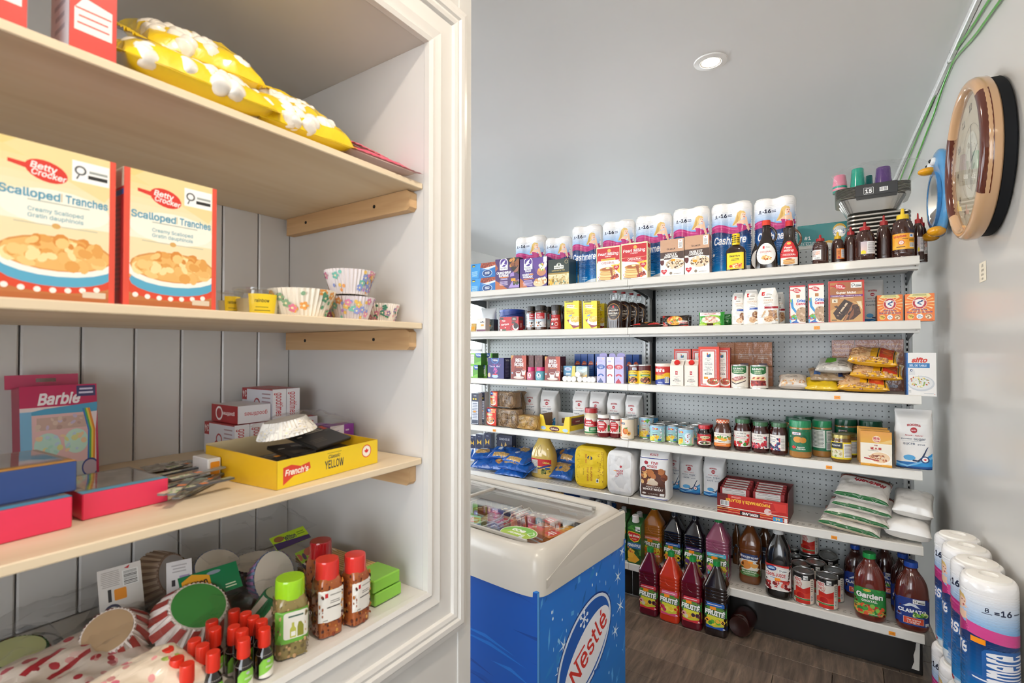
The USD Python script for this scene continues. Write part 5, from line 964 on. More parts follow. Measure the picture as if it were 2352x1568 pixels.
def f_oep(p, k=0):
 c = '#e8c020'; p.r(0, 0, 1, 1, c).r(0, .72, 1, 1, '#5a1c1c').e(.5, .64, .17, .12, '#d8a820').e(.5, .64, .15, .1, '#ecd040').t('Old El Paso', .5, .64, .07, '#6a2020', 1.2, mw=.28, arc=-.2).rr(.36, .42, .64, .52, '#3a7a7c' if not k else '#3a8a30').lines(.4, .45, .6, .49, 1, '#e0e8e0')
 p.e(.5, .2, .15, .17, '#3a2a20').blobs(.37, .05, .63, .36, ['#a85a38', '#c87848', '#7a3a24', '#d8a878'], 30, .022, 3, True)
 if not k: p.r(.5, .78, .62, .92, '#e4e8ec').r(.52, .81, .6, .86, '#3a5a98')
 p.r(.7, .05, .82, .7, '#e8e4d8').lines(.71, .08, .81, .66, 8, '#6a6458')
can('bean_can', 'maroon and yellow can, left of the yellow-blue tin', spot(2, 1439, 1466, 838), f_oep, '#e0b81c')
can('bean_can', 'maroon and yellow can with a green band, next to the yellow-blue tin', spot(2, 1468, 1497.5, 837.5), lambda p: f_oep(p, 1), '#e0b81c', rz=28)
def f_bird(p): p.r(0, 0, 1, 1, '#c82c28').p([(0, .6), (.3, .5), (.5, .5), (.62, .62), (.75, .6), (1, .7), (1, 0), (0, 0)], '#ecb81c').p([(0, .36), (.3, .2), (.6, .33), (1, .35), (1, 0), (0, 0)], '#1c3a94').t("Bird's", .46, .74, .15, '#f4f0ec', 2, mw=.24).lines(.38, .45, .56, .5, 1, '#b86a18').lines(.42, .06, .54, .14, 2, '#d0d8f0').bar(.58, .08, .68, .4)
can('custard_tin', 'red, yellow and blue tin beside the two cream cartons', spot(2, 1500, 1536.5, 836), f_bird, '#c82c28', lid='#e8ddd0', cat='tin')
def f_mol(p): p.r(0, 0, 1, 1, '#e8e0d4').r(.4, .56, .58, .73, '#b82028').t('PC', .49, .645, .06, '#f4ecec', 1, mw=.12).lines(.25, .47, .75, .5, 1, '#b0a098').t('Pure', .5, .42, .03, '#c05858', .6, sh=.2).t('FANCY', .5, .34, .05, '#3a3030', 1.2, mw=.5).t('MOLASSES', .5, .265, .05, '#3a3030', 1.2, mw=.8).lines(.35, .19, .65, .21, 1, '#c05858').lines(.45, .11, .7, .14, 2, '#8a8078').lines(.08, .03, .85, .055, 1, '#6a6058')
for lb, a, b in (('cream molasses carton with a red cap, left one', 1539, 1569.5), ('cream molasses carton with a red cap, right one next to the tall red box', 1572, 1603)):
 s = spot(2, a, b, 826, GY+.012); t = thing('molasses_carton', lb, 'carton', s.loc); d = s.w*.95; hb = s.h*.78
 V = [(-s.w/2, 0, 0), (s.w/2, 0, 0), (s.w/2, d, 0), (-s.w/2, d, 0), (-s.w/2, 0, hb), (s.w/2, 0, hb), (s.w/2, d, hb), (-s.w/2, d, hb), (-s.w/2, d*.47, s.h*.96), (s.w/2, d*.47, s.h*.96), (s.w/2, d*.53, s.h*.96), (-s.w/2, d*.53, s.h*.96)]
 put(t, 'carton', trimesh.convex.convex_hull(np.array(V)), CARD, '#e2dace', smooth=False); put(t, 'gable_fin', cbox(s.w, .003, s.h*.06, .0005, 0, d*.5-.0015, s.h*.94), CARD, '#e2dace', smooth=False)
 printed(t, 'printed_front', mk(f_mol, s.w, hb*1.0), flat)
 m = lathe([(s.w*.22, 0), (s.w*.22, .008), (s.w*.2, .011), (.001, .011)], 28); put(t, 'cap', move(m, y=d*.24, z=s.h*.865, rx=54), PLAS, '#d02420', smooth=40)
def f_roo(p):
 p.r(0, 0, 1, 1, '#d8402c').r(.1, .05, .86, .93, '#d8d4d8').r(.14, .07, .82, .91, '#c83a2c').r(.19, .09, .77, .885, '#eceae2')
 for k in range(26): p.r(.105, .06+.033*k, .135, .075+.033*k, '#9098b8').r(.825, .06+.033*k, .855, .075+.033*k, '#9098b8')
 p.p([(.4, .76), (.44, .84), (.5, .8), (.56, .83), (.58, .78), (.54, .745), (.46, .74)], '#2a5a98').p([(.4, .78), (.43, .86), (.47, .82)], '#c8342c').e(.43, .84, .03, .016, '#e0a030').p([(.52, .78), (.58, .83), (.6, .77), (.56, .745)], '#2c7a50').t('ROOSTER', .48, .7, .022, '#5a5a58', .4, mw=.38).t('玉米', .48, .665, .022, '#5a5a58', .5, font='cjk')
 p.t('100% Pure', .48, .6, .024, '#3a3a3a', .5).t('Corn Starch', .48, .565, .024, '#3a3a3a', .5, mw=.5).t('Fécule de', .48, .5, .024, '#3a3a3a', .5).t('maïs', .48, .465, .024, '#3a3a3a', .5).t('pure à 100 %', .48, .43, .024, '#3a3a3a', .5, mw=.5).t('100 %', .48, .375, .022, '#3a3a3a', .5).t('純玉米粉', .48, .335, .03, '#2a2a2a', 1, font='cjk').tag(.36, .235, .2)
 p.e(.68, .13, .36, .1, '#e8e4dc').e(.7, .155, .29, .085, '#b8482c').blobs(.44, .09, .96, .23, ['#d8683c', '#8a2c1c', '#f0e0c8', '#5a8a3c', '#c03a24'], 34, .035, 5, True)
carton('starch_box', 'tall red corn starch box with a bowl of stew, in front', spot(2, 1604.5, 1652, 796), .04, '#cc3c2a', f_roo, right=lambda p: p.r(0, 0, 1, 1, '#b82a24').lines(.3, .4, .7, .6, 3, '#d88a80'), rz=3)
carton('starch_box', 'tall red corn starch box just behind the front one', spot(2, 1640, 1677, 798, GY+.05), .035, '#b82a24', f_roo, right=lambda p: p.r(0, 0, 1, 1, '#982420'))
carton('starch_box', 'dull red corn starch box at the back, above the left cream carton', spot(2, 1548, 1587, 801, 2.78), .04, '#8a2a26', f_roo)
carton('starch_box', 'dull red corn starch box at the back, above the right cream carton', spot(2, 1589, 1626, 801, 2.78), .04, '#8a2a26', f_roo)
def f_pie(p, cherry):
 p.r(0, 0, 1, 1, '#e8e2d6').p([(.33, 1), (.67, 1), (.67, .7), (.6, .64), (.5, .62), (.4, .64), (.33, .7)], '#1f6a34').t('E.D.SMITH', .5, .88, .075, '#eef0e8', 1.8, mw=.3, arc=.06)
 for k, w_ in enumerate(('CHERRY', 'CERISES') if cherry else ('RASPBERRY', 'FRAMBOISES')): p.t(w_, .5, .775-.08*k, .055, '#d8e8c0', 1, mw=.25)
 if cherry:
  p.p([(.34, .34), (.64, .36), (.68, .12), (.36, .1)], '#8a2420').blobs(.35, .1, .67, .32, ['#a82c24', '#7a1a18', '#c04030', '#5a1412'], 30, .02, 3).p([(.34, .38), (.4, .52), (.62, .54), (.67, .44), (.64, .35)], '#e8c890')
  for k in range(3): p.p([(.38+.09*k, .42), (.41+.09*k, .5), (.45+.09*k, .5), (.43+.09*k, .42)], '#a83428')
  p.ring(.31, .5, .03, .034, '#a8a090')
 else: p.p([(.33, .32), (.44, .2), (.66, .36), (.54, .44)], '#e8d4b4').p([(.33, .4), (.45, .28), (.67, .46), (.56, .55)], '#8a4a3c').p([(.33, .4), (.45, .28), (.45, .2), (.33, .32)], '#d8b088').p([(.36, .42), (.46, .32), (.64, .46), (.55, .53)], '#c89088').blobs(.38, .36, .62, .5, ['#d8a0a0', '#a85050', '#e8c8c0'], 14, .015, 2).p([(.33, .22), (.45, .13), (.66, .3), (.66, .34), (.45, .18), (.33, .28)], '#4a3c34')
 p.lines(.36, .04, .64, .06, 1, '#a8a094')
can('pie_filling_can', 'large cream and green fruit can, left of two', spot(2, 1675.5, 1716.5, 837.5), lambda p: f_pie(p, 0), '#e4ddd0')
can('pie_filling_can', 'large cream and green fruit can with a cherry cake, right of two', spot(2, 1719, 1762.5, 838.5), lambda p: f_pie(p, 1), '#e4ddd0')
# ---- shrink-wrapped orange boxes at the back
def wrapped(lb, u0, u1, vt, Y, n, zlo=None, hh=None, col='#a8683c', nm='wrapped_box_pack'):
 s = spot(2, u0, u1, vt, Y)
 if zlo: s.z = zlo; s.loc = (s.x, s.y, s.z); s.h = hh
 t = thing(nm, lb, 'boxes', s.loc); w = s.w/n
 for k in range(n):
  x = -s.w/2+w*(k+.5); put(t, 'carton', cbox(w-.001, .05, s.h, .001, x), CARD, col, smooth=False)
  p = mk(lambda p: p.r(0, 0, 1, 1, col).lines(.05, .2, .95, .95, 9, '#b4764a', .4).r(0, .45, 1, .52, '#b89078').lines(.2, .3, .8, .42, 2, '#c8a488').r(.3, .06, .75, .12, '#6a5a70'), w*.98, s.h); printed(t, 'printed_front', p, lambda xx, z, l: np.stack([xx+x, -l, z], -1))
 put(t, 'shrink_film', cbox(s.w+.003, .054, s.h+.002, .003, 0, -.0022, -.0004), WRAP, smooth=30); return s
s = wrapped('three orange boxes in clear film, standing behind the fruit cans', 1690, 1775, 842, 2.85, 2)
wrapped('three brown boxes in clear film on top, behind the tall red boxes', 1647, 1774, 785.5, 2.85, 3, s.z+s.h+.003, onY(1700, 786, 2.85)[2]-s.z-s.h-.003)
wrapped('three reddish boxes in clear film behind the bags of chickpeas', 1910, 2077, 780, 2.83, 3, col='#9a5a40')
# ---- bags of chickpeas and lentils
CP = ['#d8a878', '#c89464', '#e4bc90', '#b88458']
def f_chick(p):
 p.r(0, 0, 1, 1, '#e0a81c').r(.62, .1, .9, .9, '#c8402c').e(.78, .5, .1, .3, '#d8602c').r(.575, .02, .6, .98, '#2a2420').r(.91, .02, .93, .98, '#2a2420').r(.05, .06, .44, .94, '#d8b080').lines(.65, .3, .88, .7, 3, '#e08048', .4)
def pulses(lb, u0, u1, v0, Y, z, hh, front, seed, rz, col='#dca41c', h=.15, rx=20., ry=0., beans=True):
 x0, x1 = onY(u0, v0, Y)[0], onY(u1, v0, Y)[0]; w = x1-x0
 t = bag('pulse_bag', lb, ((x0+x1)/2, Y+h*.45, z+h*.5*math.sin(math.radians(rx))*.75), w, h, hh, col, front, seed, rz=rz, rx=rx, ry=ry, wr=.004, pw=.38)
 if beans:
  m, c = heap(160, w*.5, h*.9, hh, CP, .0055, seed); v = np.array(m.vertices); v[:, 0] -= w*.24; v[:, 2] += .0012; m.vertices = v; put(t, 'chickpeas', m, FOOD, vcol=c, smooth=True, kind='stuff')
  m, c = heap(90, w*.85, h*.2, hh*.8, CP, .0055, seed+5); v = np.array(m.vertices); v[:, 1] -= h*.38; v[:, 2] += hh*.12; m.vertices = v; put(t, 'chickpeas', m, FOOD, vcol=c, smooth=True, kind='stuff')
 return t
z3 = SZ[2]+.001
pulses('lowest yellow bag of chickpeas at the front of the pile', 1925, 2046, 890, GY+.03, z3, .05, f_chick, 3, -3)
pulses('middle yellow bag of chickpeas with a red panel', 1955, 2078, 875, GY+.045, z3+.053, .048, f_chick, 4, -5, ry=4)
pulses('topmost yellow bag of chickpeas with a red panel', 1950, 2066, 830, GY+.05, z3+.108, .056, f_chick, 5, -5, ry=6)
pulses('yellow bag lying left of the pile, its folded end forward', 1846, 1926, 888, GY+.03, z3, .036, None, 6, 4, '#dcb818', beans=False, h=.12)
pulses('silvery bag of pulses lying on the yellow folded bag', 1856, 1938, 870, GY+.06, z3+.042, .03, lambda p: p.r(0, 0, 1, 1, '#9a8468').blobs(0, 0, 1, 1, ['#b89c78', '#8a6c50', '#a08c74', '#d0c4b8'], 40, .07, 3).p([(.1, .3), (.3, .2), (.35, .7), (.2, .8)], '#4a6aa0').p([(.8, .1), (1, .2), (1, .6), (.85, .5)], '#2a4a88'), 7, 8, '#a89880', beans=False, h=.13)
pulses('grey bag with a green patch, on top beside the chickpeas', 1876, 1962, 845, GY+.065, z3+.077, .045, lambda p: p.r(0, 0, 1, 1, '#c0bcb4').p([(.25, .3), (.55, .4), (.5, 1), (.25, 1)], '#5aa02c').p([(.25, .72), (.52, .75), (.5, 1), (.25, 1)], '#3c5a2c').p([(.5, .7), (.8, .75), (.8, 1), (.5, 1)], '#5a4438').lines(.6, .1, .9, .5, 5, '#6a645c', .5).blobs(0, 0, .5, .3, ['#d8d4cc', '#a8a49c'], 14, .06, 2), 8, -6, '#b4b0a8', beans=False, h=.14)
t = pulses('small white and brown bag of lentils left of the pile, torn edge', 1786, 1852, 880, GY+.03, z3, .05, lambda p: p.r(0, 0, 1, 1, '#cfc4b8').p([(.2, .8), (.75, .95), (.8, 1), (.1, 1)], '#1c1c20').lines(.2, .4, .7, .6, 2, '#4a4440', .3).blobs(.1, 0, 1, .25, CP, 40, .035, 3), 9, 5, '#c8bcb0', beans=False, h=.12)
s = spot(2, 2083, 2151.5, 810)
carton('salt_box', 'white and blue salt box at the right end of the third shelf, overhanging it', s, .055, '#e8e6e2', lambda p: p.r(0, 0, 1, 1, '#ebe9e6').r(0, 0, .035, 1, '#3a78c0').t('sifto', .44, .83, .1, '#d03a30', 2.4, mw=.66, sh=.28).r(.0, .65, .78, .76, '#2c78b8').t('SEL DE TABLE', .38, .705, .045, '#e0ecf4', 1.2, mw=.6).p([(.06, .48), (.28, .48), (.28, .54), (.24, .62), (.12, .62), (.06, .55)], '#dcdcdc').e(.15, .59, .05, 0, '#3a4a6c').e(.16, .59, .03, 0, '#d8dce4')
    .e(.48, .29, .46, .18, '#c8ccd0').e(.46, .3, .42, .15, '#dfe0e0').blobs(.1, .2, .78, .46, ['#e8dca0', '#6a8a3c', '#b8482c', '#d8c070', '#8aa850', '#f0e8c0'], 70, .03, 3, True).lines(.56, .05, .92, .07, 1, '#a8b0b8').leaf(.94, .05, .018).lines(.04, .07, .14, .13, 2, '#b8b8b8'), left=lambda p: p.r(0, 0, 1, 1, '#2a3a6a').r(.5, 0, 1, 1, '#3a78c0').lines(.1, .1, .45, .9, 14, '#8a5a3c', .4), rz=4)
# ================================================================== FOURTH SHELF
def f_navy(p): p.r(0, 0, 1, 1, '#1c2440').r(.08, .03, .92, .74, '#d0d4dc').lines(.14, .2, .86, .7, 10, '#5a6480', .35).r(.1, .05, .9, .16, '#4a5264').e(.3, .82, .12, .03, '#e0c030').e(.6, .82, .12, .03, '#e0c030').lines(.3, .9, .7, .94, 1, '#c0c4d0').tag(.45, .42, .34)
wh = lambda p: p.r(0, 0, 1, 1, '#cdd4dc')
carton('pasta_box', 'navy and white pasta box at the far left of the fourth shelf', spot(3, 1083, 1099, 903), .09, '#cbd2da', f_navy, left=wh, rz=6)
carton('pasta_box', 'navy and white pasta box partly behind the noodle nests', spot(3, 1104, 1113, 901, GY+.06), .05, '#cbd2da', f_navy)
def nest_pack(lb, u0, u1, vt, Y, zlo, hh, red=True, rz=0., seed=1, cols=('#c8a478', '#b08c64', '#d8bc94', '#a07c58'), d=.12):
 x0, x1 = onY(u0, vt, Y)[0], onY(u1, vt, Y)[0]; w = x1-x0; t = thing('noodle_nest_pack', lb, 'noodles', ((x0+x1)/2, Y, zlo), rz)
 rs = np.random.RandomState(seed); lx0 = -w*.5+(w*.42 if red else .0); V = []; C = []
 n = 46; ncol = max(1, int(round((w/2-lx0)/(hh*.8))))
 for q in range(ncol):
  cx = lx0+(w/2-lx0)*(q+.5)/ncol; Rr = min(hh, (w/2-lx0)/ncol)*.46
  for k in range(n//ncol*2):
   a0 = rs.rand()*6.3; th = np.linspace(a0, a0+3.4, 10); r = Rr*(.5+.5*rs.rand()); y0 = .01+rs.rand()*d*.5*.4+ (0 if k % 2 else .002)
   P = np.stack([cx+r*np.cos(th), y0+.008*np.sin(th*2+a0), hh*.5+r*1.02*np.sin(th)*hh/(2*Rr)*.98], -1); m = tube(P, .0011, 4); V.append(m); C.append(np.tile(lin(cols[rs.randint(len(cols))]), (len(m.vertices), 1)))
 put(t, 'noodles', cat_(V), FOOD, vcol=np.vstack(C), smooth=True, kind='stuff')
 R = Loft([(0, w*.44, d*.44, 3), (hh*.1, w*.49, d*.49, 3), (hh*.9, w*.49, d*.49, 3), (hh, w*.44, d*.44, 3)], d/2, 40)
 put(t, 'noodle_block', Loft([(hh*.04, w*.44, d*.38, 3), (hh*.5, w*.46, d*.40, 3), (hh*.95, w*.42, d*.38, 3)], d/2+.008, 30).mesh(), FOOD, cols[1], smooth=40)
 put(t, 'film', R.mesh(), WRAP, smooth=50)
 if red:
  p = mk(lambda p: p.rr(0, 0, 1, 1, '#c03024', .06).rr(.06, .04, .94, .96, '#d8402c', .06).e(.3, .84, .24, .12, '#1c3a7c').e(.3, .86, .12, .05, '#8ab0d8').t('Chinese', .4, .62, .09, '#8ac03c', 1.6, mw=.6, rot=4, out='#f0e8c0').lines(.55, .72, .92, .95, 3, '#f0c880', .5).e(.46, .28, .38, .22, '#f0e8dc').e(.46, .32, .34, .18, '#c8803c').blobs(.16, .18, .78, .46, ['#e0b060', '#a85024', '#3a2418', '#f0d8a0', '#d86a2c'], 30, .05, seed, True), w*.36, hh*.96)
  printed(t, 'label', p, lambda x, z, l: R.front(x-w*.27, z+hh*.02, l+.0004), FILM, .01)
 return t
z4 = SZ[3]+.001
zl = onY(1146, 937, GY+.03)[2]-z4
nest_pack('clear pack of noodle nests with a red label, lower of two', 1106, 1190, 958, GY+.02, z4, zl*1.0, True, -4, 3)
nest_pack('clear pack of noodle nests with a red label, upper of two', 1115, 1182, 920, GY+.035, z4+zl+.003, onY(1146, 899, GY+.035)[2]-z4-zl-.003, True, -6, 4)
nest_pack('clear pack of noodle nests behind, its red end against the white sugar', 1166, 1207, 925, GY+.17, z4, onY(1180, 896, GY+.17)[2]-z4, False, 0, 5)
nest_pack('clear pack of yellow egg noodles lying in front of the white sugar', 1165, 1234, 968, GY+.015, z4, onY(1200, 954, GY+.015)[2]-z4, False, -3, 6, ('#e0b864', '#d0a04c', '#ecd08c', '#c89848'), .10)
t = thing('display_tray', 'empty yellow cardboard display box with a cut-down front', 'cardboard box', None or spot(3, 1237, 1311, 953, vb=992).loc, -7)
s = spot(3, 1237, 1311, 953, vb=992); d, w, h = .17, s.w, s.h*.98
fr = Polygon([(-w/2, 0), (w/2, 0), (w/2, h), (w*.36, h*.96), (w*.3, h*.42), (-w*.3, h*.36), (-w*.38, h*.94), (-w/2, h)])
put(t, 'front_panel', prism(fr, .002, 'y', 0), CARD, '#e8c820', smooth=False)
put(t, 'side_panel', cbox(.002, d, h, .0004, -w/2), CARD, '#8a6a48', smooth=False); put(t, 'side_panel', cbox(.002, d, h, .0004, w/2), CARD, '#e4c41e', smooth=False)
put(t, 'back_panel', cbox(w, .002, h, .0004, 0, d), CARD, '#d4d4d4', smooth=False); put(t, 'bottom_panel', cbox(w, d, .002, .0004), CARD, '#8a6a48', smooth=False)
p = Print(w, h*.36); p.e(.5, .5, .17, .4, '#5a1c1c').t('Bullseye', .5, .5, .26, '#e8d8c0', 1.4, mw=.28, arc=.1).e(.12, .5, .09, .3, '#a8c8e8').e(.86, .45, .09, .3, '#a8c8e8').lines(.3, .86, .65, .94, 1, '#8a6a20'); printed(t, 'printed_front', p, flat)
p = Print(d, h); p.r(.1, .45, .9, .9, '#6a4a2c').e(.5, .66, .36, .16, '#7a2420').t('Bullseye', .5, .66, .08, '#e8d8c0', 1.4, mw=.6).r(0, 0, .9, .14, '#e8e8e4'); printed(t, 'printed_side', p, onside(w/2+.001, d))
p = Print(w, h); p.r(.2, .3, .34, .62, '#7a5838').r(.5, .34, .8, .66, '#7a5838'); printed(t, 'back_print', p, lambda x, z, l: np.stack([x, d-l, z], -1))
for q, (lb, a, b, v, Y) in enumerate((('white sugar bag behind the noodle nests', 1200, 1234, 891, 2.76), ('white sugar bag above the yellow display box', 1237, 1275, 898, 2.76), ('white sugar bag left of the red-capped cheese shaker', 1312, 1347, 899, 2.76), ('white sugar bag behind the red-capped cheese shaker', 1350, 1386, 901, 2.76), ('white sugar bag behind the white-lidded jam jars', 1391, 1429, 904, 2.76), ('white sugar bag behind the peach can, next to the shelf post', 1433, 1468, 909, 2.76))):
 sack('sugar_bag', lb, spot(3, a, b, v, Y), .10, f_sugar, '#e2e0dd', 20+q)
def f_parm(p): p.r(0, 0, 1, 1, '#e8e4d4').p([(.0, .45), (1, .45), (1, .8), (.75, .8), (.6, 1), (.3, 1), (.2, .8), (0, .8)], '#b82028').rr(.34, .9, .62, 1., '#e8ecf0').t('100%', .5, .74, .1, '#f4f0ec', 1.6, mw=.4).t('Parmesan', .5, .58, .1, '#f4f0ec', 1.4, mw=.86).r(.52, .12, 1, .42, '#1f7a3c').lines(.58, .2, .92, .36, 2, '#d8ecd0').r(0, 0, 1, .1, '#1f7a3c').t('250 g', .24, .26, .08, '#4a4438', 1, mw=.34).p([(.0, .82), (.2, .9), (.18, 1), (0, 1)], '#f0b82c')
s = spot(3, 1338, 1365.5, 937.5, vb=999)
t, L = loft_thing('cheese_shaker', 'cheese shaker with a red cap, cream and red label', s, [(0, .9, 2.3), (.02, .97, 2.3), (.05, 1, 2.3), (.62, 1, 2.3), (.7, .97, 2.2), (.76, .84, 2), (.8, .78, 2), (.83, .8, 2)], 1., col='#dccfae', seg=36, wrap=f_parm, zf=(.07, .62), aw=170, mat=PLAS, cat='shaker', maxe=.007); cap(t, s, s.h*.82, s.h, s.w*.5, '#b01c22')
JR = [(0, .9, 2.1), (.02, .97, 2.1), (.06, 1, 2.1), (.72, 1, 2.1), (.78, .95, 2), (.83, .84, 2), (.87, .82, 2)]
def f_chj(p): p.r(0, 0, 1, 1, '#e4dcd8').e(.5, .55, .3, .38, '#b82028').lines(.3, .6, .7, .82, 2, '#f0dcd8', .5).lines(.34, .4, .66, .52, 2, '#f4e8e4').blobs(.2, .1, .8, .3, ['#c82028', '#8a1418', '#d84038'], 16, .05, 3).r(.36, .9, .64, .97, '#2a3a34').r(.85, .1, 1, .6, '#3a8a3c').blobs(0, .4, .18, .9, ['#b82028', '#d84840'], 8, .04, 4)
for lb, a, b, v, vb in (('red jam jar with a white lid, left of two', 1367, 1394.5, 953, 1004), ('red jam jar with a white lid, next to the peach can', 1396.5, 1421, 955, 1005.5)):
 s = spot(3, a, b, v, vb=vb); t, L = loft_thing('jam_jar', lb, s, JR, 1., col='#6a1018', seg=36, wrap=f_chj, zf=(.2, .78), aw=175, cat='jar', maxe=.007); cap(t, s, s.h*.85, s.h, s.w*.47, '#e8e4dc')
def f_pea(p):
 p.r(0, 0, 1, 1, '#e6d4bc').r(.33, .1, .4, 1, '#d8682c').r(.38, .74, .5, .84, '#1c2a4c').t('COMPLIMENTS', .44, .79, .05, '#e0e4ec', 1, mw=.1).t('peaches', .365, .45, .1, '#f0d8b8', 1.2, rot=90).e(.51, .4, .075, .17, '#c86428').e(.53, .42, .05, .12, '#e08a3c').p([(.47, .56), (.56, .6), (.58, .56), (.52, .52)], '#4a8a3c').e(.6, .28, .05, .11, '#e8a848').e(.6, .28, .022, .045, '#8a4a28').lines(.36, .05, .6, .08, 1, '#8a7a68')
can('peach_can', 'pale can with a peach on it, in front', spot(3, 1420, 1450.5, 961, vb=1010), f_pea, '#e4d4be')
can('peach_can', 'pale can behind the one with the peach', spot(3, 1430, 1459, 959, vb=1003), lambda p: p.r(0, 0, 1, 1, '#e6d8c6').lines(.5, .1, .56, .9, 12, '#a89a88', .4), '#e4d8c8')
def f_dole(p, tall=False, k=0):
 p.g(0, 0, 1, 1, '#a8cc98' if not tall else '#e8b83c', '#9ccce8', 6); x = .5 if not k else .42
 p.t('Dole', x, .84 if not tall else .86, .13 if not tall else .09, '#c02c34', 2.2, mw=.16).e(x+.015, .835, .02, .05, '#e8c020')
 if tall: p.t('Lux', .5, .66, .09, '#c85a3c', .6, sh=.3).lines(.44, .5, .56, .54, 1, '#7a8a9c').r(.46, .4, .54, .46, '#7a2c3c').p([(.52, .9), (.6, .98), (.66, .86), (.58, .76)], '#5aa03c')
 else: p.lines(x-.07, .68, x+.07, .72, 1, '#6a8a98').lines(x-.08, .56, x+.08, .62, 1, '#6a8a98').r(x-.06, .43, x+.05, .48, '#5a2c58')
 y1 = .36 if not tall else .34; p.blobs(.37, .06, .58 if not k else .46, y1, ['#ecc42c', '#e0b01c', '#f4d858', '#d8a018'], 24, .03, 3).r(.38, .0, .66, .05, '#58a058')
 if k: p.e(.58, .6, .065, .2, '#dfeaf2').e(.57, .27, .06, .19, '#dfeaf2').blobs(.53, .16, .63, .72, ['#b83c34', '#d86a4c', '#8a2c2c'], 9, .014, 3).r(.68, .1, .72, .5, '#e8c8a8')
 else: p.e(.63, .78, .025, .09, '#e4ecf0').e(.64, .56, .025, .09, '#e4ecf0').e(.635, .3, .025, .09, '#e4ecf0').blobs(.62, .25, .65, .82, ['#b83c34', '#8a4a68'], 5, .012, 3).rr(.56, .06, .64, .17, '#2a6ab8')
 p.r(.72, .05, .84, .95, '#d8e4e8').lines(.73, .1, .83, .9, 9, '#8a98a0')
can('fruit_can', 'tall pineapple can, blue and yellow, right of the peach cans', spot(3, 1462.5, 1495.5, 958, vb=1008), lambda p: f_dole(p, True), '#8cc0dc')
can('fruit_can', 'tall blue can behind the tall pineapple can', spot(3, 1478, 1507, 957, vb=999), lambda p: p.g(0, 0, 1, 1, '#58a8d0', '#3a88c0').e(.55, .6, .03, .12, '#e0a83c'), '#3a88c0')
DC = [('short pineapple can with a blue sky label, first in the front row', 1487, 1522, 976, 1016.5, 0), ('short pineapple can, second in the front row, partly covered', 1524, 1557, 977, 1016.5, 0), ('short pineapple can with recipe bubbles, nearest the shelf edge', 1552.5, 1590, 984, 1025, 1)]
for lb, a, b, v, vb, k in DC: can('fruit_can', lb, spot(3, a, b, v, vb=vb), lambda p: f_dole(p, False, k), '#98c8dc')
for lb, a, b, v, vb in (('short can behind, between the first two pineapple cans', 1502, 1533, 972, 1006), ('short can at the back behind the second pineapple can', 1517, 1547, 969, 997), ('short can at the back, above the gap in the front row', 1551, 1581, 972, 1002), ('short blue can behind the one with recipe bubbles', 1572, 1604, 978, 1014), ('short can at the back nearest the red-lidded jar', 1587, 1616, 973, 1003)):
 can('fruit_can', lb, spot(3, a, b, v, vb=vb), lambda p: f_dole(p), '#7ab0d0')
def f_bean(p): p.r(0, 0, 1, 1, '#b81c24').e(.62, .72, .26, .14, '#e8d8b0').t('CORONA', .62, .72, .12, '#2a5a34', 1.4, mw=.44, arc=-.1).t('MOLE', .56, .5, .1, '#f0b84c', 1.6).e(.62, .16, .4, .22, '#e8e0d4').e(.6, .2, .26, .15, '#4a3028').e(.56, .24, .14, .08, '#6a4a3c').blobs(.3, .08, .9, .24, ['#d8c8b0', '#4a8a3c', '#c89a74'], 9, .05, 3).r(0, .1, .12, .9, '#e4dcd4').ring(.2, .55, .04, .06, '#e8c878', 14)
SJ = [(0, .86, 2.2), (.03, .96, 2.2), (.08, 1, 2.2), (.55, 1, 2.2), (.66, .93, 2), (.74, .78, 2), (.8, .74, 2), (.84, .74, 2)]
s = spot(3, 1598, 1630.5, 977, vb=1028); t, L = loft_thing('sauce_jar', 'dark sauce jar with a red lid and red label', s, SJ, 1., col='#1e0f0c', seg=36, wrap=f_bean, zf=(.13, .6), aw=160, cat='jar', maxe=.007); cap(t, s, s.h*.83, s.h, s.w*.42, '#c0202a', taper=1)
s = spot(3, 1609, 1637, 975, vb=1017); t, L = loft_thing('sauce_jar', 'dark sauce jar with a red lid, half hidden behind the first', s, SJ, 1., col='#1e0f0c', seg=30, cat='jar'); cap(t, s, s.h*.83, s.h, s.w*.42, '#a01c24', taper=1)
def f_smu(p):
 p.r(0, 0, 1, 1, '#e8dfd2').t("SMUCKER'S", .5, .86, .085, '#5a5a5c', 1.2, mw=.66, arc=.12, out='#f4f0e8').r(0, .0, 1, .26, '#e07c2c').r(0, .22, 1, .25, '#f0c89c').lines(.3, .1, .7, .16, 1, '#f4dcc0').lines(.05, .34, .95, .38, 1, '#8a8a84')
 for x, y, c in ((.24, .56, '#e08a2c'), (.6, .52, '#ecb030'), (.86, .6, '#e0902c'), (.45, .6, '#e89a30')): p.e(x, y, .12, .13, c)
 p.blobs(.05, .6, .95, .74, ['#5a9a3c', '#7ab84c', '#3c7a30'], 12, .05, 3).lines(.36, .32, .66, .38, 1, '#6a6a60')
OCT = [(0, .88, 3.2), (.03, .97, 3.2), (.08, 1, 3.2), (.55, 1, 3.2), (.7, .96, 3), (.8, .84, 2.4), (.86, .76, 2), (.9, .76, 2)]
s = spot(3, 1637.5, 1676, 964.5, vb=1033); t, L = loft_thing('marmalade_jar', 'brown marmalade jar with an orange checked lid', s, OCT, 1., col='#4a2212', seg=40, wrap=f_smu, zf=(.12, .57), aw=172, cat='jar', maxe=.007); c0 = cap(t, s, s.h*.89, s.h, s.w*.4, '#e0602c', taper=1)
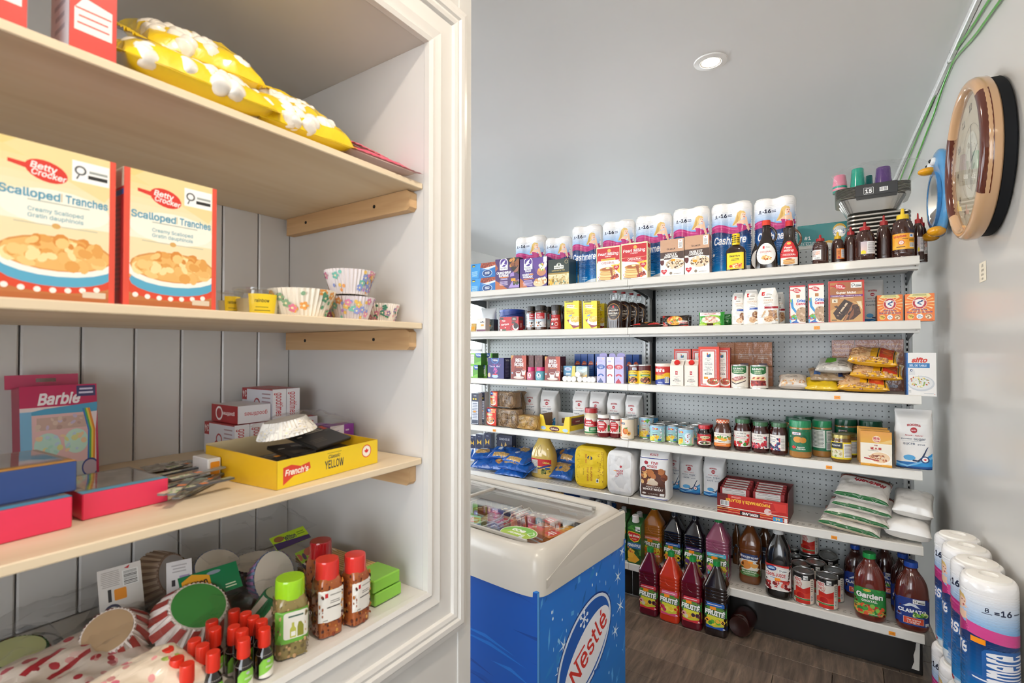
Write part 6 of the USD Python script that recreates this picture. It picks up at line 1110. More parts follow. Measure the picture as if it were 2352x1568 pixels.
p = Print(s.w*1.2, s.h*.085); [p.r(k*.083, .05+.45*((k+j) % 2), k*.083+.083, .5+.45*((k+j) % 2), '#f0d8c0') for k in range(12) for j in (0,)]; Lk = Loft([(0, s.w*.402, s.w*.402, 2), (1, s.w*.402, s.w*.402, 2)], s.w/2, 30); printed(t, 'check_print', p, lambda x, z, l: Lk.wrap(x, z, l)+[0, 0, s.h*.9], PRINT, .006)
def f_eds(p, kind):
 p.r(0, 0, 1, 1, '#e6e0d8').t('E D SMITH', .44, .86, .075, '#3a3a38', 1, mw=.56, arc=.2).t('Triple fruits', .42, .68, .085, '#5a5a56', .6, mw=.6, sh=.25).lines(.16, .54, .62, .59, 1, ['#c02c34', '#c02c50', '#4a5a8a'][kind]).lines(.12, .44, .66, .5, 2, '#8ab06c', .25)
 cols = (['#c8202c', '#e04038', '#a81824', '#3c8a34'], ['#c82838', '#d84858', '#3a2c4c', '#a01c34'], ['#3a4878', '#2a3460', '#c82c3c', '#28304c', '#5a6aa0'])[kind]
 p.blobs(.02, .02, .8, .34, cols, 34, .06, 3+kind).blobs(.7, .35, .82, .78, cols[:3], 6, .06, 4).blobs(0, .55, .1, .75, cols[:3], 4, .05, 5).r(.8, .05, 1, .85, '#eae6e0').lines(.82, .1, .98, .8, 9, '#8a8680', .35)
E3 = [(0, .8, 2.1), (.03, .93, 2.1), (.1, 1, 2.1), (.64, 1, 2.1), (.73, .96, 2), (.8, .84, 2), (.85, .8, 2), (.88, .8, 2)]
for q, (lb, a, b, v, vb, kd, lab) in enumerate((('green-lidded strawberry jam jar in the front row', 1682.5, 1722, 963, 1036.5, 0, 1), ('green-lidded raspberry jam jar in the middle of the front row', 1724, 1765, 970, 1041, 1, 1), ('green-lidded blueberry jam jar in the front row, label turned', 1766.5, 1808.5, 972, 1046, 2, 1), ('green-lidded jam jar behind the strawberry jar', 1683, 1718, 961, 1018, 0, 0), ('green-lidded jam jar at the very back of its group', 1692, 1724, 957, 1003, 0, 0), ('green-lidded jam jar behind the raspberry jar', 1721, 1756, 964, 1018, 0, 0), ('green-lidded jam jar behind the blueberry jar', 1763, 1800, 967, 1022, 0, 0))):
 s = spot(3, a, b, v, vb=vb); t, L = loft_thing('fruit_jam_jar', lb, s, E3, 1., col='#3a100e', seg=36, cat='jar')
 if lab: p = mk(lambda p: f_eds(p, kd), s.w/2*2.9, s.h*.48); sh = [0.1, 0, -.32][kd]*s.w; printed(t, 'label', p, lambda x, z, l: L.wrap(x+sh, z+s.h*.15, l, s.w/2), PRINT, .007)
 cap(t, s, s.h*.87, s.h, s.w*.435, '#3c6a44' if lab else '#26402c', taper=1)
def f_pb(p, back=False):
 p.r(0, 0, 1, 1, '#14704a')
 if back: p.r(.3, .14, .56, .96, '#e0e4dc').lines(.32, .2, .54, .92, 12, '#5a645c', .35).bar(.58, .05, .74, .4).r(.58, .42, .74, .95, '#d8dcd4').lines(.6, .46, .72, .92, 7, '#6a746c', .35).lines(.78, .4, .9, .95, 8, '#8ac0a4', .4); return
 p.e(.48, .6, .14, .2, '#0e5a3a')
 p.rr(.38, .74, .52, .87, '#c8202c', .2).rr(.385, .75, .515, .86, '#f0ecf0', .2).t('Kraft', .45, .805, .065, '#2a3c80', 1.6, mw=.1).e(.47, .54, .07, .14, '#d8963c').e(.55, .52, .055, .13, '#c8862c').leaf(.41, .18, .04).t('Smooth', .52, .2, .06, '#f0f0e8', 1.4, mw=.14).t('Crémeux', .52, .12, .06, '#f0f0e8', 1.4, mw=.14).r(.33, .62, .36, .68, '#8ac0a4')
PJ = [(0, .9, 2.2), (.02, .97, 2.2), (.05, 1, 2.2), (.74, 1, 2.2), (.8, .99, 2.2), (.82, .96, 2.1)]
for q, (lb, a, b, v, vb, f, kz) in enumerate((('green peanut butter jar at the front, label facing', 1810.5, 1863, 966.5, 1052, 1, 1), ('green peanut butter jar turned to show its nutrition panel', 1864, 1911, 967, 1050, 2, 1), ('green peanut butter jar behind the front one', 1803, 1851, 958, 1028, 0, 0), ('green peanut butter jar at the back of its group', 1822, 1870, 955, 1012, 0, 0), ('green peanut butter jar behind the turned one', 1861, 1908, 961, 1028, 0, 0), ('green peanut butter jar behind the yellow-labelled jars', 1917, 1970, 962, 1036, 1, 0), ('green peanut butter jar behind the orange and white packet', 1973, 2028, 965.5, 1040, 0, 0))):
 s = spot(3, a, b, v, vb=vb); t, L = loft_thing('peanut_butter_jar', lb, s, PJ, 1., col='#a8763c', seg=40, cat='jar', mat=GLOS)
 p = mk(lambda p: f_pb(p, f == 2) if f else p.r(0, 0, 1, 1, '#106044'), s.w/2*math.radians(330), s.h*.6); printed(t, 'label', p, lambda x, z, l: L.wrap(x, z+s.h*.17, l, s.w/2), PRINT, .009)
 cap(t, s, s.h*.815, s.h, s.w*.5, '#1a8a58' if kz else '#0e5238', taper=.99)
def f_yel(p): p.r(0, 0, 1, 1, '#e0c81c').r(.1, .62, .55, .96, '#222a34').t('Almond', .3, .8, .1, '#e8e8e4', 1.4, mw=.34).r(.1, .1, .55, .56, '#dcd8bc').blobs(.12, .1, .54, .5, ['#b8a078', '#8a9a58', '#d0c4a0', '#a88460'], 16, .05, 3).r(.58, .1, .98, .92, '#e8e6e0').lines(.6, .14, .96, .88, 9, '#7a7a84', .35)
Y3 = [(0, .86, 2.2), (.04, .96, 2.2), (.1, 1, 2.2), (.72, 1, 2.2), (.8, .94, 2), (.85, .9, 2), (.88, .9, 2)]
for lb, a, b, v, vb in (('small jar with a yellow and black label and a gold lid, in front', 1908.5, 1956, 999, 1063), ('small gold-lidded jar half hidden behind the front one', 1922, 1972, 996.5, 1051)):
 s = spot(3, a, b, v, vb=vb); t, L = loft_thing('spread_jar', lb, s, Y3, 1., col='#6a4a24', seg=40, cat='jar', wrap=f_yel, zf=(.13, .74), aw=168, maxe=.008); cap(t, s, s.h*.87, s.h, s.w*.48, '#b8a868', taper=1, mat=METAL)
def f_ban(p):
 p.r(0, 0, 1, 1, '#ece4d2').g(0, .66, 1, 1, '#e0a83c', '#d8902c', 4).r(0, 0, 1, .07, '#e0a02c').p([(.52, .66), (1, .8), (1, .7), (.7, .66)], '#e8c070').e(.52, .78, .13, .1, '#ecd0b0').t('美味', .52, .8, .06, '#c0404c', 1.2, font='cjk').lines(.42, .71, .62, .74, 1, '#c0404c').t('荷葉', .5, .6, .03, '#a83c38', 1, font='cjk').t('碱 水 粿', .5, .51, .055, '#b03028', 1.6, font='cjk', mw=.5).lines(.22, .43, .6, .46, 1, '#a8a090')
 p.e(.62, .25, .36, .19, '#f4ece0').e(.62, .26, .32, .15, '#e8c8a0').p([(.24, .28), (.6, .34), (.78, .3), (.7, .22), (.4, .22)], '#8a4a30').blobs(.3, .14, .9, .36, ['#d8a070', '#a85c3c', '#e8d0b0', '#c0684c'], 24, .04, 3, True).p([(.12, .24), (.6, .18), (.6, .15), (.12, .2)], '#a82c2c').lines(.28, .025, .7, .045, 1, '#8a5a18')
for k in range(3):
 s = spot(3, 1976-1.2*k, 2049-1.2*k, 991-2*k, vb=1071-3.0*k if k else 1071); s.y += 0 if k == 0 else 0
 carton('noodle_flour_packet', ['orange and white packet of food with a bowl on it, foremost', 'orange and white packet just behind the foremost', 'orange and white packet, hindmost of three'][k], at(s.x-.004*k, s.y+.019*k if k else s.y, s.z, s.w, s.h+.003*k), .017, '#dca040', f_ban if not k else None, rz=-3)
 if k == 0: s0 = s
s = spot(3, 2055, 2145, 942, vb=1077); sack('sugar_bag', 'large white and blue sugar bag at the right end of the fourth shelf', s, .10, f_sugar, '#e9e7e4', 40, rz=-3)
# ================================================================== FIFTH SHELF
z5 = SZ[4]+.001
def f_navy2(p, w_=0): p.r(0, 0, 1, 1, '#20284a').r(.04, 0, .9, .5, '#c4cad4').lines(.1, .08, .8, .45, 7, '#6a7488', .35).p([(.2, .62), (.5, .7), (.2, .82)], '#e0b430').p([(.8, .62), (.5, .7), (.8, .82)], '#e0b430').lines(.3, .9, .7, .93, 1, '#a8b0c4').tag(.45, .3, .3)
for lb, a, b, v, Y in (('navy pasta box with a bow-tie, far left of the fifth shelf', 1078, 1091, 1000, 2.80), ('navy pasta box second from the left on the fifth shelf', 1093, 1108.5, 997, 2.80), ('navy and white pasta box third from the left on the fifth shelf', 1112, 1127, 995, 2.80)):
 carton('pasta_box', lb, spot(4, a, b, v, Y), .05, '#c8ced8', f_navy2)
carton('pasta_box', 'dark navy shell-pasta box behind the pile of blue bags', spot(4, 1141, 1176, 999, 2.84), .05, '#181f38', lambda p: p.r(0, 0, 1, 1, '#1a2140').t('CONCHIGLIE', .5, .86, .07, '#c8ccd8', .5, mw=.7).p([(.25, .55), (.32, .74), (.4, .6)], '#d8b060').p([(.5, .6), (.56, .78), (.66, .66)], '#d8b060').e(.5, .4, .34, .12, '#8a2430').t('Barilla', .5, .4, .09, '#e8d8d8', 1, sh=.15, mw=.5), right=lambda p: p.r(0, 0, 1, 1, '#222a4c').e(.5, .6, .2, .05, '#d8b060'))
PA = ['#d8b070', '#c89a58', '#e4c48c', '#b8864a']
def f_blue(p, k):
 p.r(0, 0, 1, 1, '#1f5cb0').blobs(.0, 0, 1, 1, ['#2a6cc0', '#1a50a0'], 10, .08, k)
 if k % 3 == 0: p.e(.7, .5, .22, .3, '#d8903c').blobs(.52, .3, .9, .7, ['#e8b060', '#c87c30', '#d8a050'], 22, .035, k, True)
 elif k % 3 == 1: p.e(.3, .66, .09, 0, '#dfe6ee').ring(.3, .66, .05, .065, '#8a98a8').r(.2, .02, .8, .24, '#c8a468').blobs(.2, .02, .8, .24, PA, 40, .022, k)
 else: p.rr(.12, .3, .72, .7, '#c8a468', .3).blobs(.15, .33, .7, .67, PA, 50, .022, k).rr(.3, .72, .6, .86, '#d8e0ea')
BP = [(1087, 1176, 1075, .02, 0, .05, 12, 0), (1140, 1218, 1083, .0, .025, .04, -6, 2), (1079, 1124, 1052, .06, .045, .045, 30, 2), (1122, 1178, 1040, .09, .06, .05, 8, 1), (1156, 1216, 1052, .04, .055, .05, -14, 1), (1172, 1222, 1026, .17, .05, .06, 4, 2), (1140, 1200, 1094, -.02, -.004, .03, 3, 2)]
WD = ['at the bottom of the pile, orange picture showing', 'low at the front of the pile beside the oil jug', 'at the far left, sticking up from the pile', 'upper left of the pile', 'on top of the pile against the oil jug, round white seal', 'at the back of the pile, window of macaroni', 'hanging over the shelf edge at the front']
for q, (a, b, v, dy, dz, th, rz, k) in enumerate(BP):
 Y = GY+.03+dy; x0, x1 = onY(a, v, Y)[0], onY(b, v, Y)[0]; h = .14
 bag('pasta_bag', f'blue bag of pasta {WD[q]}', ((x0+x1)/2, Y+h*.42, z5+dz+.018), x1-x0, h, th, '#1f5cb0', lambda p: f_blue(p, k), 30+q, rz=rz, rx=16, wr=.006, pw=.4, seals='#2a64b4')
BR = [(1266, 1322, 1055, .12, .0, .07, 5, 2), (1264, 1318, 1085, .07, .0, .05, -4, 2), (1262, 1300, 1035, .17, .06, .07, 10, 0), (1284, 1330, 1030, .16, .075, .07, -8, 1)]
WR = ['behind the oil jug, pasta window in the middle', 'between the oil jug and the yellow flour, lowest', 'standing behind the oil jug, highest on the left', 'on top behind the yellow flour sack']
for q, (a, b, v, dy, dz, th, rz, k) in enumerate(BR):
 Y = GY+.03+dy; x0, x1 = onY(a, v, Y)[0], onY(b, v, Y)[0]; h = .13
 bag('pasta_bag', f'blue bag of pasta {WR[q]}', ((x0+x1)/2, Y+h*.42, z5+dz+.02), x1-x0, h, th, '#1c4f98', lambda p: f_blue(p, k), 40+q, rz=rz, rx=24, wr=.006, pw=.4)
# oil jug
def f_oil(p): p.r(0, 0, 1, 1, '#ecc860').r(0, .52, 1, 1, '#c82424').p([(0, .38), (.5, .42), (.7, .56), (1, .7), (1, .6), (.75, .46), (.5, .34), (0, .3)], '#2a3a80').t('Unico', .8, .78, .12, '#e8c85c', 2, mw=.3, sh=.1).r(.08, .02, .4, .92, '#e0dcd4').lines(.1, .42, .38, .88, 9, '#7a746c', .35).bar(.14, .08, .34, .3).blobs(.6, .04, 1, .4, ['#5a6a2c', '#3a4a20', '#8a8a3c', '#c8a83c'], 30, .05, 3).e(.86, .4, .12, .07, '#2a5aa0')
s = spot(4, 1214.5, 1265, 1000, vb=1098)
t, L = loft_thing('oil_jug', 'yellow plastic oil jug with a red and blue label, reaching up to the shelf above', s, [(0, .9, 3.4), (.02, .98, 3.4), (.06, 1, 3.4), (.44, 1, 3.4), (.47, 1.01, 3.2), (.55, .99, 3), (.68, .88, 2.6), (.8, .66, 2.3), (.9, .5, 2.1), (.97, .44, 2), (1, .4, 2)], .72, col='#d8b860', front=f_oil, zf=(.1, .45), wf=.92, mat=LIQ)
put(t, 'grip', tube(np.array([L.front(np.array([x]), np.array([z*s.h]), .001)[0] for x, z in ((-.012, .52), (-.02, .6), (-.016, .7), (-.004, .76), (.006, .7), (.004, .6))]), .0032, 8), LIQ, '#e4cc84', smooth=True)
# yellow flour sack on its side, bottom to the front
def block_sack(nm, lb, s, d, col, front, rz=0., seed=1, side=None, bump=.012, top=None):
 t = thing(nm, lb, 'bag', s.loc, rz)
 ys = np.linspace(0, 1, 22); k = np.interp(ys, [0, .015, .06, .5, .9, 1], [.84, .93, 1, 1, .93, .8]); w, h = s.w, s.h
 L = Loft([(y*d, w/2*q, h/2*q, 5) for y, q in zip(ys, k)], 0, 60); m = L.mesh(); v = np.array(m.vertices)
 q = meshkit.fbm(np.stack([v[:, 0]*20+seed, v[:, 1]*20, v[:, 2]*20], -1), 3, seed)-.5
 V = np.stack([v[:, 0]*(1+q*bump*6), v[:, 2]+q*bump*(v[:, 2] < d*.04), h/2+v[:, 1]*(1+q*bump*4)], -1); V[:, 2] = np.maximum(V[:, 2], 0.0); m.vertices = V; m.faces = m.faces[:, ::-1]
 put(t, 'paper_bag', m, PAPER, col, smooth=50)
 if front:
  p = mk(front, w*.8, h*.8)
  def fn(x, z, l):
   c = np.stack([x, z-h*.4, np.zeros_like(x)], -1); qq = meshkit.fbm(np.stack([c[:, 0]*20+seed, c[:, 1]*20, 0*x], -1), 3, seed)-.5
   return np.stack([x*(1+qq*bump*6), qq*bump-l-.0022, h/2+(z-h*.4)*(1+qq*bump*4)], -1)
  printed(t, 'printed_front', p, fn, PAPER, .012)
 return t
def f_rob(p):
 p.r(0, 0, 1, 1, '#ecc818'); p.blobs(0, 0, .12, 1, ['#c89c14', '#d8b018'], 30, .02, 3).blobs(.8, .1, 1, 1, ['#c89c14', '#b88a10', '#d8b018'], 50, .025, 4)
 p.t('Robin Hood', .36, .76, .05, '#c03024', 1.4, rot=-90, mw=.3).e(.5, .79, .1, .06, '#2a3a64').t('ALL PURPOSE', .56, .32, .05, '#a8402c', 1.4, rot=-90, mw=.5).t('TOUT USAGE', .42, .3, .05, '#a8402c', 1.4, rot=-90, mw=.5).t('ORIGINAL', .26, .36, .03, '#8a6a1c', .5, rot=-90, mw=.34).r(.74, .08, .84, .2, '#e8e4d8').r(.76, .1, .82, .18, '#3a3a34')
s = spot(4, 1318.5, 1393, 1026, vb=1122); block_sack('flour_sack', 'yellow paper flour sack lying on its side, base to the front', s, .22, '#e2be18', f_rob, 2, 5)
def f_five(p): p.r(0, 0, 1, 1, '#e6e4e2').t('FIVE', .56, .55, .1, '#b8303c', 1.4, rot=-90, mw=.2).t('ROSES', .4, .5, .1, '#b8303c', 1.4, rot=-90, mw=.3).e(.56, .7, .05, 0, '#b8303c').tag(.28, .56, .12)
s = spot(4, 1393, 1455, 1036, vb=1146); block_sack('flour_sack', 'white paper flour sack lying on its side, red name turned sideways', s, .22, '#e2e0de', f_five, 3, 8, bump=.02)
def f_whole(p):
 p.r(0, 0, 1, 1, '#eae8e6').r(0, .875, 1, .89, '#2a3a8c').t('FIVE', .56, .79, .05, '#b02c3c', 1.5, mw=.4).t('ROSES', .46, .715, .05, '#b02c3c', 1.5, mw=.54).e(.24, .79, .07, 0, '#b02c3c').t('ROSES', .5, .955, .04, '#b02c3c', 1.2, mw=.34)
 p.r(.05, .08, .93, .66, '#4a2c24').r(.05, .3, .93, .66, '#5a3020').blobs(.06, .34, .92, .64, ['#b8703c', '#d8985c', '#8a4a28', '#e8b878', '#6a3420'], 20, .1, 4).p([(.25, .32), (.42, .46), (.55, .46), (.68, .32)], '#e4d4c0').e(.5, .37, .2, .06, '#dcc8b0').r(.05, .08, .93, .3, '#4c2e26').e(.16, .65, .1, 0, '#2a2a2c').e(.16, .65, .07, 0, '#a83a40')
 p.t('SPECIALTY FLOUR', .5, .275, .024, '#e8dcd0', 1, mw=.56).t('WHOLE WHEAT', .5, .225, .042, '#f0e8e0', 1.6, mw=.78).t('2.5 kg (5.5 lb)', .5, .125, .022, '#e0d4c8', .8, mw=.4).r(.74, .1, .9, .15, '#e0dcd8').e(.18, .13, .07, .02, '#e0d8d0').r(.0, .02, 1, .035, '#2a3a8c')
s = spot(4, 1466, 1535, 1034, vb=1148); sack('flour_sack', 'white flour sack standing upright with a picture of bread', s, .13, f_whole, '#e8e6e4', 50, rz=3)
for q, (lb, a, b, v, vb) in enumerate((('white and blue sugar bag just right of the standing flour sack', 1532, 1563, 1036, 1124), ('white and blue sugar bag in the middle of the three on the fifth shelf', 1562, 1613, 1044, 1130), ('white and blue sugar bag behind the red popcorn box', 1618, 1668, 1050, 1136))):
 s = spot(4, a, b, v, vb=vb); sack('sugar_bag', lb, s, .10, f_sugar, '#e8e6e4', 60+q)
# popcorn box with the packets inside
s = spot(4, 1648, 1808, 1140, vb=1190); s.y = 2.585; Y = s.y
x0, x1 = onY(1646, 1160, Y)[0], onY(1811, 1170, Y)[0]; w = (x1-x0)*.99; h = onY(1646, 1131, Y)[2]-z5; d = .20; hb = onY(1646, 1092, 2.76)[2]-z5
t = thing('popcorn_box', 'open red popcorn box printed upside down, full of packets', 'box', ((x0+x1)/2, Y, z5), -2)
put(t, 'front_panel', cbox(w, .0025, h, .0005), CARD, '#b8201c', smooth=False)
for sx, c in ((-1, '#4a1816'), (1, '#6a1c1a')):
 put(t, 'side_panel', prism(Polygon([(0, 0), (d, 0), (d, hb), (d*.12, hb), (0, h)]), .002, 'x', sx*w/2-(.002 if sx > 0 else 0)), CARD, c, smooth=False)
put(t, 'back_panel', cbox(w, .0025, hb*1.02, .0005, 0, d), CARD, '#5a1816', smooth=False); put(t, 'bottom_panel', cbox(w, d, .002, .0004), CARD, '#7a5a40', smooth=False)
p = Print(w, h); p.r(0, 0, 1, 1, '#c0241c').g(0, .1, .16, 1, '#8a1a18', '#5a1414', 3).r(0, .3, 1, .34, '#e8e0c8').r(0, .22, 1, .24, '#f0c040').r(0, 0, 1, .12, '#a01c18').r(0, .1, 1, .12, '#f0d8a0')
p.t('MAÏS À ÉCLATER', .34, .72, .13, '#f0b838', 2, rot=180, mw=.42).t('POPCORN', .66, .72, .13, '#f0b838', 2, rot=180, mw=.2).r(.34, .04, .62, .24, '#1a1414').t('KIRKLAND', .48, .13, .11, '#f4f0ec', 2.2, rot=180, mw=.25).lines(.36, .21, .6, .235, 1, '#c02c28').bar(.05, .38, .18, .66).e(.73, .42, .05, 0, '#e8c8c4').p([(.74, .4), (.96, .55), (.97, .6), (.74, .46)], '#e05a48').lines(.2, .84, .36, .94, 2, '#e8a8a0').lines(.66, .86, .8, .9, 1, '#e8a8a0')
p.r(.8, .03, .93, .24, '#3a9ad0').t('44', .865, .13, .12, '#f0d060', 1.6, rot=180, mw=.1).r(.95, .03, .99, .24, '#e8e4e0').p([(.84, .5), (.98, .5), (.98, .9), (.8, .9)], '#d8382c'); printed(t, 'printed_front', p, flat)
for q in range(2):
 for k in range(5):
  X = (x0+x1)/2-w*.25+q*w*.48; y = Y+.022+k*.032; hh = hb*(.9+.03*k)-.004
  pk = carton('popcorn_packet', f'{["first", "second", "third", "fourth", "fifth"][k]} flat popcorn packet from the front, {["left", "right"][q]} half of the red box', at(X, y, z5+.003, w*.43, hh), .012, '#8a1c1e', lambda p: p.r(0, 0, 1, 1, '#8a1a1c').r(.08, .04, .88, .98, '#c4c0bc').lines(.1, .86, .86, .97, 2, '#7a7674', .3).lines(.4, .66, .86, .84, 3, '#8a8684', .3).r(.25, .5, .7, .57, '#8a1a1c').r(.36, .43, .6, .48, '#6a6664'), cat='packet', group='popcorn packets in the red box')
# sugar in plastic bags on the right
def f_red(p, k=0):
 p.r(0, 0, 1, 1, '#e4dfd8').r(0, .78, 1, 1, '#7a3020').r(0, .9, 1, 1, '#5a5048').t('Redpath', .6, .62, .12, '#b02430', 2, rot=172, mw=.72, sh=.2).r(0, .0, 1, .05, '#2a6a3c')
def sug(lb, u0, u1, v, Y, dz, th, h, k, rz, seed, front=True, rx=14, col='#e4dfd6', ry=0.):
 x0, x1 = onY(u0, v, Y)[0], onY(u1, v, Y)[0]; w = x1-x0
 t = bag('granulated_sugar_bag', lb, ((x0+x1)/2, Y+h*.46, z5+dz+h*.5*math.sin(math.radians(rx))*.8), w, h, th, col, (lambda p: f_red(p)) if front else None, seed, rz=rz, rx=rx, ry=ry, wr=.005, pw=.3, mat=FILM)
 return t
sug('lowest white sugar bag of the left pile, beige side out', 1884, 2030, 1222, GY+.02, .0, .042, .17, 0, -8, 3, True, 12, '#dccdb4', 5)
sug('second sugar bag from the bottom of the left pile', 1898, 2050, 1200, GY+.027, .045, .040, .17, 0, -8, 4, True, 12, '#dccdb4', 5)
sug('third sugar bag from the bottom of the left pile', 1916, 2056, 1183, GY+.034, .089, .038, .17, 0, -8, 5, True, 12, '#e4dcd0', 5)
sug('top sugar bag of the left pile with upside-down red lettering', 1922, 2050, 1158, GY+.04, .13, .05, .18, 0, -8, 6, True, 18, '#e8e4dc', 5)
sug('lower plain white sugar bag at the right end of the fifth shelf', 2034, 2145, 1232, GY+.03, .0, .085, .17, 0, -5, 7, False, 8, '#e8e4de', 2)
sug('upper white sugar bag with a blue stripe at the right end', 2054, 2150, 1190, GY+.05, .088, .075, .17, 0, -6, 8, False, 16, '#e8e4de', 4)
t = stage.GetPrimAtPath('/World/granulated_sugar_bag_005')
# ================================================================== BOTTOM SHELF AND FLOOR
z6 = SZ[5]+.001
JB = [(0, .86, 5), (.012, .94, 5), (.03, .97, 5.5), (.08, .97, 5.5), (.095, .94, 5.5), (.11, .97, 6), (.47, .97, 6), (.485, .945, 5.5), (.5, 1, 5.5), (.53, 1, 5.5), (.54, .975, 5.5), (.55, 1, 5.5), (.575, 1, 5.5), (.585, .975, 5.5), (.595, 1, 5.5), (.62, 1, 5.5), (.63, .975, 5.5), (.64, 1, 5.5), (.67, 1, 5), (.685, .97, 4.5), (.9, .36, 2.6), (.92, .3, 2.2), (.94, .29, 2)]
def f_fruite(p, top, cols, base='#c8c030', low='#d03040'):
 p.r(0, 0, 1, 1, base).g(0, .4, 1, .85, '#b8c828', '#2f7a34', 6).p([(0, .84), (.25, .72), (.2, .4), (0, .3)], '#2a7a38').p([(1, .84), (.8, .72), (.86, .45), (1, .4)], '#3a8a3c').e(.52, .44, .36, .22, '#d8d438').r(0, .84, 1, 1, top).lines(.14, .89, .84, .945, 1, '#f0e0e0').p([(0, 0), (1, 0), (1, .16), (.5, .06), (0, .14)], low)
 p.t('FRUITÉ', .5, .6, .17, '#f6f6f0', 2.6, mw=.84, rot=-3, sh=.06, out='#1f4a2c', ow=.14).tag(.42, .78, .26)
 for k, (x, y, r) in enumerate(((.2, .3, .11), (.42, .24, .13), (.64, .28, .13), (.82, .3, .1), (.3, .2, .09))): p.e(x, y, r, 0, cols[k % len(cols)]); p.e(x-.02, y+.02, r*.7, 0, cols[(k+1) % len(cols)]) if k in (1, 2) else None
 p.t('2L', .88, .055, .05, '#f4f4f0', 1.6)
SHADES = {}
def juice(lb, s, liq, top, cols, base='#c8c030', low='#d03040', capc='#1f8a40', rz=0., nolab=False):
 t, L = loft_thing('juice_bottle', lb, s, JB, 1., col=liq, seg=44, front=None if nolab else (lambda p: f_fruite(p, top, cols, base, low)), zf=(.112, .468), wf=.985, cat='bottle', rz=rz, maxe=.02)
 cap(t, s, s.h*.935, s.h, s.w*.165, capc)
 th = np.linspace(-.3, 1.9, 14); P = np.array([[s.w*(.02-.22*math.cos(a)*.9), 0, s.h*(.60-.055*math.sin(a*1.2-.6))] for a in th]); P = np.array([L.front(np.array([q[0]]), np.array([q[2]]), .0012)[0] for q in P]); put(t, 'grip_ridge', tube(P, s.w*.018, 6), LIQ, liq, smooth=True)
 return t
OR = ['#e8862c', '#f0b040', '#d8402c', '#e8c838']
RD = ['#e8a0a0', '#e0a030', '#ecc040', '#3a2440', '#d8d0b0']
s = spot(5, 1473.5, 1519, 1166, vb=1291); juice('amber juice bottle standing on the bottom shelf, left of four', s, '#a8641c', '#e88068', OR, low='#e88068')
s = spot(5, 1521, 1566, 1181, vb=1306); juice('black juice bottle with a blue band, second on the bottom shelf', s, '#151218', '#2a62b0', OR, low='#2a4a9c', capc='#1c2430')
s = spot(5, 1568, 1616, 1189, vb=1319); juice('black juice bottle with a purple band, third on the bottom shelf', s, '#120f18', '#3c2a68', ['#5a3a78', '#7a5090', '#c8d040', '#3c2450'], low='#3a2458', capc='#1c2430')
s = spot(5, 1618, 1673, 1196, vb=1338); juice('pink juice bottle with a sky blue label, last of the four on the shelf', s, '#8a4860', '#58b8d0', ['#e87aa0', '#f0a8c0', '#d8d860', '#ecc040'], '#8ac850', '#58b0d0')
for lb, a, b, v, vb, liq, top, cols, low in (('dark red juice bottle on the floor, first from the freezer', 1464, 1510, 1264, 1414, '#5a0a20', '#d83c48', RD, '#d02c38'), ('orange-red juice bottle on the floor, second from the freezer', 1511.5, 1559.5, 1274, 1430, '#c03418', '#e06888', ['#c83060', '#ecd040', '#f0e060', '#e8c030'], '#d84878'), ('dark red juice bottle on the floor, third from the freezer', 1561, 1611, 1286, 1446, '#5c0a1c', '#d83c48', RD, '#d02c38'), ('dark brown juice bottle with a blue label on the floor, nearest the viewer', 1614.5, 1669, 1296, 1463, '#1e1210', '#2a66b8', ['#f0a030', '#ecc838', '#58a838', '#f0b840', '#3a8a30'], '#1c4aa0')):
 s = spot(None, a, b, v, vb=vb); juice(lb, s, liq, top, cols, low=low)
# dark bottle lying on its side, base to the front
Y = 2.50; c = onY(1697, 1404, Y); r = .05
t = thing('lying_bottle', 'dark red bottle lying on the floor under the shelf lip, round base outward', 'bottle', (c[0], Y, .002), -6)
m = lathe([(r*.3, .006), (r*.5, .003), (r*.86, 0), (r*.98, .01), (r, .03), (r, .11)], 36); v3 = np.array(m.vertices); m.vertices = np.stack([v3[:, 0], v3[:, 2], r-v3[:, 1]], -1); put(t, 'bottle', m, LIQ, '#2a0d0c', smooth=50)
# cartons
def brick(lb, s, d, front, col, capx=.0, nm='juice_carton'):
 t = thing(nm, lb, 'carton', s.loc); hb, w = s.h*.86, s.w
 V = [(-w/2, 0, 0), (w/2, 0, 0), (w/2, d, 0), (-w/2, d, 0), (-w/2, 0, hb*.93), (w/2, 0, hb*.93), (w/2, d, hb*1.06), (-w/2, d, hb*1.06)]
 put(t, 'carton', trimesh.convex.convex_hull(np.array(V)), CARD, col, smooth=False); printed(t, 'printed_front', mk(front, w, hb*.93), flat)
 top = Print(w, d*1.0); front(top) if False else top.r(0, 0, 1, 1, col); printed(t, 'printed_top', top, lambda x, z, l: np.stack([x, z, hb*.93+z/d*hb*.13+l], -1))
 m = lathe([(w*.26, 0), (w*.26, .006), (w*.23, .012), (w*.23, s.h*.13), (w*.2, s.h*.14), (.001, s.h*.14)], 24); put(t, 'cap', move(m, x=capx, y=d*.45, z=hb*.99, rx=8), PLAS, '#e6e4e0', smooth=40); return t
def f_apple(p): p.r(0, 0, 1, 1, '#e4e8ec').r(0, .55, 1, 1, '#2a6ab0').t('100%', .5, .86, .07, '#dfe8f4', 1.4, mw=.5).t('JUICE-JUS', .5, .76, .055, '#dfe8f4', 1.2, mw=.8).p([(0, .55), (.5, .45), (1, .55)], '#2a6ab0').e(.5, .25, .3, .14, '#d8a03c')
for lb, a, b, v, vb in (('blue juice carton with a white cap, front left of the group', 1349, 1374, 1163, 1275), ('blue juice carton with a white cap, front right of the group', 1377, 1402, 1170, 1282), ('blue juice carton with a white cap, behind on the left', 1358, 1382, 1150, 1258), ('blue juice carton with a white cap, behind on the right', 1385, 1407, 1151, 1258)):
 brick(lb, spot(5, a, b, v, vb=vb), .06, f_apple, '#2a66aa')
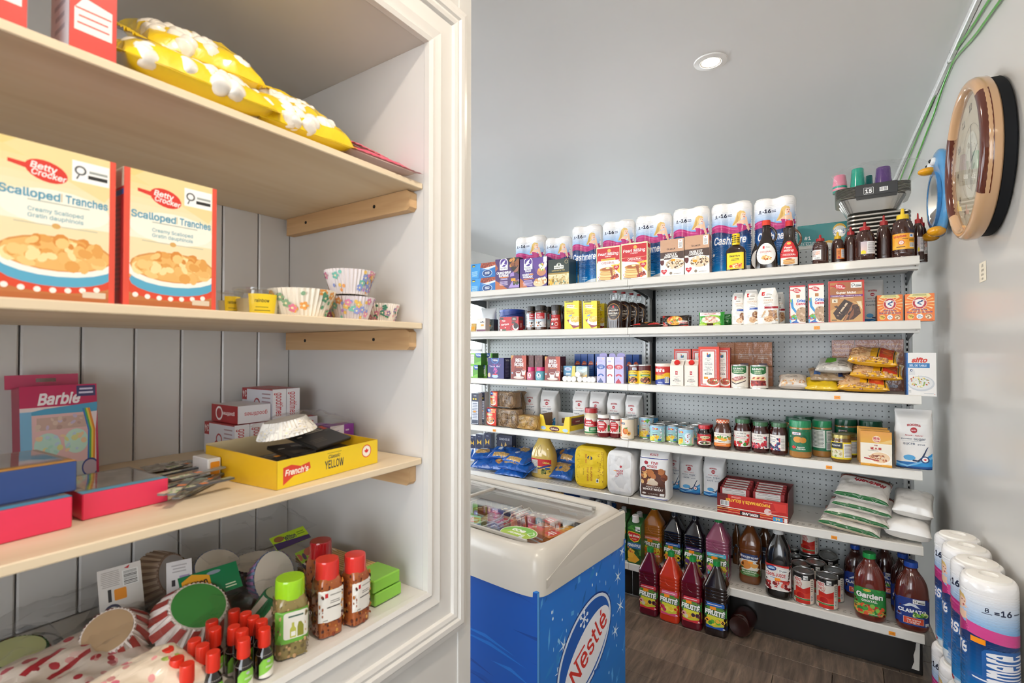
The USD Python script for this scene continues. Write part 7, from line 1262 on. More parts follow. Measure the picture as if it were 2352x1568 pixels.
def f_pin(p): p.r(0, 0, 1, 1, '#2a5a2c').p([(0, .9), (.3, 1), (1, 1), (1, .8)], '#4a8a34').blobs(0, .7, 1, 1, ['#3a7a30', '#1f4a24', '#5a9a3c'], 12, .12, 3).p([(.02, .78), (.1, .84), (.5, .83), (.95, .8), (.98, .72), (.8, .6), (.5, .56), (.2, .62)], '#e8c028').p([(.05, .77), (.12, .82), (.5, .81), (.92, .785), (.95, .72), (.78, .62), (.5, .58), (.22, .64)], '#c82428').t('Del Monte', .5, .73, .055, '#f4ecdc', 1.6, mw=.8).t('Quality', .5, .65, .03, '#f0d8a8', .6, sh=.2).r(0, .4, 1, .55, '#3a6a9c').t('PINEAPPLE', .5, .48, .065, '#eef0e8', 1.8, mw=.96).blobs(.55, .12, 1, .4, ['#3a6a2c', '#1f4a20', '#5a8a3c'], 14, .1, 4).p([(.0, .1), (.5, .28), (.9, .14), (.6, .04), (.1, .04)], '#e8a830').p([(.02, .3), (.2, .4), (.55, .34), (.4, .16), (.05, .14)], '#ecb83c').blobs(.0, .3, .4, .42, ['#c05a2c', '#e0803c'], 8, .06, 5).white_tag(.6, .86, .95, .98)
for lb, a, b, v, vb in (('green pineapple juice carton with its full red emblem showing', 1441, 1472, 1184, 1296), ('green pineapple carton beside the freezer rim', 1409, 1438, 1173, 1283), ('green pineapple carton behind, only its cap and top in view', 1452, 1480, 1177, 1272), ('green pineapple carton at the back near the freezer', 1418, 1442, 1165, 1262)):
 brick(lb, spot(5, a, b, v, vb=vb), .06, f_pin, '#2c5e2e')
s = spot(5, 1412, 1540, 1158, 2.86); t = thing('cardboard_sheet', 'brown cardboard case standing at the back of the bottom shelf', 'cardboard box', s.loc); put(t, 'case', cbox(s.w, .06, s.h*.97, .002), CARD, '#6a4428', smooth=False); put(t, 'flap', cbox(s.w*.5, .003, .05, .001, -s.w*.2, -.003, s.h*.6), CARD, '#7c5432', smooth=False)
# white vinegar jugs
def f_vin(p): p.r(0, 0, 1, 1, '#e8c828').r(0, .82, 1, 1, '#c83024').r(.02, .6, .4, .82, '#6a8a2c').p([(0, 0), (.9, 0), (.7, .4), (.1, .45)], '#d87858').blobs(.05, .05, .9, .5, ['#c8583c', '#e8a888', '#6a7aa0'], 12, .08, 3)
for lb, a, b, v, Y in (('white plastic jug at the far left of the bottom shelf', 1072, 1102, 1088, 2.74), ('white plastic jug with a yellow label, middle of three', 1106, 1160, 1093, 2.74), ('white plastic jug with a yellow label, right of three', 1169, 1212, 1103, 2.74)):
 s = spot(5, a, b, v, Y); t, L = loft_thing('vinegar_jug', lb, s, [(0, .93, 4), (.03, 1, 4), (.62, 1, 4), (.72, .96, 3.6), (.84, .7, 2.8), (.93, .34, 2.2), (.96, .26, 2), (1, .26, 2)], .8, col='#cfdcd8', mat=PLAS, front=f_vin, zf=(.3, .62), wf=.8)
x0, x1 = onY(1206, 1150, 2.70)[0], onY(1312, 1150, 2.70)[0]; zz = onY(1260, 1180, 2.70)[2]
bx = thing('storage_case', 'plain grey case under the loose pasta bag on the bottom shelf', 'box', ((x0+x1)/2, 2.70, z6)); put(bx, 'case', cbox(x1-x0, .2, zz-z6-.012, .003), CARD, '#8a8a86', smooth=False); put(bx, 'lid', cbox(x1-x0+.006, .206, .01, .002, 0, -.003, zz-z6-.012), CARD, '#9a9a96', smooth=False)
bag('pasta_bag', 'blue-ended bag of large pasta on the bottom shelf behind the freezer', ((x0+x1)/2, 2.79, zz+.03), x1-x0, .15, .09, '#1c509c', lambda p: p.r(0, 0, 1, 1, '#1c509c').r(.24, 0, .76, 1, '#b88c50').blobs(.25, .02, .75, .98, PA+['#8a6434'], 60, .035, 3).e(.3, .5, .07, .12, '#4a88c8'), 70, rz=-6, rx=30, wr=.006, pw=.4)
s = spot(5, 1314, 1350, 1136, 2.78); sack('flour_sack', 'white paper sack on the bottom shelf left of the blue juice cartons', s, .12, lambda p: p.r(0, 0, 1, 1, '#dedddc').t('FIVE', .2, .5, .05, '#b8303c', 1.2, rot=-90), '#dcdbda', 71)
# ---- tall bottles
def f_rou(p): p.r(0, 0, 1, 1, '#e4e0d4').r(0, .74, 1, 1, '#22386c').t('Rougemont', .5, .87, .1, '#eef0f4', 1.4, mw=.82, rot=-3).lines(.1, .78, .9, .8, 1, '#a8b4cc').r(0, 0, 1, .26, '#4a7a3c').e(.36, .5, .24, .2, '#d8883c').e(.72, .54, .18, .15, '#e0a04c').p([(.05, .3), (.3, .35), (.1, .45)], '#3a5a2c').white_tag(.68, .58, .98, .72).tag(.56, .62, .2).t('MELLOW DOUX', .5, .19, .06, '#eef0e4', 1.4, mw=.76).lines(.2, .06, .8, .12, 2, '#c8d8b8')
RB = [(0, .86, 3.4), (.015, .94, 3.4), (.05, .98, 3.6), (.12, .98, 3.6), (.13, .95, 3.6), (.5, .95, 3.6), (.51, .98, 3.4), (.56, 1, 3.4), (.575, .97, 3.4), (.59, 1, 3.4), (.64, 1, 3.2), (.72, .92, 3), (.86, .5, 2.4), (.92, .32, 2), (.95, .3, 2)]
s = spot(5, 1694, 1747, 1204, vb=1342); t, L = loft_thing('cider_bottle', 'amber apple juice bottle with a navy and cream label', s, RB, .95, col='#6a3a18', seg=40, front=f_rou, zf=(.14, .5), wf=.96, maxe=.02); cap(t, s, s.h*.945, s.h, s.w*.18, '#2a2a2c')
for lb, a, b, v, vb in (('amber juice bottle behind the apple juice, on its right', 1740, 1772, 1203, 1308), ('dark amber bottle behind the apple juice, on its left', 1681, 1700, 1202, 1296)):
 s = spot(5, a, b, v, vb=vb); t, L = loft_thing('cider_bottle', lb, s, RB, .95, col='#5a3416', seg=36, front=lambda p: p.r(0, 0, 1, 1, '#28344c').lines(.1, .5, .9, .8, 2, '#a8b0b8'), zf=(.14, .5), wf=.94, maxe=.03)
def f_cran(p): p.r(0, 0, 1, 1, '#e8e2dc').p([(0, .86), (.4, .95), (1, .9), (1, 1), (0, 1)], '#c82c28').e(.26, .84, .2, .1, '#1c3a7c').e(.26, .855, .13, .05, '#8ab8e0').t('Ocean Spray', .26, .83, .045, '#eef2f8', 1, mw=.3).white_tag(.54, .72, .86, .84).t('100% JUICE', .42, .6, .115, '#c02c2c', 1.8, mw=.76).lines(.2, .46, .5, .5, 1, '#5a98c8').r(.4, .35, .95, .42, '#c83c30').tag(.5, .43, .22).blobs(.03, .08, .95, .36, ['#a81c24', '#c83838', '#7a1418', '#e06858'], 34, .06, 3).blobs(.1, .02, .95, .14, ['#8a1c20', '#e4dcd4'], 10, .05, 4)
s = spot(5, 1755, 1817, 1221, vb=1378)
t, L = loft_thing('cranberry_bottle', 'large dark juice bottle with a white cap and a red and white label', s, [(0, .86, 3), (.015, .94, 3), (.05, 1, 3.2), (.13, 1, 3.2), (.14, .97, 3.2), (.5, .97, 3.2), (.51, 1, 3.2), (.58, .99, 3), (.7, .9, 2.8), (.8, .72, 2.4), (.88, .5, 2), (.92, .38, 2), (.94, .36, 2)], .9, col='#14100f', seg=44, front=f_cran, zf=(.13, .505), wf=.97, maxe=.014); cap(t, s, s.h*.93, s.h, s.w*.21, '#d4d4d2', yc=s.w*.45)
def f_heinz(p, k=0): p.r(0, 0, 1, 1, '#e0d8cc').r(0, .8, 1, 1, '#1c1a1a').p([(.36, .56), (.5, .5), (.62, .6), (.62, 0), (.36, 0)], '#c8281c').p([(.3, .3), (.4, .42), (.55, .34), (.64, .4), (.64, .08), (.3, .12)], '#d8402c').e(.45, .24, .07, .13, '#b81c18').r(.32, .12, .66, .16, '#3a9a58').r(.32, .17, .66, .18, '#e8e4d8').t('HEINZ', .4, .79, .1, '#c83028', 1.8, mw=.12, rot=0, out='#e8e0d8', ow=.3).t('TOMATO', .41, .66, .09, '#c03028', 1.2, mw=.14).t('JUICE', .42, .56, .08, '#c03028', 1.2, mw=.1).white_tag(.5, .82, .58, .96).r(.62, .05, .7, .85, '#e4dccc').lines(.63, .4, .69, .8, 6, '#8a847c').bar(.63, .08, .69, .3, True)
HZ = [('tomato juice can in the front row, next to the dark juice bottle', 1820, 1870, 1316, 1389, 20), ('tomato juice can in the front row, nearest the viewer', 1872.5, 1925, 1328, 1401, 0), ('tomato juice can in the front row, partly behind its neighbour on the right', 1891, 1939, 1314, 1384, -20), ('tomato juice can behind, lid and black band showing, left side', 1817, 1862, 1298, 1362, 0), ('tomato juice can in the middle of the second row', 1850, 1897, 1296, 1364, 10), ('tomato juice can at the back left, low', 1813, 1842, 1278, 1340, 0), ('tomato juice can at the far back left behind the bottle', 1812, 1836, 1262, 1322, 0)]
for lb, a, b, v, vb, rz in HZ: can('tomato_juice_can', lb, spot(5, a, b, v, vb=vb), f_heinz, '#e0d8cc', rz=0)
s = spot(5, 1834, 1878, 1277, vb=1342); can('tomato_juice_can', 'tomato juice can at the back carrying another can', s, f_heinz, '#e0d8cc'); zz = s.z+s.h+.004
s2 = at(s.x+.004, s.y+.012, zz, s.w*.98, s.h*.86); can('tomato_juice_can', 'tomato juice can stacked on top at the back', s2, f_heinz, '#e0d8cc')
s = spot(5, 1880, 1926, 1288, vb=1350); can('tomato_juice_can', 'tilted tomato juice can leaning at the back right, lid toward the viewer', at(s.x, s.y+.02, s.z+.012, s.w, s.h), f_heinz, '#2a2626', rx=14)
# ---- big ribbed juice bottles
def ribjug(lb, s, front, liq, capc, nm='vegetable_juice_bottle', lab=True):
 R = [(0, .84, 2.8), (.015, .92, 2.8), (.05, .98, 2.8), (.1, 1, 3), (.5, 1, 3), (.53, .985, 2.8), (.62, .96, 2.5), (.7, .88, 2.3), (.78, .7, 2.1), (.84, .5, 2), (.88, .38, 2), (.915, .36, 2), (.93, .4, 2), (.94, .34, 2)]
 t, L = loft_thing(nm, lb, s, R, .92, col=liq, seg=48, front=front, zf=(.1, .505), wf=.97, maxe=.014)
 for k in range(13):
  a = -1.25+.21*k; P = np.array([[L.at(z*s.h)[0]*1.003*math.sin(a), L.yc-L.at(z*s.h)[1]*1.003*math.cos(a), z*s.h] for z in np.linspace(.58, .82, 8)]); put(t, 'rib', tube(P, s.w*.014, 5), LIQ, liq, smooth=True)
 cap(t, s, s.h*.925, s.h, s.w*.215, capc, yc=s.w*.46); return t
def f_gar(p): p.r(0, 0, 1, 1, '#2a8a3c').blobs(0, .5, 1, 1, ['#348f40', '#257a34', '#3c9c48'], 14, .1, 3).e(.4, .92, .13, .05, '#e8c83c').t("MOTT'S", .4, .92, .04, '#7a2a20', 1, mw=.2).t('Garden', .48, .72, .17, '#f2f2ec', 2.2, mw=.86, out='#1f5a2c', ow=.08).t('COCKTAIL', .48, .53, .075, '#f0f0e8', 1.6, mw=.5).blobs(.02, .04, .98, .36, ['#c8342c', '#e0883c', '#4aa03c', '#e0582c', '#8ac04c', '#d8a040', '#b82820'], 44, .07, 5).r(.12, .06, .26, .16, '#d8402c').lines(.4, .04, .9, .07, 1, '#e8e8d8')
s = spot(5, 1961, 2037, 1278, vb=1432); ribjug('large red juice bottle with a green label and green cap', s, f_gar, '#6a2418', '#1f9a48')
def f_cla(p): p.r(0, 0, 1, 1, '#1c3684').p([(.2, .68), (.4, .82), (.58, .8), (.72, .66), (.6, .68), (.45, .73), (.3, .68)], '#dfe6f0').t('CLAMATO', .48, .53, .12, '#f2f2f4', 2.4, mw=.82).blobs(.5, .36, .9, .48, ['#8ac048', '#4a8a30', '#e0e8a0'], 12, .06, 4).r(.22, .06, .82, .3, '#e4d8c8').r(.23, .07, .81, .29, '#d8482c').t('The Original', .52, .21, .06, '#f4e8e0', 1.4, mw=.42).t("L'Original", .52, .13, .06, '#f4e8e0', 1.4, mw=.36).white_tag(.5, .82, .86, .98).rr(.86, .03, .97, .14, '#d8dce4').lines(.03, .3, .18, .4, 2, '#a8b4d0')
s = spot(5, 2056, 2138, 1299, vb=1457); ribjug('large red juice bottle with a blue label, nearest the right end', s, f_cla, '#5c2218', '#1c48a8')
for lb, a, b, v, vb in (('blue-capped red juice bottle behind the one nearest the right end', 2046, 2108, 1277, 1414), ('blue-capped red juice bottle behind the green-capped one', 1938, 1992, 1257, 1375), ('red juice bottle at the back between the blue and green caps', 2008, 2060, 1256, 1374)):
 ribjug(lb, spot(5, a, b, v, vb=vb), f_cla, '#3c1812', '#1c48a8')
# orange price stickers on the shelf fronts
for lb, u, v, k in (('orange price sticker on the second shelf edge', 1876, 752, 1), ('orange price sticker on the third shelf edge', 1923, 912, 2), ('orange price sticker on the fourth shelf edge, right side', 1904, 1074, 3), ('orange price sticker on the fifth shelf edge', 1916, 1236, 4), ('orange price sticker on the bottom shelf edge', 2049, 1457, 5), ('orange price sticker on the fourth shelf edge, left side', 1135, 983, 3)):
 P = onY(u, v, GY-.005); t = thing('price_sticker', lb, 'sticker', (P[0], GY-.0042, SZ[k]-.026), 0); put(t, 'sticker', cbox(.022, .0008, .014, .0002), CARD, '#f5981c', smooth=False); printed(t, 'handwriting', mk(lambda p: p.r(.25, .4, .4, .55, '#8a4a10').r(.55, .4, .75, .55, '#8a4a10'), .022, .014), flat)
# ================================================================== CHEST FREEZER
fz = thing('chest_freezer', 'blue ice cream chest freezer with a cream rim and sliding glass lids', 'freezer', (-.73, 1.226, 0), -5.5)
FL_, FD, FH = 1.25, .543, .63
put(fz, 'body', cat_([cbox(FL_, FD, .38, .012, -FL_/2, 0, .04), cbox(FL_, .03, FH-.41, .004, -FL_/2, 0, .415), cbox(FL_, .03, FH-.41, .004, -FL_/2, FD-.03, .415), cbox(.03, FD-.062, FH-.41, .003, -.016, .031, .415), cbox(.03, FD-.062, FH-.41, .003, -FL_+.016, .031, .415)]), SEMI, '#1874c8', smooth=False)
put(fz, 'base', cbox(FL_-.06, FD-.06, .045, .004, -FL_/2, .03, 0), MATT, '#1c1c1e', smooth=False)
put(fz, 'inner_wall', cat_([cbox(FL_-.07, .004, .25, .001, -FL_/2, .034, .43), cbox(FL_-.07, .004, .25, .001, -FL_/2, FD-.038, .43), cbox(.004, FD-.08, .25, .001, -.036, .04, .43), cbox(.004, FD-.08, .25, .001, -FL_+.036, .04, .43)]), PLAS, '#d0cec8', smooth=False)
a, b = FL_/2+.012, FD/2+.012
rim = Loft([(FH-.012, a-.02, b-.02, 16), (FH-.014, a, b, 16), (FH+.03, a+.002, b+.002, 15), (FH+.075, a, b, 14), (FH+.102, a-.008, b-.008, 13), (FH+.115, a-.024, b-.024, 12), (FH+.114, a-.04, b-.045, 12), (FH+.098, a-.065, b-.068, 14), (FH+.082, a-.085, b-.08, 16), (FH+.04, a-.085, b-.08, 16)], FD/2, 160)
m = rim.mesh(); f = np.array(m.faces); m.faces = f[:-320]; m.apply_translation([-FL_/2, 0, 0]); put(fz, 'rim', m, PLAS, '#cfc9be', smooth=40)
# raised arch moulded into the end of the rim
ys = np.linspace(.03, .52, 26); q = (ys-.03)/.49; zz = FH+.03+.072*np.sin(np.pi*np.minimum(q*.78, .5))**1.0; A3 = np.stack([np.full(26, .0095), ys, zz], -1)
V = np.vstack([A3+[.004, 0, 0], np.stack([np.full(26, .0135), ys, np.maximum(zz-.018-.03*q, FH+.012)], -1), np.stack([np.full(26, .011), ys, np.full(26, FH+.006)], -1), A3+[-.004, 0, .006]]); n = 26
F = [t for (i, j) in ((3, 0), (0, 1), (1, 2)) for k in range(n-1) for t in ([i*n+k, j*n+k, j*n+k+1], [i*n+k, j*n+k+1, i*n+k+1])]
put(fz, 'rim_moulding', tm(V, F), PLAS, '#cfc9be', smooth=50)
gz = FH+.085
for k, (x0, x1, dz) in enumerate(((-1.17, -.55, .0), (-.62, -.075, .012))):
 L = put(fz, 'glass_lid', cbox(x1-x0, FD-.13, .004, .0006, (x0+x1)/2, .065, gz+dz), GLASS, smooth=False)
for y, z in ((.062, gz+.016), (.074, gz+.002), (FD-.066, gz+.016), (FD-.078, gz+.004), (FD-.09, gz+.018)): put(fz, 'lid_rail', cbox(FL_-.17, .006, .012, .002, -FL_/2, y, z), PAINT, '#b8b4ac', smooth=False)
put(fz, 'lid_rail', cbox(.012, FD-.13, .01, .002, -.56, .065, gz+.012), PAINT, '#c4c0b8', smooth=False); put(fz, 'lid_handle', cat_([cbox(.07, .012, .012, .003, -.13, .36, gz+.018)]), PETC, smooth=False)
# wrap printed on the near side and on the end
p = Print(FL_, FH-.02); p.r(0, 0, 1, 1, '#0f4ea4'); rs = np.random.RandomState(3)
for k in range(40):
 x, y, l = rs.rand(), rs.rand(), .08+.16*rs.rand(); c = ['#0b3f8c', '#1560b8', '#0d4798', '#1a68bc'][k % 4]; p.p([(x, y), (x+l*.5, y+.012), (x+l, y-.03), (x+l*.5, y-.006)], c)
p.e(.76, .1, .13, .16, '#c8925c', rot=-30).e(.755, .06, .12, .14, '#2a1a14', rot=-30).e(.73, -.02, .14, .16, '#e8d8b8', rot=-30).blobs(.64, .1, .84, .24, ['#d8a870', '#b07c48', '#e0b884'], 22, .02, 4)
printed(fz, 'printed_wrap', p, lambda x, z, l: np.stack([x-FL_/2, -l, z+.02], -1), CARD)
p = Print(FD, FH-.02); p.g(0, 0, 1, 1, '#1476c4', '#2a78d8', 6); rs = np.random.RandomState(8)
for k in range(70):                             # splashes of water
 x, y, l = rs.rand(), rs.rand()*.95, .03+.1*rs.rand(); t_ = .5+1.0*rs.rand(); c = ['#3a92dc', '#58a8e8', '#1a66b8', '#2a84d0', '#1e6cc0'][k % 5]; w_ = .004+.012*rs.rand()
 dx, dy = l*math.cos(t_), l*math.sin(t_)*.9; p.p([(x, y), (x+dx*.5-w_, y+dy*.5+w_), (x+dx, y+dy), (x+dx*.5+w_, y+dy*.5-w_)], c)
for k in range(46):
 x, y = .12+.85*rs.rand(), .25+.7*rs.rand(); p.e(x, y, .003+.006*rs.rand(), .006+.008*rs.rand(), ['#cfe6f8', '#8cc4f0', '#a8d4f4'][k % 3], 8)
for x, y, q in ((.25, .66, .05), (.9, .8, .05), (.93, .62, .06), (.86, .5, .05), (.2, .55, .04), (.96, .93, .04)):
 for t_ in range(6): a_ = t_*math.pi/3+x*5; p.p([(x+.006*math.cos(a_+1.57), y+.006*math.sin(a_+1.57)), (x+q*math.cos(a_), y+q*math.sin(a_)), (x-.006*math.cos(a_+1.57), y-.006*math.sin(a_+1.57))], '#dff0fc')
p.r(0, 0, .018, 1, '#5aa2e4').r(.018, 0, .024, 1, '#1a62b0')
p.e(.49, .56, .345, .21, '#123c8a', 40, rot=32).e(.49, .56, .335, .2, '#dfeaf6', 40, rot=32).e(.49, .56, .315, .183, '#1a5cb4', 40, rot=32).e(.515, .525, .3, .128, '#f0f2f6', 40, rot=32)
for t_ in range(6): a_ = t_*math.pi/3+.5; p.p([(.47+.006*math.cos(a_+1.57), .71+.005*math.sin(a_+1.57)), (.47+.055*math.cos(a_), .71+.048*math.sin(a_)), (.47-.006*math.cos(a_+1.57), .71-.005*math.sin(a_+1.57))], '#e8f2fc').e(.47+.042*math.cos(a_), .71+.036*math.sin(a_), .012, .01, '#e8f2fc', 6)
p.t('Nestlé', .53, .545, .11, '#d4342c', .8, mw=.45, rot=30).p([(.36, .52), (.48, .57), (.47, .58), (.35, .53)], '#d4342c').lines(.58, .37, .66, .4, 1, '#1a5cb4')
printed(fz, 'printed_wrap', p, lambda x, z, l: np.stack([np.full_like(x, l), x+FD/2, z+.02], -1), CARD)
# round eco sticker on the near corner of the glass, read from the far side
p = Print(.13, .105, False); p.e(.5, .5, .5, .5, '#dfe4c8', 30).e(.5, .5, .475, .47, '#7cbc4c', 30).e(.5, .3, .42, .24, '#c8cc48', 30).e(.5, .34, .44, .28, '#a8c848', 30).t('eco', .42, .62, .2, '#eef4e8', 2.2, rot=180).t('freezer', .5, .38, .13, '#eef4e8', 1.8, rot=180, mw=.6).p([(.72, .55), (.8, .8), (.92, .62), (.86, .45)], '#eef4e8').p([(.74, .57), (.8, .75), (.89, .61), (.85, .49)], '#7cbc4c').r(.66, .2, .76, .3, '#d0dce0').lines(.3, .14, .6, .2, 1, '#4a7a3c')
printed(fz, 'eco_sticker', p, lambda x, z, l: np.stack([x-.16, z+.066, np.full_like(x, gz+.0168)+l*3], -1), PRINT)
# wire baskets
for bx, x0 in enumerate((-.36, -.66, -.96)):
 t = thing('wire_basket', ['white wire basket in the freezer, nearest the cream corner', 'white wire basket in the freezer, second from the corner', 'white wire basket in the freezer, third from the corner'][bx], 'basket', (-.73, 1.226, 0), -5.5)
 x1, y0, y1, zt, zb = x0+.27, .06, FD-.06, .665, .46; rr = .0028
 put(t, 'top_wire', tube(np.array([(x0, y0, zt), (x1, y0, zt), (x1, y1, zt), (x0, y1, zt)]), rr, 6, True), PLAS, '#e6e2d8', smooth=True)
 W_ = [tube(np.array([(x0+.27*k/9, y0, zt), (x0+.27*k/9, y0, zb), (x0+.27*k/9, y1, zb), (x0+.27*k/9, y1, zt)]), .0015, 5) for k in range(1, 9)]+[tube(np.array([(x0, y0+(y1-y0)*k/13, zt), (x0, y0+(y1-y0)*k/13, zb), (x1, y0+(y1-y0)*k/13, zb), (x1, y0+(y1-y0)*k/13, zt)]), .0015, 5) for k in range(1, 13)]
 put(t, 'wire_mesh', cat_(W_), PLAS, '#e2ded4', smooth=True, kind='stuff')
 for xx in (x0+.004, x1-.004):
  put(t, 'handle_wire', tube(np.array([(xx, y0+.02, zt), (xx, y0+.05, zt+.03), (xx, y0+.16, zt+.03), (xx, y0+.18, zt+.015), (xx, y1-.18, zt+.015), (xx, y1-.16, zt+.03), (xx, y1-.05, zt+.03), (xx, y1-.02, zt)]), .0032, 6), PLAS, '#ece8de', smooth=True)
# frozen goods seen through the glass
fr = rotZ(-5.5); rs = random.Random(9)
GD = [('yellow ice cream box under the glass, nearest the back rail', -.14, .40, '#e0a83c'), ('orange frozen snack box in the freezer by the corner', -.22, .32, '#d8803c'), ('brown frozen snack box behind the corner of the glass', -.3, .42, '#8a5a38'), ('navy frozen food box along the back of the freezer', -.45, .43, '#2a3a5c'), ('tan frozen food bag in the middle of the freezer', -.42, .30, '#c8a078'), ('red frozen snack box in the second basket', -.56, .40, '#a83a34'), ('pale blue frozen treat box in the second basket', -.52, .24, '#a8c0cc'), ('pink frozen treat box at the left in the freezer', -.74, .38, '#c06a74'), ('black frozen food box at the far left under the glass', -.86, .42, '#26282e'), ('gold frozen treat box at the far left of the freezer', -.8, .24, '#c8a050')]
for lb, x, y, c in GD:
 P = fr @ np.array([x, y, 0])+np.array([-.73, 1.226, 0]); s = at(P[0], P[1]-.02, .60+.02*rs.random(), .13, .05)
 carton('frozen_food_box', lb, s, .08, c, rz=rs.uniform(-20, 15), rx=rs.uniform(-6, 10), top=lambda p: p.r(0, 0, 1, 1, c).blobs(.1, .1, .6, .9, ['#e8d8b8', '#c8783c', '#8a4a2c', '#f0e8d8'], 10, .07, 3).r(.62, .2, .95, .8, '#d83a34').lines(.65, .35, .92, .65, 2, '#f4f0ec'), front=lambda p: p.lines(.1, .2, .8, .8, 2, '#f0e8e0', .4))
P = fr @ np.array([-FL_/2, FD/2, 0])+np.array([-.73, 1.226, 0])
# ================================================================== THINGS ON THE RIGHT WALL
def wall_at(u, v, off=0.): return onRW(u, v, off)
def wall_pos(s, z, off=0.): q = RW0+rwd*s+rwn*off; return (q[0], q[1], z)
# face-on frame: local -y faces the room
ck = thing('wall_clock', 'round gold and brown wall clock seen almost edge-on', 'clock', wall_pos(2.02-2.15, 1.887), RWROT)
def ringy(prof, seg=72, a0=0., a1=360.):
 """(radius, distance from wall) swept round the wall normal"""
 full = a1-a0 >= 360; th = np.radians(np.linspace(a0, a1, seg+1)[:-1] if full else np.linspace(a0, a1, seg+1)); P = np.array(prof)
 V = np.stack([np.outer(np.cos(th), P[:, 0]), np.broadcast_to(-P[:, 1], (len(th), len(P))), np.outer(np.sin(th), P[:, 0])], -1); n, k = len(th), len(P)
 F = [t for i in range(n if full else n-1) for j in range(k-1) for t in ([i*k+j, ((i+1) % n)*k+j, ((i+1) % n)*k+j+1], [i*k+j, ((i+1) % n)*k+j+1, i*k+j+1])]
 return tm(V.reshape(-1, 3), F)
put(ck, 'back_case', ringy([(.001, .002), (.222, .002), (.226, .006), (.226, .028), (.2, .034)]), MATT, '#1d1f22', smooth=40)
put(ck, 'rim', ringy([(.2, .03), (.228, .03), (.234, .036), (.235, .056), (.231, .066), (.224, .072), (.214, .075), (.207, .071), (.202, .066), (.199, .058), (.198, .05)]), GLOS, '#c8a078', smooth=50, label='shiny gold plastic rim')
for a0 in (-38, 142): put(ck, 'rim_band', ringy([(.2352, .05), (.2318, .0668), (.2245, .0728), (.214, .0758), (.2065, .0716), (.2015, .066), (.199, .058)], 30, a0, a0+76), GLOS, '#5a2a1c', smooth=50, label='brown band on the gold rim')
put(ck, 'dial', ringy([(.001, .05), (.1, .05), (.199, .05)]), CARD, '#c8bca4', smooth=False)
p = Print(.39, .39, False); p.ring(.5, .5, .28, .285, '#8a7a60').e(.5, .47, .2, .26, '#d8d4c4', 30).ring(.5, .47, .17, .175, '#a89878', 30).p([(.46, .3), (.52, .26), (.56, .5), (.5, .7), (.47, .5)], '#b8b4a8').blobs(.4, .3, .6, .7, ['#c8c4b4', '#a8a08c', '#d8d4c8'], 14, .03, 4)
for k in range(12): a = math.radians(30*k); p.t('12 1 2 3 4 5 6 7 8 9 10 11'.split()[k], .5+.42*math.sin(a), .5+.42*math.cos(a), .05, '#4a4034', 1)
p.p([(.49, .5), (.51, .5), (.505, .78), (.495, .78)], '#2a241e').p([(.5, .49), (.5, .51), (.68, .585), (.68, .575)], '#2a241e').e(.5, .5, .012, 0, '#2a241e')
printed(ck, 'dial_print', p, lambda x, z, l: np.stack([x, -.0505-l, z-.195], -1))
put(ck, 'glass', ringy([(.001, .066), (.12, .0655), (.2, .062)]), GLASS, smooth=True)
# penguin-shaped mirror
pg = thing('penguin_mirror', 'light blue bird-shaped plastic mirror with orange beak and feet', 'mirror', wall_pos(2.63-2.15, 1.80), RWROT)
L = Loft([(-.02, .05, .012, 2), (0, .09, .016, 2.2), (.04, .125, .018, 2.2), (.1, .145, .02, 2.2), (.16, .14, .02, 2.2), (.2, .12, .02, 2.2), (.23, .105, .022, 2.2), (.26, .1, .024, 2.2), (.29, .085, .022, 2.2), (.31, .06, .018, 2.2), (.325, .02, .008, 2)], -.024, 40)
put(pg, 'body', L.mesh(), GLOS, '#5a9cd0', smooth=60)
oval = Polygon([(.105*math.cos(a), .125+.098*math.sin(a)) for a in np.linspace(0, 2*np.pi, 41)[:-1]]); put(pg, 'mirror_frame', prism(oval.buffer(.014).difference(oval), .012, 'y', -.05), GLOS, '#3a84c0', smooth=False); put(pg, 'mirror', prism(oval, .002, 'y', -.0475), METAL, '#dfe0dc', smooth=False)
for sx in (-1, 1):
 put(pg, 'eye', move(trimesh.creation.icosphere(2, .016), x=sx*.035, y=-.045, z=.272).apply_scale(1), PLAS, '#eef0f0', smooth=True); put(pg, 'pupil', move(trimesh.creation.icosphere(2, .008), x=sx*.036, y=-.057, z=.274), PLAS, '#16181a', smooth=True)
 m = trimesh.creation.icosphere(2, 1.); m.apply_scale([.034, .03, .02]); put(pg, 'foot', move(m, x=sx*.055, y=-.045, z=-.012), GLOS, '#e8a41c', smooth=True)
m = trimesh.creation.icosphere(2, 1.); m.apply_scale([.028, .032, .016]); put(pg, 'beak', move(m, x=0, y=-.062, z=.245), GLOS, '#f0a81c', smooth=True)
# handwritten price note
P = wall_at(2258, 624); tg = thing('price_note', 'cream paper note with a handwritten price taped below the clock', 'note', P+np.array([*rwn, 0])*.0006, RWROT)
w, h = .075, .062
put(tg, 'paper', cbox(w, .0006, h, .0001, 0, -.0006, -h/2), PAPER, '#ece2cc', smooth=False)
p = Print(w, h); p.t('$55', .5, .82, .14, '#2a2a2c', 0, sh=.2).t('P2039', .5, .58, .11, '#2a2a2c', 0, mw=.7).t('66941', .5, .36, .11, '#2a2a2c', 0, mw=.7).t('-KW-', .5, .15, .11, '#2a2a2c', 0); printed(tg, 'handwriting', p, lambda x, z, l: np.stack([x, -.0006-l, z-h/2], -1))
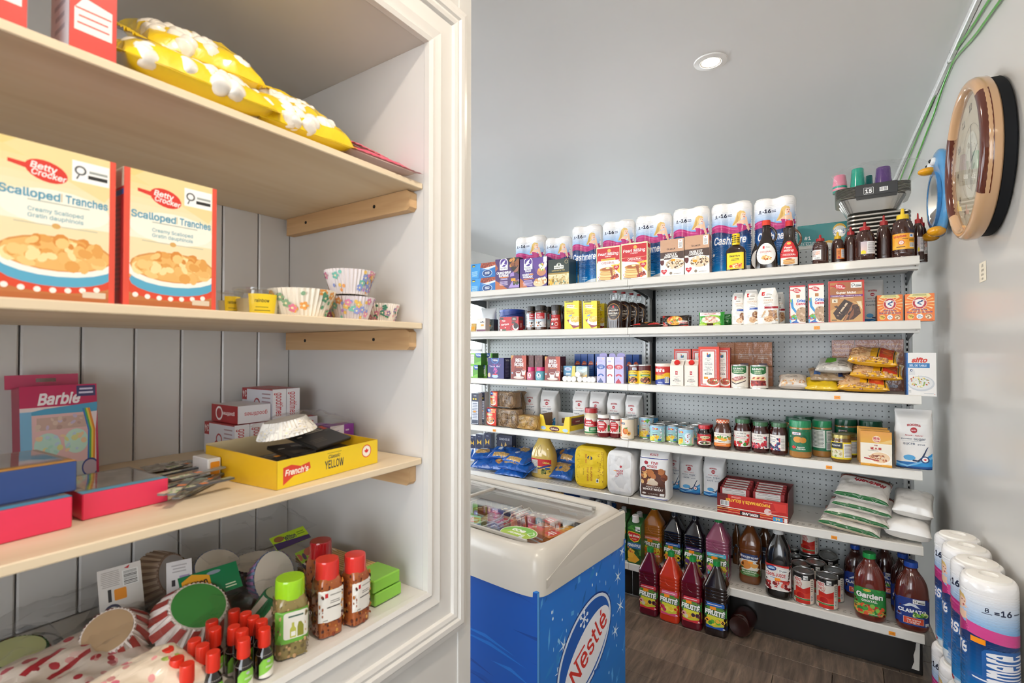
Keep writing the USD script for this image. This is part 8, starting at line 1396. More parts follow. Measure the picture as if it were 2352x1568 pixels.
# white strip in the corner of wall and ceiling, green cables below it
c0, c1 = RW0+rwd*-3.0, RW0+rwd*3.9
put(None, 'trim_7', move(cbox(.016, 6.9, .022, .003, 0, 0), x=c0[0]+rwn[0]*.009, y=c0[1]+rwn[1]*.009, z=HC-.0225, rz=math.degrees(math.atan2(rwd[1], rwd[0]))-90), SEMI, '#e4e2de', smooth=False, kind='structure')
def cable(lb, pts):
 q = np.array([[1950+x/2.24, y/2.24] for x, y in pts]); P = np.array([wall_at(u, v, .007) for u, v in q]); P[:, 2] = np.minimum(P[:, 2], HC-.008)
 tt = np.linspace(0, len(P)-1, 60); C = np.stack([np.interp(tt, np.arange(len(P)), P[:, k]) for k in range(3)], -1)
 for _ in range(3): C[1:-1] = (C[:-2]+2*C[1:-1]+C[2:])/4
 put(None, 'network_cable', tube(C, .0042, 8), GLOS, '#4aa82c', smooth=True, label=lb, cat='cable')
cable('upper green cable running down the wall beside the ceiling strip', [(800, -110), (720, 0), (640, 130), (545, 262), (525, 300), (480, 400), (430, 520), (370, 660), (300, 830), (268, 915), (250, 960)])
cable('lower green cable sagging below its twin along the wall', [(860, -110), (780, 0), (645, 190), (562, 280), (532, 322), (484, 440), (436, 590), (366, 770), (302, 935), (285, 985)])
for x, y in ((540, 262), (527, 318)):
 P = wall_at(1950+x/2.24, y/2.24, .006); t = thing('cable_clip', f'small white cable clip, {"upper" if y < 300 else "lower"} one holding the green cables', 'clip', P, RWROT)
 th = np.radians(np.linspace(0, 180, 10)); put(t, 'clip_band', tube(np.stack([.011*np.cos(th), -.008*np.sin(th)-.0, np.full(10, 0.)], -1), .0035, 6), PLAS, '#eceae6', smooth=True); put(t, 'nail', move(lathe([(.002, -.004), (.004, 0), (.004, .003), (.001, .004)], 12), x=.0, y=-.009, rx=90), METAL, '#c8c8c8', smooth=30)
# toilet paper stacked against the wall: two packs on two
def f_side(p):
 p.r(0, 0, 1, 1, '#efedec').g(0, .62, 1, .92, '#5aa8e0', '#efedec', 8).g(0, .2, 1, .62, '#0f6fb8', '#15255c', 8).g(0, 0, 1, .2, '#c8dcec', '#0f6fb8', 4)
 wv = [(x, .7-.05*x) for x in np.linspace(0, 1, 9)]; p.p(wv+[(x, z-.085) for x, z in wv[::-1]], '#d84a90').t('8', .35, .82, .03, '#1b2440', 1).lines(.25, .79, .45, .8, 1, '#3c4660').t('=16', .64, .815, .04, '#1b2440', 1.6, mw=.4).lines(.84, .8, .98, .82, 1, '#5a6478')
 p.t('Cashmere', .62, .33, .3, '#f2f2f6', 1.3, rot=90, sh=.12, mw=1.2, out='#2a62a8', ow=.08).tag(.2, .575, .24)
def wall_pack(lb, s, z, off=.0, rot=0.):
 w, d, h = .224, .115, .352
 q = RW0+rwd*s+rwn*(d+.012+off); t = tissue_pack(lb, at(q[0], q[1], z, w, h), 'toilet paper stacked by the wall', RWROT+rot, d=d)
 O = pack_outline(w, d); e = O[O[:, 0] > w*.25]; e = e[np.argsort(e[:, 1])]; fx = lambda y: np.interp(y, e[:, 1], e[:, 0])
 kz = np.array([(0, .93), (h*.05, 1), (h*.945, 1), (h*.975, .98), (h, .9)])
 p = mk(f_side, d*.93, h*.985)
 def fn(x, z, l): k = np.interp(z, kz[:, 0], kz[:, 1]); return np.stack([fx(x)*k+l+.0006, d/2+x*k*1.005, z], -1)
 printed(t, 'printed_film', p, fn, FILM, .006)
wall_pack('toilet paper pack by the wall, lower one farther from the viewer', 2.105-2.15, .002, .01)
wall_pack('toilet paper pack by the wall, lower one nearer the viewer', 1.872-2.15, .002, .012)
wall_pack('toilet paper pack by the wall, upper one farther from the viewer', 2.10-2.15, .366)
wall_pack('toilet paper pack by the wall, upper one nearer the viewer', 1.868-2.15, .366)
# ================================================================== NICHE SHELVES AND WHAT IS ON THEM
N1, N2, N3, N0 = 1.641, 1.371, 1.112, .8605
def npl(z, u0, u1, vt, X, zb=None):
 """place on a niche shelf, front facing +X"""
 um = (u0+u1)/2; Y0, Y1 = onX(u0, vt, X)[1], onX(u1, vt, X)[1]; s = A()
 s.x, s.y, s.z, s.w, s.h = X, (Y0+Y1)/2, z+.0006, (Y1-Y0)*.992, onX(um, vt, X)[2]-z-.0006; s.loc = (s.x, s.y, s.z); return s
def nxy(u, v, z): P = onZ(u, v, z); return P[0], P[1]
for z, lb in ((N1, 'top'), (N2, 'middle'), (N3, 'bottom')):
 t = thing('plywood_shelf', f'{lb} birch plywood shelf in the white niche', 'shelf', (-.676, (NL+NY)/2, z-.0115))
 put(t, 'board', cbox(.436, NY-NL-.004, .0115, .0012, -.219, -(NY-NL)/2+.002), PLY, smooth=False)
 c = thing('shelf_cleat', f'pine strip holding up the {lb} plywood shelf', 'shelf support', (-.694, NY-.0005, z-.0118-.040))
 L = Polygon([(-.405, .0), (-.006, 0), (0, .006), (0, .034), (-.008, .0395), (-.405, .0395)]); m = prism(L, .019, 'y', -.0192); put(c, 'strip', m, PINE, smooth=False)
 for x in (-.33, -.10): put(c, 'screw', move(lathe([(.0035, 0), (.0035, .0008), (.001, .001)], 12), x=x, y=-.0192, z=.021, rx=90), METAL, '#3a3a3c', smooth=30)
# ---- top shelf: red boxes, marshmallows, pink bags
def f_redbox(p): p.r(0, 0, 1, 1, '#d23a30').p([(.1, .6), (.9, .56), (1, .62), (1, .66), (.9, .6), (.1, .64)], '#e06a28').rr(.3, .68, .78, .78, '#ecdcd8').p([(.1, .1), (.9, .1), (.9, .24), (.3, .26), (.1, .2)], '#f0e4e0').lines(.14, .3, .8, .44, 5, '#ecc8c0', .6).lines(.12, .12, .88, .22, 3, '#d85a50', .25)
s = npl(N1, 0, 124, -60, -.688); s.h = .235; s.y -= .02; s.loc = (s.x, s.y, s.z); carton('red_mix_box', 'tall red box at the left end of the top niche shelf', s, .06, '#cc362e', f_redbox, rz=90)
s = npl(N1, 160, 270, -60, -.686); s.h = .235; carton('red_mix_box', 'tall red box beside the yellow marshmallow bags', s, .06, '#dcd8d4', f_redbox, rz=90, left=lambda p: p.r(0, 0, 1, 1, '#d8d6d8').lines(.2, .1, .8, .9, 14, '#a8a8b0', .4))
MW = ['#f4f0e8', '#ece6da', '#faf6f0']
def marsh(lb, u0, u1, v0, X, w_, th, rz, rx, seed, z=N1, dz=0.):
 Y0, Y1 = onX(u0, v0, X)[1], onX(u1, v0, X)[1]; w = Y1-Y0
 t = bag('marshmallow_bag', lb, (X-w_*.36, (Y0+Y1)/2, z+dz+w_*.5*math.sin(math.radians(rx))*.85), w, w_, th, '#eac61c', lambda p: p.r(0, 0, 1, 1, '#ecc81c').p([(.1, .75), (.5, .95), (.9, .9), (.95, 1), (0, 1)], '#f0d028').e(.42, .8, .06, .07, '#a8841c').lines(.36, .76, .5, .84, 2, '#5a4a14'), seed, rz=90+rz, rx=rx, wr=.007, pw=.35, seals='#e8c41c')
 rs = np.random.RandomState(seed); V, C, k = [], [], 0
 for q in range(34):
  a, c = rs.rand()*1.8-.9, rs.rand()*1.2-.95; pr = (max(0, 1-abs(a)**2.6)*max(0, 1-abs(c)**2.6))**.35
  m = lathe([(.004, -.0125), (.009, -.012), (.012, -.0095), (.0132, -.004), (.0132, .004), (.012, .0095), (.009, .012), (.004, .0125)], 18); m.apply_transform(trimesh.transformations.euler_matrix(*(rs.rand(3)*3))); m.apply_translation([a*w/2*.9, c*w_/2*.92, th/2+pr*th/2-.0085]); V.append(m)
 put(t, 'marshmallows', cat_(V), FILM, '#f2ede4', smooth=True, kind='stuff'); return t
marsh('large yellow bag of marshmallows lying on the top niche shelf, left', 275, 615, 215, -.71, .20, .055, -2, 20, 4)
marsh('yellow bag of marshmallows leaning over on top of the left one', 345, 600, 130, -.76, .17, .05, -6, 30, 8, N1, .062)
marsh('yellow bag of marshmallows nearest the pink packets', 590, 795, 285, -.71, .19, .05, -4, 34, 6)
def f_candy(p): p.r(0, 0, 1, 1, '#ecd8c8').r(0, 0, 1, .3, '#ece0dc').r(0, .0, 1, .2, '#d84a68').blobs(.1, .45, .95, .95, ['#e8b050', '#f0c878', '#e09a38', '#f4e4d0'], 30, .045, 4)
for lb, u0, u1, v, X, dz, rz in (('flat pink and cream sweets bag on the top niche shelf, lower one', 800, 950, 385, -.70, .0, -3), ('flat pink and cream sweets bag lying on the lower one', 790, 930, 350, -.74, .024, 6)):
 Y0, Y1 = onX(u0, v, X)[1], onX(u1, v, X)[1]; t = bag('sweets_bag', lb, (X-.06, min((Y0+Y1)/2, NY-(Y1-Y0)/2-.008), N1+dz+.016), Y1-Y0, .15, .028, '#e8d0c4', f_candy, 5, rz=90+rz, rx=10, wr=.004, pw=.4)
 zz = np.linspace(-.5, .5, 40)*(Y1-Y0); V = np.concatenate([np.stack([zz, np.full(40, -.074), np.full(40, .014)], -1), np.stack([zz, -.09-.002*np.abs((np.arange(40) % 4)-2), np.full(40, .012)], -1)]); put(t, 'seal', tm(V, [q for k in range(39) for q in ([k, 40+k, 41+k], [k, 41+k, k+1])]), FILM, '#d8405f', smooth=False, label='pink crimped seal')
# ---- middle shelf: scalloped potato boxes, tubs, baking cups
def f_scal(p):
 p.r(0, 0, 1, 1, '#ecdcb0').g(0, .5, 1, 1, '#f2ecd8', '#e8cc80', 5).p([(.1, .95), (.9, .7), (1, .8), (1, 1), (.2, 1)], '#ead49a').e(.5, .6, .45, .12, '#f4efe0').r(0, 0, .06, 1, '#e0503c').r(.945, 0, 1, 1, '#e0503c'); spoon_logo(p, .42, .83, .17, '#d83428'); p.white_tag(.62, .81, .94, .95)
 p.t('Scalloped', .3, .675, .05, '#5a98b0', 1.6, mw=.46).r(.535, .65, .545, .705, '#c8b890').t('Tranches', .75, .675, .05, '#5a98b0', 1.6, mw=.36).lines(.25, .625, .8, .64, 1, '#b0b8a8').t('Creamy Scalloped', .5, .575, .026, '#7aa8b0', 1, mw=.44).t('Gratin dauphinois', .5, .535, .026, '#7aa8b0', 1, mw=.44).lines(.14, .48, .88, .49, 1, '#b8b49c').e(.5, .485, .035, .018, '#d8a860')
 p.g(.06, 0, .945, .24, '#b06030', '#d89a58', 3).e(.5, .15, .52, .1, '#d8482c').e(.5, .165, .5, .085, '#d8482c')
 for k in range(7): p.e(.12+.12*k, .095-.03*math.sin(.5+k*.4), .028, 0, '#f4ece4')
 p.e(.52, .19, .46, .1, '#58a8c8').e(.52, .275, .5, .12, '#f4f0e8').e(.52, .305, .46, .115, '#d8924c').e(.52, .303, .44, .105, '#e8b468').blobs(.12, .21, .93, .4, ['#f0c880', '#e0a050', '#f4dca0', '#d88c3c', '#ecb86c'], 70, .055, 4, True).r(0, 0, .06, 1, '#e0503c').r(.945, 0, 1, 1, '#e0503c').rr(.72, .03, .92, .07, '#d8c8b0')
s = npl(N2, 284, 499, 408, -.690); w = s.w; carton('potato_box', 'yellow and red potato dish box, right one beside the clear tubs', s, .035, '#c83a34', f_scal, rz=90, left=lambda p: p.r(0, 0, 1, 1, '#c8242c').r(0, .86, 1, 1, '#e8dcc0').r(0, .8, 1, .84, '#2a5aa0').lines(.2, .1, .8, .75, 18, '#a81c24', .5))
y1 = onX(265, 500, -.690)[1]; carton('potato_box', 'yellow and red potato dish box, left one cut by the picture edge', at(-.690, y1-w/2, s.z, w, s.h*1.005), .035, '#c83a34', f_scal, rz=90)
def tub(lb, u0, u1, vt, X):
 s = npl(N2, u0, u1, vt, X); t = thing('clear_tub', lb, 'tub', s.loc, 90); r, h = s.w/2, s.h
 put(t, 'tub', lathe([(r*.8, 0), (r*.82, .001), (r*.95, h*.9), (r, h*.93), (r, h), (r*.96, h), (r*.94, h*.92)], 40, 0, r), PETC, smooth=40); put(t, 'lining', lathe([(r*.76, .002), (r*.78, h*.05), (r*.86, h*.6), (r*.5, h*.62), (.001, h*.6)], 32, 0, r), PAPER, '#e8e0b8', smooth=40)
 L = Loft([(0, r*.8, r*.8, 2), (h*.9, r*.95, r*.95, 2), (h, r, r, 2)], r, 40); p = mk(lambda p: p.r(0, 0, 1, 1, '#ecd024').t('rainbow', .45, .66, .16, '#2a2a24', 1, mw=.5).lines(.2, .3, .7, .36, 1, '#5a5420').lines(.15, .12, .8, .2, 1, '#5a5420'), r*1.3, h*.72); printed(t, 'label', p, lambda x, z, l: L.wrap(x-r*.25, z+h*.05, l, r), PRINT, .006)
tub('clear plastic tub with a yellow label, half behind the larger tub', 514, 572, 668, -.76); tub('larger clear plastic tub with a yellow label on the middle niche shelf', 568, 671, 661, -.715)
def cup_stack(lb, loc, r, h, base, cols, seed, tilt=(0, 0), rz=0., top=None, nm='baking_cup_stack', stripes=None, flip=False, inner='#efe8dc'):
 t = thing(nm, lb, 'baking cups', loc, rz, rx=tilt[0], ry=tilt[1]); nf = 40; th = np.arange(nf*2)*np.pi/nf; V = []
 R = [(r*.66, 0), (r*.7, .0005), (r*.97, h*.86), (r, h)] if not flip else [(r, 0), (r*.97, h*.14), (r*.7, h), (r*.66, h)]
 k = 1+.03*np.where(np.arange(nf*2) % 2, 1, -1); V = np.vstack([np.stack([a*k*np.cos(th), a*k*np.sin(th), np.full(nf*2, z)], -1) for a, z in R]); V = np.vstack([V, [[0, 0, h*.08 if not flip else h]]]); n = nf*2
 F = quads(4, n); i = np.arange(n); F = np.vstack([F, np.stack([3*n+i, 3*n+(i+1) % n, np.full(n, 4*n)], -1)] if flip else [F]); put(t, 'cups', tm(V, F), PAPER, base, smooth=False)
 if not flip: put(t, 'cup_lining', lathe([(r*.5, h*.1), (r*.68, h*.12), (r*.95, h*.98), (r*.99, h*1.005)], 36), PAPER, inner, smooth=40)
 L = Loft([(z, a, a, 2) for a, z in R], 0, 40); rs = np.random.RandomState(seed); p = Print(2*math.pi*r*.99, h*.96)
 if stripes:
  for q in range(stripes[0]): x = q/stripes[0]; p.p([(x, 0), (x+.5/stripes[0], 0), (x+.9/stripes[0], 1), (x+.4/stripes[0], 1)], stripes[1])
 else:
  for q in range(54):
   x, y, c = rs.rand(), .08+.84*rs.rand(), cols[rs.randint(len(cols))]
   if q % 2: [p.e(x+.016*math.cos(a), y+.10*math.sin(a), .011, .06, c, 7) for a in (0, 1.26, 2.5, 3.8, 5.0)]; p.e(x, y, .008, .045, '#f4e8c0', 7)
   else: p.e(x, y, .012, .08, c, 7, rot=rs.rand()*90)
 printed(t, 'printed_pattern', p, lambda x, z, l: L.wrap(x, z+h*.02, l+r*.03, r), PAPER, .012)
 if top: put(t, 'top_disc', move(disc(r*.66, 30), z=(h if flip else h*1.01)+.0006), CARD, top, smooth=False)
 return t
FLO = ['#e8a05c', '#8c9cd8', '#e08cb0', '#78c0b0', '#e8c060', '#b088c8']; LEA = ['#e8a050', '#5a9a78', '#e07c9c', '#8ab08c', '#e8c078']
def on2(u, v, X, dz=0.): P = onX(u, v, X); return (X, P[1], N2+.0006+dz)
cup_stack('cream baking cups with sparse flowers, left of the dense floral ones', on2(694, 725, -.73), .050, .043, '#ece4d4', LEA, 3)
cup_stack('dense floral baking cups on the shelf with another stack on top', on2(806, 730, -.73), .040, .040, '#dcd4d8', FLO, 4)
cup_stack('dense floral baking cups stacked on top, highest of the group', on2(803, 690, -.73, .044), .0425, .042, '#e0d8d8', FLO, 5)
cup_stack('blue and orange floral baking cups behind, between the front stacks', on2(757, 725, -.84), .037, .045, '#b8b8d0', ['#e8882c', '#4a62b0', '#e0708c', '#58b0c0'], 6)
cup_stack('cream baking cups with leaves and ribbons at the right end', on2(877, 731, -.75), .033, .036, '#ece6de', ['#3a8068', '#d888a8', '#8a78a0', '#e0b0b8'], 7)
# ---- bottom shelf: toy boxes
def f_doll(p): p.r(0, 0, 1, 1, '#e8d8d8').r(0, .78, 1, 1, '#c02058').p([(0, .72), (.3, .76), (1, .8), (1, .7), (0, .66)], '#4aa0c8').r(0, .3, .14, .74, '#7ab4d8').t('Barbie', .5, .86, .11, '#f4ecf0', 1.6, mw=.54, sh=.26).r(.72, .87, .98, .985, '#3a3468').lines(.74, .89, .96, .97, 2, '#d8d0e8').r(.14, .16, .88, .7, '#e0b8b8').r(.2, .54, .84, .67, '#c8a89c').blobs(.2, .54, .84, .67, ['#d8c0b0', '#b8988c', '#c8b8d0'], 14, .04, 3).e(.33, .38, .17, .13, '#b8dcd0').e(.7, .4, .16, .13, '#c0e0d0').blobs(.22, .3, .82, .48, ['#d8d890', '#a8d8c8', '#e8c8a0', '#b8d0e0'], 26, .035, 4).e(.3, .12, .3, .08, '#a8a8a8').e(.75, .1, .25, .08, '#b8c0c0')
def f_doll2(p):
 f_doll(p)
 for k, c in enumerate(('#3a78c0', '#4aa858', '#e8d040', '#e08a30')): x = .84+.025*k; p.p([(x, .15), (x+.03, .16), (x+.05+.0, .5), (x-.02, .74), (x-.05, .74), (x+.02, .5)], c)
 p.e(.88, .1, .12, .1, '#3a4a8c').e(.88, .1, .1, .08, '#b8a8b8').p([(.96, 0), (1, 0), (1, .75), (.97, .5)], '#b82050')
s = npl(N3, 50, 233, 884, -1.03); t = carton('toy_box', 'upright pink toy box with a hang tab at the back of the bottom niche shelf', s, .035, '#9c1c44', f_doll2, rz=93, rx=-6)
tab = Polygon([(-s.w*.58, -.002), (s.w*.36, -.002), (s.w*.36, .02), (-s.w*.58, .02)]).difference(sbox(-s.w*.2, .008, s.w*.06, .014)); m = prism(tab, .0012, 'y', .032); m.apply_translation([0, 0, s.h]); put(t, 'hang_tab', m, CARD, '#c8446c', smooth=False)
def flatbox(lb, x, y, z, w, d, h, rz, col, topfn):
 t = carton('flat_toy_box', lb, at(x, y, z, w, h), d, col, rz=rz); p = mk(topfn, w, d); printed(t, 'printed_top', p, ontop(h, d)); put(t, 'window_film', cbox(w*.86, d*.8, .0015, .0004, 0, d*.1, h+.0006), PETC, smooth=False); return t
tp = lambda p: p.r(0, 0, 1, 1, '#8a8078').p([(0, 0), (1, 0), (1, .1), (0, .14)], '#58a0c0').blobs(.1, .2, .9, .9, ['#b0a49c', '#9a8c84', '#c0b4ac'], 16, .1, 3).p([(.1, .2), (.2, .2), (.26, .9), (.2, .9)], '#d8b858').p([(.2, .2), (.24, .2), (.3, .9), (.26, .9)], '#c87060')
flatbox('bright pink flat toy box with its window up, beside the candle packets', -.772, .266, N3+.0006, .094, .12, .032, 92, '#e03458', tp)
flatbox('bright pink flat toy box at the left edge, under the navy one', -.750, .148, N3+.0006, .115, .12, .036, 94, '#e03458', tp)
flatbox('navy flat toy box lying on the left pink one', -.772, .155, N3+.0376, .12, .13, .036, 93, '#2c4680', lambda p: p.r(0, 0, 1, 1, '#b8a898').r(0, 0, 1, .2, '#d8a040').blobs(.1, .2, .9, .9, ['#c8b8a8', '#a89888'], 14, .1, 5))
# birthday candle packets: a loose pile of thin pouches
rs = random.Random(12); N = 12
ORD = ['first', 'second', 'third', 'fourth', 'fifth', 'sixth', 'seventh', 'eighth', 'ninth', 'tenth', 'eleventh', 'twelfth']
for k in range(N):
 u, v = 455+rs.uniform(-55, 60), 1118+rs.uniform(-40, 38); x, y = nxy(u, v, N3); t = thing('candle_packet', f'thin grey and floral packet in the pile beside the yellow tray, {ORD[k]} from bottom', 'packet', (min(x, -.70), y, N3+.002+.0032*(k//2+k % 2)), 25+rs.uniform(-22, 30), 'thin packets in a loose pile')
 put(t, 'pouch', cbox(.011, .085, .003, .0008, 0, -.03), FILM, ['#5a5c60', '#4a4e54', '#7a7a78'][k % 3], smooth=False)
 p = Print(.0105, .084); p.r(0, 0, 1, .36, '#e0dcc0').blobs(0, 0, 1, .36, ['#8ac068', '#58a04a', '#d8a088', '#b8d080'], 9, .2, k).r(0, .8, 1, 1, '#8a9a90'); (p.r(.0, .45, 1, .56, '#e8802c') if k % 2 else p.lines(.2, .4, .8, .75, 4, '#9aa0a4')); printed(t, 'printed_pouch', p, lambda x, z, l: np.stack([x, z-.03, .003+l], -1), FILM)
x, y = nxy(500, 1050, N3); carton('white_card_box', 'small white box with an orange sticker between the candles and the yellow tray', at(-.83, .40, N3+.0006, .02, .036), .05, '#eceae8', lambda p: p.rr(.2, .3, .9, .85, '#f09a28').r(.0, .0, 1, .14, '#c8a8d0'), rz=90)
bag('flat_sachet', 'flat clear sachet lying at the back by the upright toy box', (-.98, .40, N3+.002), .08, .06, .006, '#a8a49c', lambda p: p.blobs(0, 0, 1, 1, ['#b8b4ac', '#8a9068', '#d0ccc0'], 16, .1, 3), 3, rz=80)
# ---- playing card style white boxes: goodtimes
def f_gt(p): p.r(0, 0, 1, 1, '#e9e8ec').t('goodtimes', .5, .5, .24, '#c0303c', .8, rot=-90, mw=1.6)
def f_gl(p): p.r(0, 0, 1, 1, '#dcdce4').r(0, .6, .16, 1, '#a8242c').t('24', .08, .8, .2, '#f0e8e8', 1.4, rot=180, mw=.13).ring(.5, .5, .07, .1, '#a83038', 20).ring(.42, .3, .055, .08, '#a83038', 20).lines(.66, .25, .94, .9, 5, '#a88890', .3).r(0, .97, 1, 1, '#a8242c')
gx = -.969; gy = .503; gw, gd, gh = .029, .115, .062
for k in range(6):
 carton('straw_box', f'white box with red lettering in the lower row at the back, {ORD[k]} from the left', at(gx, gy+gw*(k+.5)+k*.0012, N3+.0006, gw, gh), gd, '#e6e5ea', f_gt, left=f_gl, rz=90, top=lambda p: p.r(0, 0, 1, 1, '#b03038'))
t = carton('straw_box', 'red and white box lying flat on the lower row', at(gx-.006, gy+.008+.034, N3+gh+.002, .066, .034), .10, '#e8e7ec', lambda p: p.r(0, 0, 1, 1, '#e9e8ec').t('goodtimes', .55, .5, .22, '#c0303c', .8, rot=180, mw=.7), left=lambda p: p.r(0, 0, 1, 1, '#a8242c').ring(.3, .5, .1, .14, '#f0e4e4', 18).t('goodtimes', .66, .5, .2, '#f0e4e4', 1, rot=180, mw=.5), rz=90)
for k in range(2): carton('straw_box', f'white box with red lettering on top of the row, {["left", "right"][k]} of two', at(gx-.004, gy+.093+.031*k, N3+gh+.002, .030, .062), gd, '#e6e5ea', f_gt, left=f_gl, rz=90, top=lambda p: p.r(0, 0, 1, 1, '#b03038'))
for k, (y, x, w) in enumerate(((.632, -.90, .066), (.668, -.865, .058))): carton('purple_box', ['white and purple box behind the yellow tray, farther one', 'white and purple box behind the yellow tray, nearer one'][k], at(x, y, N3+.0006, w, .052), .03, '#8a3a9c', lambda p: p.r(0, 0, .58, 1, '#e8e4ec').r(.58, 0, 1, 1, '#8c36a0').lines(.06, .66, .4, .84, 2, '#b8a8c8', .4).lines(.64, .72, .8, .84, 1, '#e0c8e8').leaf(.85, .35, .06, '#e8d8ec'), rz=90)
# ---- yellow mustard tray with black packets and white liners
fl0, fr0, bl0 = np.array([-.699, .425]), np.array([-.717, .631]), np.array([-.878, .437]); w = np.linalg.norm(fr0-fl0); d = .178; h = .042; c = (fl0+fr0)/2; rz = math.degrees(math.atan2(*(fr0-fl0)[::-1]))
t = thing('yellow_tray', 'yellow cardboard tray with a red flag emblem, holding black packets', 'cardboard box', (c[0], c[1], N3+.0006), rz)
put(t, 'front_panel', cbox(w, .002, h, .0004), CARD, '#e8c41c', smooth=False); put(t, 'back_panel', cbox(w, .002, h*1.25, .0004, 0, d), CARD, '#d8c8a0', smooth=False)
for sx in (-1, 1): put(t, 'side_panel', prism(Polygon([(0, 0), (d, 0), (d, h*1.2), (0, h)]), .002, 'x', sx*w/2-.001), CARD, '#d8a818', smooth=False)
put(t, 'bottom_panel', cbox(w, d, .002, .0004), CARD, '#b8986a', smooth=False)
p = Print(w, h); p.r(0, 0, 1, 1, '#eccb1c').p([(.05, .1), (.05, .72), (.12, .78), (.2, .66), (.28, .74), (.29, .5), (.24, .4), (.14, .36)], '#d8402c').t("French's", .17, .52, .2, '#f6efe0', 1.8, mw=.2, sh=.2).lines(.44, .86, .6, .9, 1, '#8a7a1c').t('Classic', .52, .74, .13, '#2a3040', 1, sh=.3, mw=.12).t('YELLOW', .52, .44, .3, '#2a3040', 1.4, mw=.19).e(.87, .62, .055, 0, '#d8402c').e(.87, .62, .047, 0, '#f0ead8').e(.87, .62, .036, 0, '#f4f0e4').leaf(.87, .62, .026, '#d8302c').r(0, 0, .004, 1, '#c8a010'); printed(t, 'printed_front', p, flat)
M = rotZ(rz)
def intray(x, y, z): q = M @ np.array([x, y, z]); return (c[0]+q[0], c[1]+q[1], N3+q[2])
fb = lambda p: p.r(0, 0, 1, 1, '#1f1c1a').lines(.3, .7, .85, .84, 2, '#d8d0b8', .35).r(.86, .74, .98, .94, '#d8402c').lines(.05, .62, .18, .7, 1, '#e0d8c8').lines(.12, .2, .5, .4, 3, '#4a4238', .4)
for k, (x, y, z, rz2, rx2) in enumerate(((-.05, .09, .030, -18, -6), (.045, .085, .038, 14, 16), (.0, .075, .028, -4, 8), (.06, .10, .022, 5, 6))):
 bt = carton('black_packet', ['black packet with an orange sticker at the left in the yellow tray', 'black packet with cream writing, uppermost in the yellow tray', 'black packet in the middle of the yellow tray', 'black packet at the bottom of the yellow tray'][k], at(*intray(x, y-.04, z), .10, .006), .07, '#1c1a18', rz=rz+rz2, rx=rx2, ry=-4+3*k, top=(lambda p: fb(p).r(.4, .2, .66, .44, '#f0981c')) if k == 0 else fb)
cup_stack('white paper baking cups upside down in film, on the black packets', intray(-.01, .10, .062), .048, .026, '#eeeae2', ['#f2eee8', '#e6e2da'], 8, rz=20, flip=True, top='#f0ece4', tilt=(6, -8))
m, _ = pillow(.14, .11, .04, 4, .008); q = intray(.03, .11, .055); put(None, 'clear_bag', move(m, x=q[0], y=q[1], z=q[2], rz=100), WRAP, smooth=60, label='crinkled clear film round the white baking cups in the yellow tray', cat='plastic bag')
# ---- sill: spice jars, flavouring bottles, skewers, bags of baking cups
def spice(lb, u, v, w, h, lid, fill, fn, rz=90., red=True):
 x, y = nxy(u, v, N0); s = at(x, y, N0+.0004, w, h); t = thing('spice_jar', lb, 'spice jar', (x+w*.0, y, N0+.0004), rz)
 L = Loft([(0, w*.42, w*.42, 5), (.002, w*.49, w*.49, 5), (h*.66, w*.5, w*.5, 5), (h*.74, w*.46, w*.46, 4), (h*.78, w*.43, w*.43, 3)], w/2, 36); put(t, 'jar', L.mesh(), GLOS if red else LIQ, fill[0], smooth=35)
 m, cc = heap(1, .01, .01, .01, fill, .001, 1); rs = np.random.RandomState(5); V, C, n = [], [], 0
 for k in range(240):                         # flakes seen through the glass
  z = h*(.03+.70*rs.rand()); f = rs.randint(4); a = (rs.rand()-.5)*.9*w; b = w*.5*(.9 if z > h*.68 else 1.); p0 = [(a, w/2-b-.0003), (b+.0003, w/2+a), (-b-.0003, w/2+a), (a, w/2+b+.0003)][f]
  v3 = np.array(trimesh.creation.icosphere(0, 1).vertices)*[.0022, .0022, .0028]*(.6+.8*rs.rand()); v3[:, 1 if f in (0, 3) else 0] *= .25; V.append(v3+[p0[0], p0[1], z]); F0 = np.array(trimesh.creation.icosphere(0, 1).faces); C.append((F0+n, fill[rs.randint(len(fill))])); n += len(v3)
 put(t, 'flakes', tm(np.vstack(V), np.vstack([q[0] for q in C])), FOOD, vcol=np.vstack([np.tile(lin(q[1]), (12, 1)) for q in C]), smooth=False, kind='stuff')
 p = mk(fn, w*.96, h*.42); L2 = Loft([(0, w*.5, w*.5, 5), (h, w*.5, w*.5, 5)], w/2, 36); printed(t, 'label', p, lambda xx, z, l: L2.front(xx, z+h*.22, l+.0012), PRINT, .01)
 cap(t, s, h*.76, h, w*.47, lid, yc=w/2, ribs=False, taper=.99, mat=GLOS); return t
f_sp = lambda p: p.r(0, 0, 1, 1, '#e6e2da').r(.18, .78, .3, .92, '#c8242c').lines(.36, .8, .9, .88, 1, '#9a968e').lines(.36, .56, .84, .68, 2, '#6a6660', .4).lines(.22, .42, .84, .5, 1, '#4a4640').lines(.1, .04, .3, .1, 1, '#8a867e')
FK = ['#a0562c', '#6a2c1c', '#c8782c', '#8a3a20', '#d89a48', '#4a1e14', '#a85a2c']
spice('red-lidded jar of chilli flakes, front one on the sill', 763, 1462, .040, .118, '#d8342c', FK, f_sp, 78)
spice('red-lidded jar of chilli flakes next to the skewers', 834, 1431, .038, .112, '#d8342c', FK, f_sp, 96)
spice('dark red-lidded spice jar behind the two front jars', 752, 1400, .040, .118, '#a81c20', FK, f_sp, 90)
